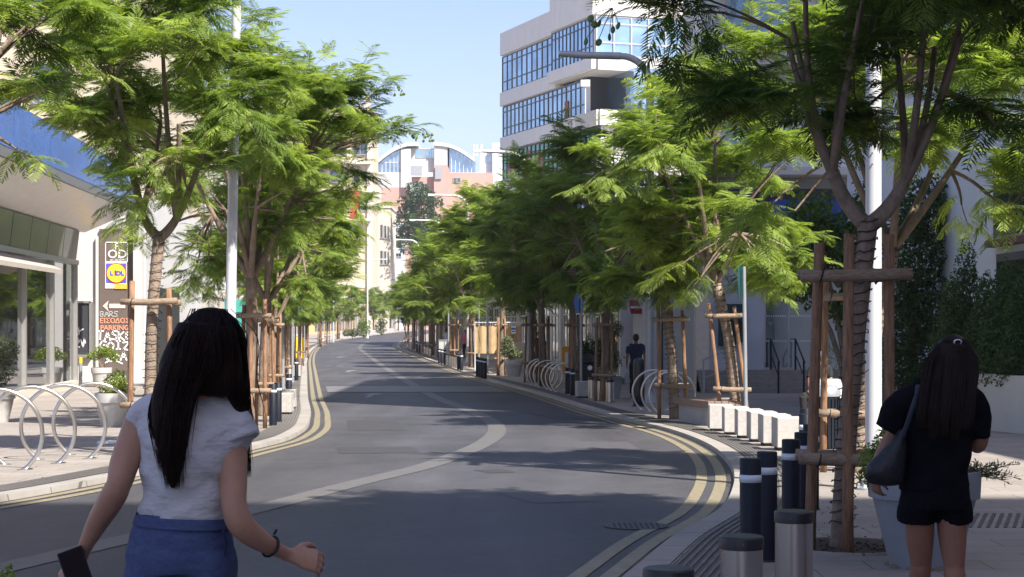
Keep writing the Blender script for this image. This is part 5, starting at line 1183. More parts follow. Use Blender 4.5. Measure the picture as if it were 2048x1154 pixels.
for px, Y, rz, s, lab in ((62,20.9,14,1,'second steel bicycle hoop from the left picture edge'),(127,21.8,14,1,'third steel bicycle hoop from the left picture edge'),(188,22.7,14,1,'steel bicycle hoop closest to the long-haired woman'),
    (1309,39.4,-12,.97,'left one of the three large bicycle hoops near the grey lamp post'),(1328,38.3,-12,.97,'middle one of the three large bicycle hoops near the grey lamp post'),(1345,37.3,-12,.97,'right one of the three large hoops, around the staked tree'),
    (1080,57.5,-12,.92,'first hoop from the left in the far cluster of six bicycle hoops'),(1088,56.3,-12,.92,'second hoop from the left in the far cluster of six bicycle hoops'),(1096,55.2,-12,.92,'third hoop from the left in the far cluster of six bicycle hoops'),
    (1113,53.3,-12,.92,'fourth hoop from the left in the far cluster of six bicycle hoops'),(1122,52.3,-12,.92,'fifth hoop from the left in the far cluster of six bicycle hoops'),(1131,51.3,-12,.92,'last hoop on the right in the far cluster of six bicycle hoops'),
    (817,138,-20,1.1,'left one of the tiny bicycle hoops at the far bend'),(822,134,-20,1.1,'right one of the tiny bicycle hoops at the far bend')):
    copy_tree(h0, None, at(px, Y), R(rz), s, lab)
# lamp posts
def lamp_post(label, px, Y, H, arm, r0=.09, side=-1, mat='lamp_grey', head=True, lean=0, group='curved-arm street lamps', thick=1):
    t = thing('street_lamp', label, 'street lamp', at(px, Y), group); g = G(Y); x = X_(px,Y); zt = H - g
    mb = MB(); pts = [Vector((0,0,0)), Vector((lean*.5,0,zt*.5)), Vector((lean,0,zt-.75))]; rad = [r0, r0*.93, r0*.86]
    for k in range(1, 9):
        a = k/8*math.pi/2; pts.append(Vector((lean+side*.75*(1-math.cos(a)), 0, zt-.75+.75*math.sin(a)))); rad.append(r0*(.86-.02*k))
    mb.tube(pts, rad, 16); mb.build('pole', mat, t)
    mb = MB(); e = pts[-1]; mb.tube([e-Vector((side*.02,0,0)), e+Vector((side*arm*.6,0,.02)), e+Vector((side*arm,0,.06))], [r0*.70*(1+(thick-1)*.3), r0*.66*(1+(thick-1)*.3), r0*.42*thick], 14); mb.build('arm', mat, t)
    if head: mb = MB(); mb.box((e.x+side*arm*.86, 0, e.z-.0), (arm*.26, .16, .05)); mb.build('lamp_head', mat, t)
    mb = MB(); mb.lathe([(r0*2.0,0),(r0*2.0,0),(r0*2.0,.02),(r0*1.4,.03),(r0*1.05,.28),(r0*1.05,.28)], (0,0,0), 20); mb.build('base_plate', mat, t)
    return t
lamp_post('big grey curved lamp post rising between the hoops and the purple fascia', 1300, 44, Z_(112,44), 1.55, .118, head=False, thick=1.45)
lamp_post('pale lamp post right behind the far bicycle hoops, arm above the dark trees', 1056, 62, Z_(304,62), 1.2, .085, mat='lamp_white')
lamp_post('pale lamp post third from the camera on the right, its arm before the pink building', 936, 92, Z_(391,92), 1.35, .085, mat='lamp_white')
lamp_post('pale lamp post on the right whose arm crosses the dark broad tree', 886, 117, Z_(441,117), 1.5, .085, mat='lamp_white')
lamp_post('pale lamp post on the right with its bent arm left of the dark broad tree', 838, 143, Z_(480,143), 1.2, .085, mat='lamp_white')
lamp_post('farthest pale lamp arm on the right side, low beside the stone office', 826, 165, Z_(498,165), 1.1, .085, mat='lamp_white')
lamp_post('slim pale lamp post on the left beyond the bend, arm pointing right', 735, 205, Z_(519,205), 1.6, .09, side=1, mat='lamp_white')
# tall straight white poles
def white_pole(label, px, Y, H, r0, r1, lean=0, base_r=2.1):
    t = thing('street_lamp', label, 'street lamp', at(px, Y), 'tall straight white lamp posts'); h = H - G(Y)
    mb = MB(); mb.tube([(0,0,0),(lean*.5,0,h*.5),(lean,0,h)], [r0,(r0+r1)/2,r1], 28); mb.build('pole', 'lamp_white', t)
    mb = MB(); mb.lathe([(r0*base_r,0),(r0*base_r,0),(r0*base_r,.025),(r0*base_r,.025),(r0*1.05,.03),(r0*1.05,.12),(r0,.12)], (0,0,0), 24); 
    for k in range(4): a = k*math.pi/2+.7; mb.cyl((r0*1.7*math.cos(a), r0*1.7*math.sin(a), .02), .02, .06, 8)
    mb.build('base_plate', 'lamp_white', t)
    mb = MB(); hz_ = 3.6 if Y < 20 else 5.0; mb.lathe([(r0*.985,0),(r0*.99+.004,0),(r0*.99+.004,.03),(r0*.98,.03)], (lean*hz_/h*1.0,0,hz_), 24); mb.build('joint_band', pm('dark_joint', (.08,.08,.08), .6), t)
    mb = MB(); [mb.cyl((lean*.25-.03-.0*k, -r0*.97-.004, 2.55-.11*k+1.0), .008, .012, 6) for k in range(4)]
    mb.build('bolt', 'black', t)
    mb = MB(); mb.box((lean,-.3,h+.03), (.12,.7,.07)); mb.build('lamp_head', 'lamp_white', t)
    return t
white_pole('tall white lamp post standing between the two trees in the right foreground', 1747, 17.4, 6.8, .083, .074)
white_pole('tall white lamp post rising behind the head of the long-haired woman', 456, 24, 6.2, .078, .062, .12)
# sign poles
t = thing('road_sign', 'round teal-blue road sign seen almost edge-on, on a slim grey pole behind the pale blocks', 'road sign', at(1490, 30), 'road signs on slim poles'); h = Z_(533,30)-G(30)
mb = MB(); mb.tube([(0.02,0,0),(-.02,0,h)], .034, 12); mb.build('pole', 'lamp_grey', t)
q = Matrix.Rotation(R(76), 3, 'Z'); mb = MB(); mb.lathe([(0,0),(.3,0),(.3,0),(.3,.012),(.3,.012),(0,.012)], (0,0,0), 32)
def disc(mb, q, c): mb.v = [tuple(Vector(c) + q @ Vector((a[0], -a[2], a[1]))) for a in mb.v]; return mb
disc(mb, q, (-.10,-.04,h-.27)).build('disc', pm('teal_sign_face', (.008,.07,.085), .4), t); mb = MB(); mb.box((0,0,0),(.32,.08,.01)); disc(mb, q, (-.105,-.06,h-.27)).build('symbol', 'sign_white', t)
t = thing('road_sign', 'round blue sign with white edge on a pole beside the black litter bin', 'road sign', at(1162, 49), 'road signs on slim poles'); h = Z_(585,49)-G(49)
mb = MB(); mb.tube([(0,0,0),(0,0,h)], .03, 10); mb.build('pole', 'lamp_grey', t); q = Matrix.Rotation(R(62), 3, 'Z'); mb = MB(); mb.lathe([(0,0),(.3,0),(.3,0),(.3,.012),(.3,.012),(0,.012)], (0,0,0), 32)
disc(mb, q, (-.07,-.05,h-.28)).build('disc', 'sign_blue', t); mb = MB(); mb.box((0,0,0),(.08,.34,.01)); mb.box((-.08,.1,0),(.2,.07,.01)); disc(mb, q, (-.08,-.075,h-.28)).build('symbol', 'sign_white', t)
t = thing('road_sign', 'round white no-left-turn sign with red ring on the far left side', 'road sign', at(667, 172), 'road signs on slim poles'); Yg = 172; h = Z_(595,Yg)-G(Yg); hs = Z_(625,Yg)-G(Yg)
mb = MB(); mb.tube([(0,0,0),(0,0,h)], .055, 8); mb.tube([(0,0,h),(1.3,0,h+.02)], .05, 8); mb.build('pole', 'lamp_white', t)
xo = X_(659,Yg)-X_(667,Yg); I3 = Matrix.Identity(3); mb = MB(); mb.lathe([(0,0),(.34,0),(.34,0),(.34,.02),(.34,.02),(0,.02)], (0,0,0), 28); disc(mb, I3, (xo,-.1,hs)).build('disc', 'sign_red', t)
mb = MB(); mb.lathe([(0,0),(.26,0),(.26,0),(.26,.02),(.26,.02),(0,.02)], (0,0,0), 28); disc(mb, I3, (xo,-.13,hs)).build('face', 'sign_white', t)
mb = MB(); mb.box((xo+.04,-.17,hs-.05),(.05,.01,.22)); mb.box((xo-.02,-.17,hs+.06),(.16,.01,.05)); mb.build('arrow', 'black', t)
mb = MB(); mb.hexa([(xo-.22,-.19,hs+.2),(xo-.18,-.19,hs+.24),(xo-.18,-.18,hs+.24),(xo-.22,-.18,hs+.2)], [(xo+.18,-.19,hs-.24),(xo+.22,-.19,hs-.2),(xo+.22,-.18,hs-.2),(xo+.18,-.18,hs-.24)]); mb.build('slash', 'sign_red', t)
for i, (px, Y, top, lab) in enumerate([(566,46,548,'slim grey sign pole between the left kerb stakes, nearest one'),(585,60,560,'slim grey pole by the left kerb near the blue awning'),(975,72,560,'slim grey pole beside the black bollard group on the right'),(958,80,600,'slim pale pole just left of the tan hoarding'),(897,96,592,'slim grey pole near the person in red'),(811,158,640,'thin dark leaning pole on the inside of the far bend')]):
    t = thing('sign_pole', lab, 'pole', at(px, Y), 'slim bare sign poles'); h = Z_(top,Y)-G(Y); mb = MB(); mb.tube([(0.3 if i == 5 else 0,0,0),(-.3 if i == 5 else 0,0,h)], .045, 10); mb.build('pole', 'lamp_grey' if i != 5 else 'black', t)
    mb = MB(); mb.lathe([(.1,0),(.1,0),(.1,.02),(.1,.02),(0,.02)], (.3 if i == 5 else 0,0,0), 12); mb.build('base_plate', 'lamp_grey', t)
# litter bin, big rounded black post
t = thing('litter_bin', 'black domed litter bin with a small white emblem, behind the short black bollards', 'litter bin', at(1175, 50.5))
mb = MB(); mb.box((0,0,.45), (.46,.42,.86)); b_ = mb.build('body', 'black', t, bevel=.04); mb = MB(); mb.lathe([(.26,0),(.26,0),(.27,.1),(.24,.2),(.14,.26),(0,.28)], (0,0,.88), 24); mb.build('lid', 'black', t)
mb = MB(); mb.ell((.06,-.222,.74), (.07,.006,.07), 14, 8); mb.build('emblem', 'sign_white', b_); mb = MB(); mb.box((0,-.255,.98), (.26,.03,.07)); mb.build('slot', 'dark', t)
t = thing('charging_post', 'thick black rounded post beside the walking man in navy', 'post', at(1278, 41.5))
mb = MB(); mb.loft([(0,0,0),(0,0,.6),(0,0,1.02),(0,0,1.12),(0,0,1.165)], [(.135,.11),(.135,.11),(.13,.105),(.10,.08),(.03,.02)], 24, sub=2); mb.build('body', pm('matt_black_post', (.02,.021,.025), .35), t)
mb = MB(); mb.lathe([(.17,0),(.17,0),(.17,.02),(.17,.02),(0,.02)], (0,0,0), 24); mb.build('base_plate', 'dark_base', t)
# planters
def planter(label, px, Y, r, h, mat='planter', rz=0, group='round tapered planters', taper=.66):
    t = thing('planter', label, 'planter', at(px, Y), group, rz)
    mb = MB(); mb.lathe([(r*taper,0),(r*taper,0),(r*.92,h*.74),(r*.92,h*.74)], (0,0,0), 40); mb.build('pot', mat, t)
    mb = MB(); mb.lathe([(r*.93,h*.72),(r*.98,h*.72),(r*.98,h*.72),(r,h*.98),(r*.99,h),(r*.99,h),(r*.88,h),(r*.86,h*.97),(r*.86,h*.88)], (0,0,0), 40); mb.build('rim', mat, t)
    mb = MB(); mb.lathe([(r*.87,h*.87),(r*.4,h*.91),(0,h*.92)], (0,0,0), 24); mb.build('soil', 'soil', t); return t
planter('round pale planter in front, holding the yellow-green bush on the left paving', 227, 31.2, .33, .60)
bush('shrub', 'bright yellow-green bush growing in the front left planter', 'shrub', (X_(233,31.2),31.2,G(31.2)+.52), [((0,0,.22),(.23,.2,.2)),((-.1,0,.12),(.2,.2,.14)),((.14,0,.13),(.17,.17,.13)),((.02,0,.36),(.13,.13,.14))], 2600, .022, 'leafD', .012, 21, .6)
planter('round pale planter with the bonsai-like shrub, against the white wall', 203, 55.5, .33, .62)
bush('shrub', 'clipped bonsai-like shrub with flat green pads in the planter by the white wall', 'shrub', (X_(205,55.5),55.5,G(55.5)+.57), [((-.25,0,.42),(.26,.2,.14)),((.22,0,.50),(.26,.22,.15)),((0,0,.60),(.25,.2,.14)),((.38,0,.34),(.16,.15,.1))], 2400, .03, 'leafD', .02, 22, .25)
planter('pale planter cut by the left picture edge behind the hoops', -12, 33, .40, .62)
bush('shrub', 'dark green bush in the planter at the left picture edge', 'shrub', (X_(-14,33),33,G(33)+.55), [((0,0,.45),(.4,.35,.4)),((.2,0,.8),(.25,.25,.3))], 3000, .03, 'leafE', .02, 23, .4)
planter('large pale round planter with the olive shrub beside the tan hoarding', 1027, 67, .38, .62)
bush('shrub', 'grey-green olive shrub in the large pale planter beside the tan hoarding', 'shrub', (X_(1022,67),67,G(67)+.56), [((-.1,0,.45),(.35,.3,.3)),((.12,0,.28),(.3,.28,.22)),((-.15,0,.75),(.24,.22,.26))], 2600, .04, 'leafE', .02, 24, .5, shell=.4)
planter('smaller pale planter half behind the large one with the olive shrub', 1012, 73, .34, .5)
# square grey planter with leafy shrub
t = thing('planter', 'square tapered grey planter right of the steel cylinders', 'planter', at(1224, 46.8)); mb = MB(); mb.hexa([(-.19,-.19,0),(.19,-.19,0),(.19,.19,0),(-.19,.19,0)], [(-.27,-.27,.52),(.27,-.27,.52),(.27,.27,.52),(-.27,.27,.52)]); mb.build('pot', 'planter_grey', t, bevel=.01)
mb = MB(); mb.box((0,0,.545), (.60,.60,.05)); mb.build('rim', 'planter_grey', t, bevel=.008); mb = MB(); mb.box((0,0,.575),(.5,.5,.02)); mb.build('soil', 'soil', t)
bush('shrub', 'thin olive-leaved shrub in the square grey planter', 'shrub', (X_(1224,46.8),46.8,G(46.8)+.55), [((0,0,.5),(.28,.26,.35)),((-.1,0,.95),(.24,.22,.3)),((.1,0,1.3),(.2,.2,.25))], 2200, .035, 'leafE', .014, 25, .3, shell=.2)
bush('hedge', 'dark green hedge mass in front of the dark shop entrance', 'hedge', at(1180, 56), [((-.25,0,.75),(.35,.35,.7)),((.3,0,.75),(.35,.35,.65)),((0,0,1.1),(.4,.35,.5))], 5000, .04, 'leafC', .03, 26, .4)
# near right planter with rosemary-like plant, standing on rough stone
t = planter('large grey tapered planter directly in front of the woman in black', 1848, 11.75, .375, .645, 'planter_grey', group='round tapered planters', taper=.60)
mb = MB(); r = random.Random(3)
for k in range(9): a = k*.7; mb.ell((.2*math.cos(a), .2*math.sin(a), .0), (.07,.06,.03), 8, 5)
mb.build('foot_stones', pm('rough_stone', (.2,.16,.12), .9, bump=1), t)
bush('shrub', 'green feathery conifer sprigs at the left of the large grey planter', 'shrub', (X_(1768,11.8),11.8,G(11.8)+.60), [((-.05,0,.10),(.12,.12,.13)),((.04,0,.2),(.10,.1,.13)),((-.1,-.05,.0),(.08,.08,.08))], 2600, .014, 'leafA', .008, 27, .35)
def sprigs(label, loc, n, L, seed, spreadx, name='shrub'):
    t = thing(name, label, 'shrub', loc); r = np.random.default_rng(seed); V = []; F_ = []; T_ = []; st = MB()
    for k in range(n):
        a = r.uniform(0, 6.28); d = Vector((spreadx*math.cos(a)+.35, .6*math.sin(a), r.uniform(.25,1.0))).normalized(); l = L*r.uniform(.6,1.1); p0 = Vector((r.normal()*.04, r.normal()*.04, 0))
        pts = [p0 + d*l*u + Vector((0,0,-.35*l*u*u)) for u in [i/5 for i in range(6)]]; st.tube(pts, .0025, 4)
        for i in range(26):
            u = .15+.85*i/26; p = p0 + d*l*u + Vector((0,0,-.35*l*u*u)); e = (d + Vector(r.normal(size=3))*.75).normalized()*r.uniform(.025,.05); s = e.cross(Vector(r.normal(size=3))).normalized()*.004
            b = len(V); V += [p, p+e*.5+s, p+e, p+e*.5-s]; F_.append((b,b+1,b+2,b+3)); T_ += [r.uniform(.1,.9)]*4
    me = bpy.data.meshes.new('foliage'); me.from_pydata([tuple(v) for v in V], [], F_); me.attributes.new('tint','FLOAT','POINT').data.foreach_set('value', T_); meshobj('foliage', me, 'leafE', t); meshobj('stem', st.mesh('stem'), 'twig', t); return t
sprigs('long-leaved sprigs spilling over the right side of the large grey planter', (X_(1945,11.7),11.7,G(11.7)+.60), 34, .30, 5, 1.0)
# tree pit at R0
t = thing('tree_pit', 'oval tree pit with a studded stone rim and bare soil around the big shaded tree', 'tree pit', at(1700, 12.75)); mb = MB(); n = 40
mb.lathe([(.46,.0),(.46,.018),(.46,.018),(.50,.02),(.50,.02),(.50,0)], (0,0,0), n); mb.build('rim', 'kerb', t); mb = MB(); mb.lathe([(.46,.009),(.2,.012),(0,.014)], (0,0,0), 24); mb.build('soil', 'soil', t)
mb = MB()
for k in range(22): a = k/22*6.283; mb.ell((.48*math.cos(a), .48*math.sin(a), .022), (.011,.011,.005), 8, 5)
mb.build('stud', pm('rust_stud', (.12,.05,.03), .8), t)
mb = MB()
for k in range(60): a = random.uniform(0,6.28); q_ = random.uniform(.1,.4); mb.ell((q_*math.cos(a), q_*math.sin(a)*.9, .016), (.012,.01,.008), 6, 4)
tag(mb.build('pebble', 'dark_base', t), kind='stuff')
# hedge shrubs on the right
for i, (px, Y, zt, w_, lab, lf) in enumerate([(1932,31.5,Z_(488,31.5),.42,'tallest pointed cypress shrub above the white planter wall','leafC'),(1905,31,Z_(560,31),.40,'cypress shrub left of the tallest pointed one above the planter wall','leafC'),
      (1975,30.4,Z_(555,30.4),.45,'rounded cypress shrub right of the tallest pointed one','leafC'),(2012,29.6,Z_(530,29.6),.5,'cypress shrub second from the right picture edge','leafC'),(2050,29.0,Z_(555,29),.5,'cypress shrub cut by the right picture edge','leafC')]):
    H = zt-.6; bush('cypress_shrub', lab, 'shrub', (X_(px,Y),Y,.6), [((0,0,H*.25),(w_,w_,H*.3)),((.05,0,H*.55),(w_*.75,w_*.7,H*.3)),((0,0,H*.8),(w_*.4,w_*.4,H*.24))], 7000, .032, lf, .03, 40+i, .45, group='cypress hedge above the planter wall')
for i, (px, Y, lobes, lab) in enumerate([
   (1820, 36.5, [((-.35,0,.8),(.6,.6,.8)),((.35,0,.9),(.55,.6,.9)),((-.2,0,2.0),(.6,.6,.8)),((.3,0,2.3),(.55,.6,.8)),((0,0,3.4),(.75,.7,.8)),((.3,0,4.3),(.6,.6,.7))], 'tall dark green bush behind the white lamp post and the woman in black'),
   (1645, 38.5, [((0,0,.5),(.3,.3,.55)),((.05,0,1.1),(.28,.28,.5))], 'small bright conifer in a pot behind the wooden stakes of the big tree'),
   (1700, 44, [((-1.2,0,3.2),(.8,.7,.8)),((-.3,0,3.9),(.9,.8,.9)),((.6,0,3.1),(.8,.7,.8)),((0,0,2.4),(.7,.6,.6)),((-1.0,0,4.6),(.8,.7,.7)),((.7,0,4.8),(.9,.8,.8))], 'broad-leaved dark tree in front of the bank entrance')]):
    bush('bush' if i < 2 else 'broadleaf_tree', lab, 'bush' if i < 2 else 'tree', at(px, Y), lobes, (15000, 3000, 7000)[i], (.055,.02,.09)[i], ('leafC','leafD','leafB')[i], (.06,.02,.09)[i], 60+i, (.45,.15,.25)[i], shell=(.6,.75,.3)[i])
# yellow board, amber cabinet, grey cabinet, etc.
t = thing('a_board', 'yellow standing board on the left pavement far ahead', 'board', at(600, 92)); mb = MB(); mb.box((0,0,.75),(.42,.06,1.1)); mb.build('board', 'yellow_p', t, bevel=.02); mb = MB(); mb.box((-.17,0,.1),(.05,.3,.2)); mb.box((.17,0,.1),(.05,.3,.2)); mb.build('foot', 'black', t)
t = thing('cabinet', 'amber yellow cabinet with a white notice, behind the far bicycle hoops', 'cabinet', at(1136, 60)); mb = MB(); mb.box((0,0,.75),(.42,.3,.95)); b_ = mb.build('body', 'orange_p', t, bevel=.02); mb = MB(); mb.box((.03,-.16,.85),(.28,.02,.36)); mb.build('notice', 'sign_white', b_); mb = MB(); mb.box((0,0,.14),(.1,.1,.28)); mb.build('leg', 'lamp_grey', t)
t = thing('utility_cabinet', 'grey-white utility cabinet beyond the far black bollards', 'cabinet', at(889, 97)); mb = MB(); mb.box((0,0,.55),(.62,.4,1.1)); b_ = mb.build('body', pm('cabinet_grey', (.45,.46,.46), .6), t, bevel=.02); mb = MB(); mb.box((0,-.21,.55),(.02,.02,1.0)); mb.box((.1,-.215,.6),(.02,.03,.1)); mb.build('door_seam', 'dark', b_); mb = MB(); mb.box((0,0,1.12),(.68,.46,.05)); mb.build('lid', 'lamp_grey', t)
t = thing('post', 'small black post with a yellow cap at the corner of the shop', 'post', at(161, 56)); mb = MB(); mb.cyl((0,0,0),.06,.75,14); mb.build('shaft', 'lamp_grey', t); mb = MB(); mb.cyl((0,0,.751),.062,.18,14); mb.build('cap', 'yellow_p', t)
# dark ribbed litter bin and white chair behind the foreground stakes
t = thing('litter_bin', 'dark ribbed litter bin behind the stakes of the big tree', 'litter bin', at(1652, 24)); mb = MB(); mb.cyl((0,0,0),.19,.72,28); b_ = mb.build('body', 'navy', t); mb = MB(); 
for k in range(24): a = k/24*6.283; mb.box((.195*math.cos(a), .195*math.sin(a), .36), (.02,.02,.66), a)
mb.build('rib', 'navy', b_); mb = MB(); mb.lathe([(.2,.72),(.2,.72),(.2,.8),(.15,.86),(0,.88)], (0,0,0), 24); mb.build('lid', 'lamp_grey', t)
t = thing('chair', 'white moulded outdoor chair behind the wooden stakes of the big tree', 'chair', at(1672, 28.5)); mb = MB(); mb.loft([(-.05,.2,.45),(-.05,-.05,.43),(-.05,-.22,.44)], [(.24,.02),(.25,.02),(.2,.02)], 16, sub=3); mb.build('seat', 'lamp_grey', t)
mb = MB(); mb.loft([(-.05,.2,.44),(-.05,.27,.65),(-.05,.33,.88)], [(.22,.02),(.25,.02),(.18,.015)], 16, sub=3); mb.build('backrest', 'lamp_grey', t)
for sx in (-.22,.12):
    for sy in (-.2,.2): mb = MB(); mb.tube([(sx,sy,0),(sx*.8,sy*.8,.44)], .014, 8); mb.build('leg', 'lamp_grey', t)
# low white wall blocks past the bend on the left
t = thing('low_wall', 'low white segmented wall following the pavement past the bend', 'wall', (0,0,0)); 
for k in range(14):
    y0 = 182+k*7; mb = MB(); mb.hexa([(XL(y0)-.6,y0,G(y0)-.05),(XL(y0)-1.2,y0,G(y0)-.05),(XL(y0+6.6)-1.2,y0+6.6,G(y0+6.6)-.05),(XL(y0+6.6)-.6,y0+6.6,G(y0+6.6)-.05)], [(XL(y0)-.6,y0,G(y0)+.55),(XL(y0)-1.2,y0,G(y0)+.55),(XL(y0+6.6)-1.2,y0+6.6,G(y0+6.6)+.55),(XL(y0+6.6)-.6,y0+6.6,G(y0+6.6)+.55)]); mb.build('wall_segment', 'concrete', t)
for i, (px, Y, lab) in enumerate([(727,205,'potted dark shrub behind the slim far lamp post'),(762,236,'round potted shrub near the ochre facade'),(705,196,'low green shrub on the far white wall')]):
    bush('shrub', lab, 'shrub', at(px, Y), [((0,0,1.0),(.8,.7,.9)),((.2,0,1.7),(.6,.6,.6))] if i < 2 else [((0,0,.7),(1.1,.6,.4))], 900, .12, 'leafE' if i else 'leafB', .05, 80+i, .4)
# green plant tip at the bottom left corner
sp = bush('shrub', 'bright green sprig poking in at the bottom left corner', 'shrub', (X_(12,6.2), 6.2, G(6.2)), [((0,0,.72),(.035,.03,.07)),((-.05,0,.66),(.05,.04,.07)),((-.06,0,.4),(.12,.1,.25))], 1100, .012, 'leafD', .006, 90, .15)

thing = world_thing
# ------------------------------------------------------------------ people
skin = lambda name, c: pm(name, c, .5, var=.08, scale=9, spec=.35, bump=.12, bscale=160)
def remesh(name, mb, mat, parent, voxel, smooth=6, disp=None):
    o = mb.build('tmp_'+name, mat, None)
    m = o.modifiers.new('r', 'REMESH'); m.mode = 'VOXEL'; m.voxel_size = voxel; m.use_smooth_shade = True
    s = o.modifiers.new('s', 'SMOOTH'); s.factor = .5; s.iterations = smooth
    me = bpy.data.meshes.new_from_object(o.evaluated_get(bpy.context.evaluated_depsgraph_get())); me.name = name
    bpy.data.objects.remove(o)
    if disp is not None:
        n = len(me.vertices); co = np.empty(n*3, np.float32); no = np.empty(n*3, np.float32); me.vertices.foreach_get('co', co); me.vertices.foreach_get('normal', no)
        co = co.reshape(-1,3); no = no.reshape(-1,3); co += no*disp(co)[:,None]; me.vertices.foreach_set('co', co.ravel()); me.update()
    if parent is not None: me.transform(Matrix.Translation(-wloc(parent)))
    me.polygons.foreach_set('use_smooth', np.ones(len(me.polygons), bool))
    me.materials.clear()
    return meshobj(name, me, mat, parent)
def hair_mesh(name, guides, mat, parent, n, rad, seed, w0=.0035, seg=12):
    """many thin flat locks scattered round guide curves; guides: list of (points, spread start, spread end)"""
    r = np.random.default_rng(seed); V = []; F_ = []
    for g, (pts, s0, s1, wt) in enumerate(guides):
        pts = [Vector(p) for p in pts]; m = len(pts)-1
        for k in range(int(n*wt)):
            off = Vector(r.normal(size=3)); l = r.uniform(.78, 1.04); ph = r.uniform(0, 6); amp = r.uniform(0, .006); base = len(V); side = Vector((1, r.normal()*.6, 0)).normalized()
            for i in range(seg+1):
                u = min(1, i/seg*l)*m; j = min(int(u), m-1); t = u-j
                p0, p1, p2, p3 = pts[max(j-1,0)], pts[j], pts[j+1], pts[min(j+2,m)]
                q = p0*(-.5*t+t*t-.5*t**3)+p1*(1-2.5*t*t+1.5*t**3)+p2*(.5*t+2*t*t-1.5*t**3)+p3*(-.5*t*t+.5*t**3)
                s = s0 + (s1-s0)*(i/seg); q = q + Vector((off.x*s, off.y*s*.6, 0)) + side*amp*math.sin(ph+i*.7)
                w_ = w0*(1 if i < seg*.7 else (1.02-(i/seg-.7)/.3)); V += [q-side*w_, q+side*w_]
            F_ += [(base+2*i, base+2*i+1, base+2*i+3, base+2*i+2) for i in range(seg)]
    off = wloc(parent); me = bpy.data.meshes.new(name); me.from_pydata([tuple(v-off) for v in V], [], F_); me.polygons.foreach_set('use_smooth', [True]*len(F_))
    return meshobj(name, me, mat, parent)
M['hair'] = pm('dark_brown_hair', (.016,.008,.006), .55, var=.7, scale=26, stretch=(6,6,.5), spec=.12, bump=.7, bscale=50)
M['hair2'] = pm('black_brown_hair', (.020,.012,.008), .55, var=.5, scale=26, stretch=(6,6,.5), col2=(.004,.003,.003), spec=.15)
def S(px, py, Y, dy=0): p = P(px, py, Y); return Vector((p.x*(Y+dy)/Y, Y+dy, CAMZ+(p.z-CAMZ)*(Y+dy)/Y))
def hand(mb, wrist, d, palm_n, L=.17, curl=.5, thumb_side=1, spread=1.0, fr=.0078, curls=None):
    """palm + five bent fingers. d: direction wrist->fingers, palm_n: normal on the palm side"""
    d = Vector(d).normalized(); n = Vector(palm_n); n = (n - d*n.dot(d)).normalized(); s = d.cross(n)*thumb_side; w_ = Vector(wrist)
    k = w_ + d*L*.47
    mb.loft([w_-d*.02, w_+d*.02, w_+d*L*.25, k, k+d*.008], [(.021,.016),(.024,.016),(.034,.0155),(.037,.0135),(.034,.010)], 16, side=tuple(s), sub=3)
    for i, (o, l) in enumerate(((.027,.40),(.0095,.45),(-.0085,.42),(-.026,.33))):
        c = (curls[i] if curls else curl); p = k + s*o - d*.008; pts = [p-d*.015, p]; a = .15+c*.35; dd = d
        for j, fl in enumerate((.44,.32,.24)):
            dd = (Quaternion(s*thumb_side*(1 if thumb_side>0 else 1), 0) @ dd); ang = a; dd = (d*math.cos(ang) + n*math.sin(ang) + s*o*2.2*spread).normalized(); p = p + dd*L*l*fl; pts.append(p); a += c*(.95 if j == 0 else .8)
        mb.tube(pts, [fr, fr*1.05, fr*.98, fr*.9, fr*.68], 9); mb.ell(pts[-1], (fr*.68,)*3, 8, 6)
    p = w_ + d*L*.12 + s*.018; pts = [p, p + (d*.55+s*.8+n*.25).normalized()*L*.17]; pts.append(pts[-1] + (d*.8+s*.45+n*.45).normalized()*L*.19); pts.append(pts[-1] + (d*.9+n*.5+s*.1).normalized()*L*.14)
    mb.tube(pts, [.013,.0115,.0095,.0065], 9); mb.ell(pts[-1], (.0065,)*3, 8, 6)
def head(mb, c, s=1.0, yaw=0, face=(0,1), tilt=0):
    """head centred on c, face towards +Y rotated by yaw; features as bumps fused by the remesh"""
    c = Vector(c); q = Matrix.Rotation(yaw, 3, 'Z') @ Matrix.Rotation(tilt, 3, 'X'); W = lambda x,y,z: c + q @ Vector((x*s,y*s,z*s))
    mb.ell(c, (.073*s,.092*s,.098*s), 24, 16, q); mb.ell(W(0,.022,-.055), (.052*s,.062*s,.062*s), 20, 12, q); mb.ell(W(0,-.02,.015), (.075*s,.085*s,.085*s), 20, 12, q)
    mb.ell(W(0,.093,-.018), (.011*s,.016*s,.014*s), 10, 8, q); mb.ell(W(0,.088,.0), (.008*s,.012*s,.024*s), 10, 8, q)
    for x in (-1,1): mb.ell(W(x*.074,-.005,-.012), (.008*s,.018*s,.028*s), 10, 8, q); mb.ell(W(x*.03,.078,.003), (.013*s,.009*s,.008*s), 10, 8, q)
    mb.ell(W(0,.080,-.052), (.022*s,.010*s,.006*s), 12, 8, q); mb.ell(W(0,.070,-.088), (.018*s,.016*s,.014*s), 12, 8, q)
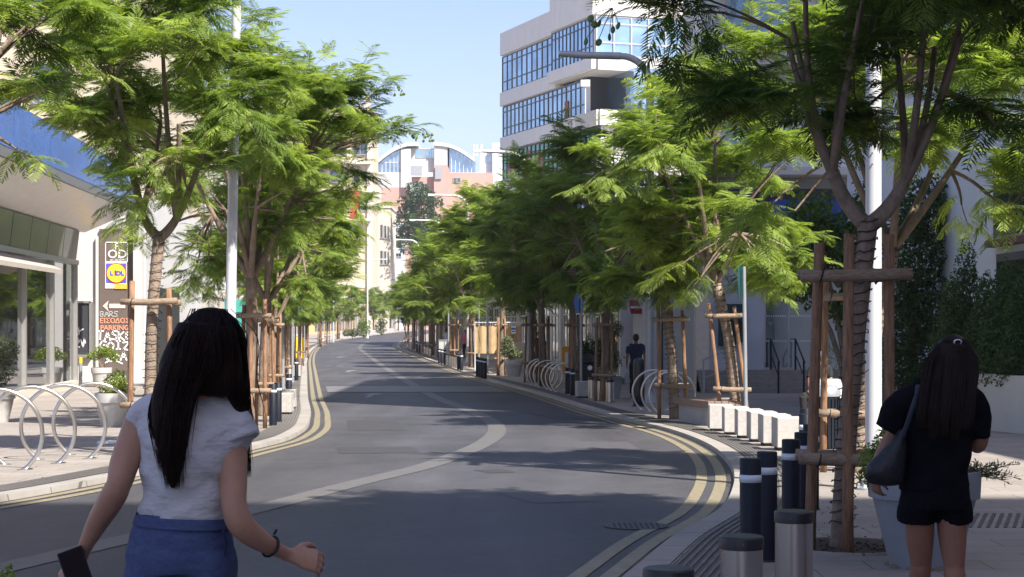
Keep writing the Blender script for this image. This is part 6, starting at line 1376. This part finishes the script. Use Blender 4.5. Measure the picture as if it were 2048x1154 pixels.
# ---- woman walking across, white top and blue trousers (Y ~ 5.1)
Y = 5.1; W1 = thing('person', 'woman with very long straight dark hair, white cap-sleeve top and blue trousers, holding a phone', 'person', (X_(385,Y), Y, G(Y)-RD))
z0 = G(Y)-RD; p = lambda px, py, dy=0: S(px, py, Y, dy)
body = MB()
hc = p(424, 700, .02); head(body, hc, 1.0, R(-28))
neck = p(408, 806, .0); body.loft([hc+Vector((0,-.02,-.05)), neck+Vector((0,0,.03)), neck+Vector((0,0,-.03))], [(.052,.055),(.052,.052),(.075,.06)], 20, sub=3)
tor = [(400,800,.09,.055),(396,830,.135,.075),(388,875,.138,.085),(376,930,.108,.086),(370,985,.100,.082),(368,1030,.108,.088),(364,1075,.128,.105),(362,1110,.115,.10),(362,1140,.09,.09)]
body.loft([p(a,b) for a,b,_,_ in tor], [(c,d) for _,_,c,d in tor], 28, sub=4)
# legs, mid-stride, down to the road
hip = p(362,1120)
for sx, ky, fy in ((-1,.16,.30),(1,-.02,-.25)):
    h_ = hip+Vector((sx*.072,0,-.02)); kn = Vector((h_.x+sx*.01, h_.y+ky, z0+.47)); an = Vector((kn.x, h_.y+fy, z0+.09+(0 if fy>0 else .05)))
    body.loft([h_+Vector((0,0,.06)), h_+Vector((0,0,-.06)), h_.lerp(kn,.5), kn, kn.lerp(an,.35), an], [(.075,.08),(.075,.08),(.06,.065),(.045,.05),(.045,.05),(.032,.035)], 18, sub=3)
    body.loft([an+Vector((0,-.05,-.03)), an+Vector((0,.06,-.05)), an+Vector((0,.15,-.065))], [(.03,.035),(.036,.028),(.03,.016)], 12, sub=3)
# arms
la = [p(282,845,.02), p(266,885,.01), p(248,930,-.03), p(238,968,-.06), p(222,1000,-.04), p(198,1040,.0), p(172,1090,.04), p(160,1118,.06)]
body.loft(la, [(.050,.05),(.046,.05),(.041,.045),(.036,.041),(.038,.038),(.034,.032),(.023,.021),(.0195,.018)], 18, side=(.8,.1,.6), sub=4)
ra = [p(452,850,.0), p(462,900,-.02), p(466,960,-.05), p(468,1010,-.08), p(482,1048,-.08), p(516,1078,-.03), p(556,1100,.03), p(578,1110,.06)]
body.loft(ra, [(.052,.05),(.047,.05),(.041,.044),(.037,.040),(.039,.040),(.033,.032),(.022,.020),(.0195,.017)], 18, side=(.8,.1,.6), sub=4)
hand(body, ra[-1], (.9,.30,-.25), (-.30,.8,-.45), L=.172, curl=.72, thumb_side=1)
hand(body, la[-1], (-.62,.1,-.8), (.55,.75,-.3), L=.165, curl=.8, thumb_side=-1)
remesh('body', body, skin('tanned_skin', (.44,.235,.155)), W1, .0042, 4)
def wr(f, amp, ctr, hem=None):
    def g(co):
        x = co[:,0]-ctr.x; z = co[:,2]-ctr.z; y = co[:,1]-ctr.y
        k_ = 1 if hem is None else np.clip((co[:,2]-hem)/.05, .05, 1)
        return k_*amp*(np.sin((z*1.0+x*.55)*f+2*np.sin(x*17))*.5+np.sin((z*.8-x*.9)*f*.7+1.5*np.sin(z*13+1))*.5)*np.clip((.04-z)/.25+.3,.15,1.3) + amp*.25*np.sin(x*55+3*np.sin(z*21))*np.sin(z*40)*k_
    return g
top = MB()
tt = [(402,796,.105,.060),(398,812,.150,.078),(391,850,.172,.100),(383,890,.160,.112),(374,935,.134,.112),(370,985,.126,.106),(370,1020,.131,.108),(370,1038,.134,.110)]
top.loft([p(a,b) for a,b,_,_ in tt], [(c,d) for _,_,c,d in tt], 32, sub=4)
# cap sleeves
top.loft([p(400,806), p(440,825,.0), p(466,848,-.01), p(480,882,-.02)], [(.05,.055),(.062,.062),(.064,.066),(.061,.064)], 24, side=(.5,0,.9), sub=4)
top.loft([p(392,806), p(340,818,.01), p(302,830,.02), p(280,855,.02)], [(.05,.055),(.060,.062),(.058,.062),(.052,.058)], 24, side=(.5,0,-.9), sub=4)
M['tee'] = pm('off_white_jersey', (.54,.52,.53), .92, var=.07, scale=9, bump=1.0, bscale=13, stretch=(1,1,1.8))
remesh('top', top, 'tee', W1, .0055, 5, wr(62, .013, p(372,960), p(370,1040).z))
M['denim'] = pm('blue_linen', (.055,.078,.175), .88, var=.2, scale=45, bump=1.0, bscale=7, stretch=(1,1,2))
tr = MB(); tz = [(368,1026,.132,.106),(366,1042,.134,.110),(364,1072,.150,.126),(362,1110,.156,.136),(362,1140,.156,.135)]
tr.loft([p(a,b) for a,b,_,_ in tz], [(c,d) for _,_,c,d in tz], 32, sub=4)
for sx, ky, fy in ((-1,.16,.30),(1,-.02,-.25)):
    h_ = hip+Vector((sx*.072,0,-.02)); kn = Vector((h_.x+sx*.01, h_.y+ky, z0+.47)); an = Vector((kn.x, h_.y+fy, z0+.14))
    tr.loft([h_+Vector((0,0,.05)), h_+Vector((0,0,-.08)), h_.lerp(kn,.5), kn, kn.lerp(an,.5), an], [(.088,.12),(.094,.12),(.085,.10),(.078,.085),(.075,.08),(.072,.075)], 20, sub=3)
tro = remesh('trousers', tr, 'denim', W1, .007, 5, wr(48, .006, p(362,1090)))
mb = MB()
def band(mb, cpts, rads, c, n=36, th=.003):
    pass
b0, b1 = p(368,1030), p(367,1050); mb.loft([b0, b0.lerp(b1,.5), b1], [(.1385,.1135),(.1435,.1185),(.1475,.1225)], 36, cap=False); mb.build('waistband', 'denim', tro)
mb = MB(); mb.tube([p(447,1062,-.10), p(452,1085,-.075), p(449,1120,-.07)], .0035, 6); mb.build('pocket_edge', pm('dark_blue_seam', (.02,.03,.09), .9), tro)
br = p(541,1093,.005); ax = (ra[6]-ra[5]).normalized(); u = ax.orthogonal().normalized(); v = ax.cross(u); mb = MB(); mb.tube([br + u*.031*math.cos(a)+v*.030*math.sin(a) for a in [k*math.pi/12 for k in range(25)]], .0042, 8, cap=False)
mb.tube([br+Vector((.01,0,.035)), br+Vector((.018,0,.05))], .004, 6); tag(mb.build('bracelet', 'black', W1))
# hair: cap + long sheet
hb = MB(); hq = Matrix.Rotation(R(-28), 3, 'Z')
hb.ell(hc+Vector((0,-.018,.018)), (.094,.108,.108), 28, 18, hq)
hb.loft([p(414,650,-.05), p(405,720,-.06), p(397,762,-.07), p(392,788,-.08)], [(.085,.05),(.118,.058),(.118,.050),(.085,.020)], 26, sub=5)
hb.loft([p(372,720,-.075), p(352,780,-.09), p(344,830,-.105), p(344,885,-.115), p(346,935,-.12), p(345,978,-.12)], [(.06,.035),(.066,.036),(.060,.032),(.048,.024),(.030,.016),(.008,.007)], 24, sub=5)
hb.loft([p(446,680,.02), p(466,750,-.01), p(478,800,-.02), p(484,850,-.01), p(490,900,.03), p(494,950,.05)], [(.055,.06),(.044,.055),(.03,.045),(.016,.03),(.012,.02),(.004,.01)], 18, sub=4)
hr = remesh('hair', hb, 'hair', W1, .006, 8)
hair_mesh('hair_strands', [([hc+Vector((-.01,-.04,.118)), hc+Vector((-.06,-.115,.05)), p(345,720,-.08), p(325,790,-.10), p(322,880,-.125), p(338,975,-.13)], .004, .007, .35),
  ([hc+Vector((0,-.05,.120)), hc+Vector((-.02,-.128,.04)), p(380,730,-.125), p(358,800,-.125), p(346,890,-.14), p(346,980,-.135)], .010, .012, .8),
  ([hc+Vector((.01,-.05,.120)), hc+Vector((.02,-.13,.04)), p(425,730,-.125), p(385,775,-.125), p(362,850,-.135), p(355,935,-.135)], .010, .008, .45),
  ([hc+Vector((0,-.05,.121)), hc+Vector((-.02,-.13,.04)), p(380,730,-.13), p(358,820,-.14), p(350,900,-.15), p(352,960,-.14)], .03, .035, .05),
  ([hc+Vector((.02,-.03,.121)), hc+Vector((.09,-.07,.05)), p(484,740,-.03), p(492,810,-.03), p(500,880,.0)], .012, .014, .07),
  ([hc+Vector((.02,-.03,.120)), hc+Vector((.085,-.06,.05)), p(478,740,-.03), p(484,790,-.05), p(490,860,.0), p(496,955,.04)], .008, .006, .5),
  ([hc+Vector((.02,-.04,.12)), hc+Vector((.06,-.105,.05)), p(458,730,-.09), p(462,765,-.09), p(474,800,-.07), p(488,828,-.03)], .010, .006, .3),
  ([hc+Vector((-.02,-.03,.118)), hc+Vector((-.085,-.08,.04)), p(330,750,-.06), p(312,800,-.07), p(306,850,-.08), p(325,945,-.11)], .004, .006, .3)], 'hair', hr, 650, 0, 8, w0=.0015, seg=16)
# phone held in the left hand
hp = p(154,1146,-.02); ph = thing('phone', 'black smartphone in the left hand of the woman in the white top', 'phone', tuple(hp)); LOCAL.add(ph.name)
rot_ = Matrix.Rotation(R(-24),4,'Y') @ Matrix.Rotation(R(-18),4,'X') @ Matrix.Rotation(R(12),4,'Z')
mb = MB(); mb.box((0,0,0), (.074,.010,.150)); o = mb.build('case', pm('phone_case', (.012,.012,.014), .45, spec=.25), ph, bevel=.004); o.data.transform(rot_)
mb = MB(); mb.box((0,-.0062,.0), (.064,.002,.138)); o = mb.build('screen', pm('dark_red_screen', (.012,.004,.005), .35, spec=.08), ph); o.data.transform(rot_)
# ---- woman in black seen from behind on the right (Y ~ 9.4)
Y = 9.4; W2 = thing('person', 'woman in black oversized t-shirt and black shorts walking away, shoulder bag on her left side', 'person', (X_(1870,Y), Y, G(Y)))
z0 = 0.; p = lambda px, py, dy=0: S(px, py, Y, dy); body = MB()
hc = p(1903,712,.03); head(body, hc, .98, R(-12), tilt=R(-14))
body.loft([hc+Vector((-.005,-.03,-.05)), p(1893,768), p(1890,790)], [(.05,.055),(.055,.055),(.09,.07)], 18, sub=3)
tor = [(1888,778,.10,.06),(1882,795,.17,.09),(1880,840,.165,.11),(1876,900,.135,.10),(1873,950,.135,.105),(1871,990,.14,.11),(1870,1015,.11,.10)]
body.loft([p(a,b) for a,b,_,_ in tor], [(c,d) for _,_,c,d in tor], 24, sub=4)
for sx, kx_, ky, ay in ((-1,1842,.10,.12),(1,1908,-.02,-.06)):
    h_ = p(1870+sx*32,1015); kn = p(kx_,1135,ky); an = Vector((kn.x+sx*.005, kn.y+ay, .09))
    body.loft([h_, h_.lerp(kn,.45), kn+Vector((0,0,.03)), kn, kn.lerp(an,.3), kn.lerp(an,.65), an], [(.08,.085),(.076,.082),(.058,.062),(.055,.06),(.058,.064),(.042,.045),(.033,.036)], 18, sub=3)
    body.loft([an+Vector((0,-.05,-.03)), an+Vector((0,.05,-.05)), an+Vector((0,.15,-.065))], [(.03,.035),(.038,.03),(.032,.018)], 12, sub=3)
la = [p(1812,800), p(1800,830), p(1790,862,.0), p(1776,885,.03), p(1764,905,.04), p(1752,930,.05), p(1748,952,.05)]
body.loft(la, [(.048,.05),(.045,.048),(.042,.044),(.038,.040),(.034,.034),(.024,.023),(.021,.019)], 16, side=(.8,.1,.5), sub=4)
ra = [p(1948,800), p(1960,840,.02), p(1962,878,.0), p(1955,893,.06), p(1945,888,.18), p(1935,880,.26)]
body.loft(ra, [(.048,.05),(.045,.048),(.040,.042),(.038,.038),(.028,.028),(.021,.02)], 16, side=(.8,.4,.2), sub=4)
hand(body, la[-1], (.18,.15,-1), (.8,.5,0), L=.165, curl=.55, thumb_side=1); hand(body, ra[-1], (-.5,.9,.1), (-.3,-.2,-1), L=.165, curl=.6, thumb_side=-1)
remesh('body', body, skin('brown_skin', (.27,.125,.08)), W2, .0055, 4)
M['blacktee'] = pm('black_jersey', (.006,.006,.008), .95, var=.2, bump=1.0, bscale=11, spec=.1)
top = MB(); tt = [(1890,770,.10,.07),(1884,786,.185,.09),(1880,820,.215,.13),(1876,870,.190,.135),(1872,920,.180,.13),(1868,960,.190,.135),(1868,978,.188,.135)]
top.loft([p(a,b) for a,b,_,_ in tt], [(c,d) for _,_,c,d in tt], 30, sub=4)
top.loft([p(1880,785), p(1826,800), p(1795,822), p(1782,850), p(1775,862)], [(.05,.06),(.085,.075),(.086,.078),(.076,.074),(.074,.072)], 20, side=(.5,0,-.9), sub=4)
top.loft([p(1885,785), p(1935,800), p(1953,830), p(1957,865), p(1958,876)], [(.05,.06),(.085,.075),(.078,.078),(.064,.074),(.063,.072)], 20, side=(.5,0,.9), sub=4)
remesh('t_shirt', top, 'blacktee', W2, .008, 5, wr(30, .008, p(1872,880)))
sh = MB(); tz = [(1870,962,.178,.13),(1870,990,.187,.145),(1870,1016,.190,.148)]
sh.loft([p(a,b) for a,b,_,_ in tz], [(c,d) for _,_,c,d in tz], 28, sub=4)
for sx in (-1,1): sh.loft([p(1870+sx*32,995), p(1870+sx*35,1020,.01), p(1870+sx*36,1041,.02)], [(.10,.13),(.106,.115),(.104,.11)], 20, sub=3)
remesh('shorts', sh, 'blacktee', W2, .008, 4, wr(24, .005, p(1870,1000)))
hb = MB(); hb.ell(hc+Vector((0,-.02,.012)), (.096,.112,.108), 24, 16, Matrix.Rotation(R(-12),3,'Z'))
hb.loft([p(1903,690,-.04), p(1900,735,-.06), p(1894,775,-.10), p(1888,810,-.13), p(1885,840,-.145), p(1886,860,-.15)], [(.10,.06),(.122,.06),(.128,.05),(.120,.035),(.095,.025),(.05,.012)], 24, sub=4)
hr = remesh('hair', hb, 'hair2', W2, .007, 6)
hair_mesh('hair_strands', [([hc+Vector((x*.4,-.09,.09)), p(1903+x*420,720,-.10), p(1896+x*480,780,-.15), p(1890+x*470,830,-.175), p(1888+x*400,870+r_,-.175)], .008, .014, 1) for x, r_ in ((-.10,-12),(-.05,10),(0,5),(.05,12),(.10,-10))], 'hair2', hr, 380, 0, 9, w0=.0015, seg=16)
mb = MB(); c_ = hc+Vector((.005,-.115,.075)); [mb.tube([c_+Vector((.02*math.cos(a+k),0.004*k,.014*math.sin(a+k))) for a in [q_*math.pi/6 for q_ in range(9)]], .0045, 6) for k in range(3)]; mb.build('hair_clip', pm('silver_clip', (.6,.6,.65), .25, metal=.8), hr)
mb = MB(); w_ = p(1747,927,.05); mb.tube([w_+Vector((.028*math.cos(a),.028*math.sin(a),.005*math.cos(a))) for a in [q_*math.pi/8 for q_ in range(17)]], .004, 6, cap=False); mb.build('bracelet', pm('gold_bracelet', (.6,.4,.12), .3, metal=1), W2)
bag = thing('shoulder_bag', 'soft black shoulder bag with a long strap, carried by the woman in black', 'bag', tuple(p(1775,920)))
b_ = MB(); b_.loft([p(1806,860,-.06), p(1796,890,-.08), p(1782,922,-.08), p(1770,950,-.08), p(1768,968,-.07)], [(.022,.02),(.05,.05),(.085,.065),(.105,.06),(.085,.04)], 20, side=(.9,0,-.25), sub=4)
remesh('bag_body', b_, pm('black_soft_leather', (.008,.008,.011), .5, var=.2, bump=.3, bscale=30), bag, .007, 5, wr(30, .006, p(1775,920)))
mb = MB(); mb.loft([p(1832,775,-.09), p(1836,745+27,-.05), p(1834,790,-.12), p(1824,820,-.135), p(1814,850,-.12), p(1800,885,-.10)][2:] , [(.014,.003)]*4, 10, sub=4); mb.loft([p(1836,776,.0), p(1837,770,-.05), p(1836,776,-.095), p(1834,790,-.12)], [(.014,.003)]*4, 10, sub=3); mb.build('strap', pm('dark_blue_strap', (.02,.028,.045), .6), bag)

# ---- small far people
def small_person(label, px, Y, top_c, leg_c, H=1.72, face_away=True, stride=.2, hair_c=(.012,.01,.009), arms=.0, hair_len=0):
    t = thing('person', label, 'person', at(px, Y), None); LOCAL.add(t.name); yaw = 0 if face_away else math.pi
    b = MB(); k = H/1.72; V_ = lambda x,y,z: Vector((x*k,y*k,z*k)); hc = V_(0,0,1.61)
    head(b, hc, k, yaw); b.loft([V_(0,-.01,1.56),V_(0,0,1.48),V_(0,0,1.42)], [(.05,.05),(.055,.055),(.09,.07)], 14, sub=2)
    b.loft([V_(0,0,1.45),V_(0,0,1.40),V_(0,0,1.25),V_(0,0,1.05),V_(0,0,.92)], [(.10,.06),(.17,.09),(.155,.11),(.13,.10),(.16,.12)], 18, sub=3)
    for s, st in ((-1,stride),(1,-stride)):
        hp_, kn, an = V_(s*.09,0,.92), V_(s*.095,st*.5,.50), V_(s*.10,st*.9 if st>0 else st*1.3,.09)
        b.loft([hp_, kn, kn.lerp(an,.4), an], [(.085,.09),(.055,.06),(.052,.056),(.035,.035)], 14, sub=3); b.loft([an+V_(0,-.05,-.03), an+V_(0,.06,-.05), an+V_(0,.15,-.065)] if face_away else [an+V_(0,.05,-.03), an+V_(0,-.06,-.05), an+V_(0,-.15,-.065)], [(.03,.035),(.038,.03),(.03,.018)], 10, sub=2)
        arm = [V_(s*.18,0,1.38), V_(s*.235,-.03,1.12), V_(s*.25,-st*.4+.05,.88)]; b.loft(arm, [(.05,.05),(.038,.04),(.022,.022)], 12, side=(.9,0,.3), sub=4)
        hand(b, arm[-1], (0,.1 if face_away else -.1,-1), (-s,0,0), L=.17*k, curl=.5, thumb_side=1)
    remesh('body', b, skin('brown_skin', (.30,.15,.10)), t, .011, 3)
    c = MB(); c.loft([V_(0,0,1.46),V_(0,0,1.41),V_(0,0,1.25),V_(0,0,1.05),V_(0,0,.90)], [(.11,.07),(.185,.10),(.175,.125),(.155,.12),(.175,.135)], 20, sub=3)
    for s in (-1,1): c.loft([V_(s*.10,0,1.42),V_(s*.19,0,1.38),V_(s*.23,-.02,1.2)], [(.06,.06),(.065,.065),(.058,.058)], 14, side=(.8,0,.5), sub=3)
    remesh('shirt', c, top_c, t, .013, 4, wr(26,.006,Vector((0,0,1.2))))
    l = MB(); l.loft([V_(0,0,.98),V_(0,0,.90),V_(0,0,.82)], [(.16,.125),(.175,.135),(.16,.13)], 18, sub=2)
    for s, st in ((-1,stride),(1,-stride)):
        hp_, kn, an = V_(s*.09,0,.90), V_(s*.095,st*.5,.50), V_(s*.10,st*.9 if st>0 else st*1.3,.12); l.loft([hp_, kn, an], [(.10,.11),(.075,.08),(.062,.065)], 14, sub=4)
    remesh('trousers', l, leg_c, t, .013, 3)
    h = MB(); h.ell(hc+V_(0,-.015 if face_away else .015,.02), (.088*k,.105*k,.105*k), 16, 12)
    if hair_len: h.loft([hc+V_(0,-.05,0), hc+V_(0,-.08,-hair_len)], [(.09,.05),(.06,.02)], 12, sub=3)
    remesh('hair', h, pm('dark_hair_far', hair_c, .5), t, .012, 3)
    return t
navy_t = pm('navy_shirt', (.025,.035,.085), .85, var=.2); pm('black_trousers', (.012,.012,.015), .85)
pn = small_person('man in navy t-shirt walking away on the right pavement, carrying a white bag', 1272, 47.0, navy_t, MATS['black_trousers'], 1.72)
g = thing('carrier_bag', 'pale plastic carrier bag in the hand of the man in navy', 'bag', (pn.location.x-.26, 47.05, pn.location.z+.42)); LOCAL.add(g.name)
mb = MB(); mb.loft([(0,0,.3),(0,0,.2),(0,0,.05),(0,0,-.05)], [(.02,.02),(.07,.06),(.11,.09),(.09,.08)], 14, sub=3); mb.build('sack', pm('translucent_plastic', (.5,.5,.52), .4, bump=.8, bscale=20), g); mb = MB(); mb.tube([(-.02,0,.28),(0,0,.4),(.02,0,.28)], .004, 5); mb.build('handle', 'sign_white', g)
mb = MB(); [mb.tube([Vector((s*.10,-.13,1.0)),Vector((s*.07,-.135,1.25)),Vector((s*.12,-.08,1.43))], .012, 6) for s in (-1,1)]; mb.tube([(-.07,-.138,1.2),(.07,-.138,1.2)], .01, 6); LOCAL.add(pn.name); mb.build('backpack_straps', 'black', pn)
redt = pm('red_and_grey_shirt', (.50,.04,.07), .8, col2=(.16,.17,.26), scale=4.5)
small_person('person in a red and grey top and black trousers far ahead between the tree stakes', 931, 100.0, redt, MATS['black_trousers'], 1.68, face_away=False, hair_len=0)
small_person('dark-clothed person standing in shade beside the far bicycle hoops', 1078, 66.5, pm('black_shirt', (.014,.014,.018), .85), MATS['black_trousers'], 1.72, face_away=False, stride=.05)
small_person('small distant person in a pale shirt near the grey utility cabinet', 893, 112, pm('pale_shirt', (.5,.55,.62), .8), MATS['black_trousers'], 1.7, stride=.1)
# seated person in a cap, mostly hidden behind the big stakes
t = thing('person', 'seated person in dark clothes and pale blue cap, mostly hidden by the big wooden stakes', 'person', at(1638, 33)); LOCAL.add(t.name)
b = MB(); hc = Vector((.06,0,1.22)); head(b, hc, 1, R(60)); b.loft([hc+Vector((0,0,-.05)),(.04,0,1.08)], [(.05,.05),(.08,.07)], 14, sub=3); b.loft([(.04,0,1.10),(.03,0,1.03),(0,0,.85),(-.02,0,.55),(0,0,.45)], [(.09,.06),(.17,.09),(.15,.11),(.14,.11),(.17,.15)], 18, sub=3)
for s in (-1,1):
    b.loft([(s*.09,-.02,.48),(s*.11-.2,-.3,.5),(s*.12-.25,-.42,.48)], [(.085,.085),(.06,.06),(.055,.055)], 14, sub=3); b.loft([(s*.12-.25,-.42,.48),(s*.12-.24,-.42,.1)], [(.055,.055),(.035,.035)], 12, side=(1,0,0), sub=3); b.loft([(s*.12-.24,-.38,.05),(s*.12-.3,-.52,.03)], [(.035,.03),(.03,.02)], 10, sub=2)
    b.loft([(s*.17+.03,0,1.02),(s*.2,-.1,.78),(s*.14-.08,-.28,.62)], [(.048,.048),(.038,.038),(.022,.022)], 12, side=(.8,0,.4), sub=3); hand(b, (s*.14-.08,-.28,.62), (-.3,-.8,-.2), (0,0,-1), L=.16, curl=.5)
remesh('body', b, skin('brown_skin', (.30,.15,.10)), t, .011, 3)
c = MB(); c.loft([(.04,0,1.09),(.03,0,1.04),(0,0,.85),(-.02,0,.55),(0,0,.46)], [(.10,.07),(.18,.10),(.165,.125),(.155,.125),(.18,.16)], 18, sub=3); [c.loft([(s*.10+.03,0,1.05),(s*.18+.03,0,1.0),(s*.2,-.07,.84)], [(.06,.06),(.062,.062),(.054,.054)], 12, side=(.8,0,.4), sub=3) for s in (-1,1)]; remesh('shirt', c, MATS['black_shirt'], t, .013, 4)
c = MB(); [c.loft([(s*.09,0,.48),(s*.11-.2,-.3,.5),(s*.12-.25,-.42,.48)], [(.10,.10),(.08,.08),(.07,.07)], 14, sub=3) for s in (-1,1)]; [c.loft([(s*.12-.25,-.42,.5),(s*.12-.24,-.42,.14)], [(.072,.072),(.06,.06)], 12, side=(1,0,0), sub=3) for s in (-1,1)]; remesh('trousers', c, MATS['black_trousers'], t, .013, 3)
c = MB(); q = Matrix.Rotation(R(60),3,'Z'); c.ell(hc+Vector((0,0,.04)), (.092,.105,.085), 16, 12, q); c.ell(hc + q @ Vector((0,.12,.03)), (.065,.07,.012), 14, 8, q); remesh('cap', c, pm('pale_blue_cap', (.35,.48,.62), .7), t, .010, 3)

# ------------------------------------------------------------------ thin summer haze over the whole street
mb = MB(); mb.box((0, 250, 24), (700, 700, 54)); hz_ = mb.build('haze', 'dark')
hm = bpy.data.materials.new('haze'); hm.use_nodes = True; t_ = hm.node_tree; t_.nodes.clear()
pv = t_.nodes.new('ShaderNodeVolumePrincipled'); pv.inputs['Density'].default_value = .00026; pv.inputs['Color'].default_value = (.9,.94,1,1); pv.inputs['Anisotropy'].default_value = .2
mo = t_.nodes.new('ShaderNodeOutputMaterial'); t_.links.new(pv.outputs[0], mo.inputs['Volume'])
hz_.data.materials.clear(); hz_.data.materials.append(hm); tag(hz_, 'thin pale haze filling the street', 'haze', kind='stuff')
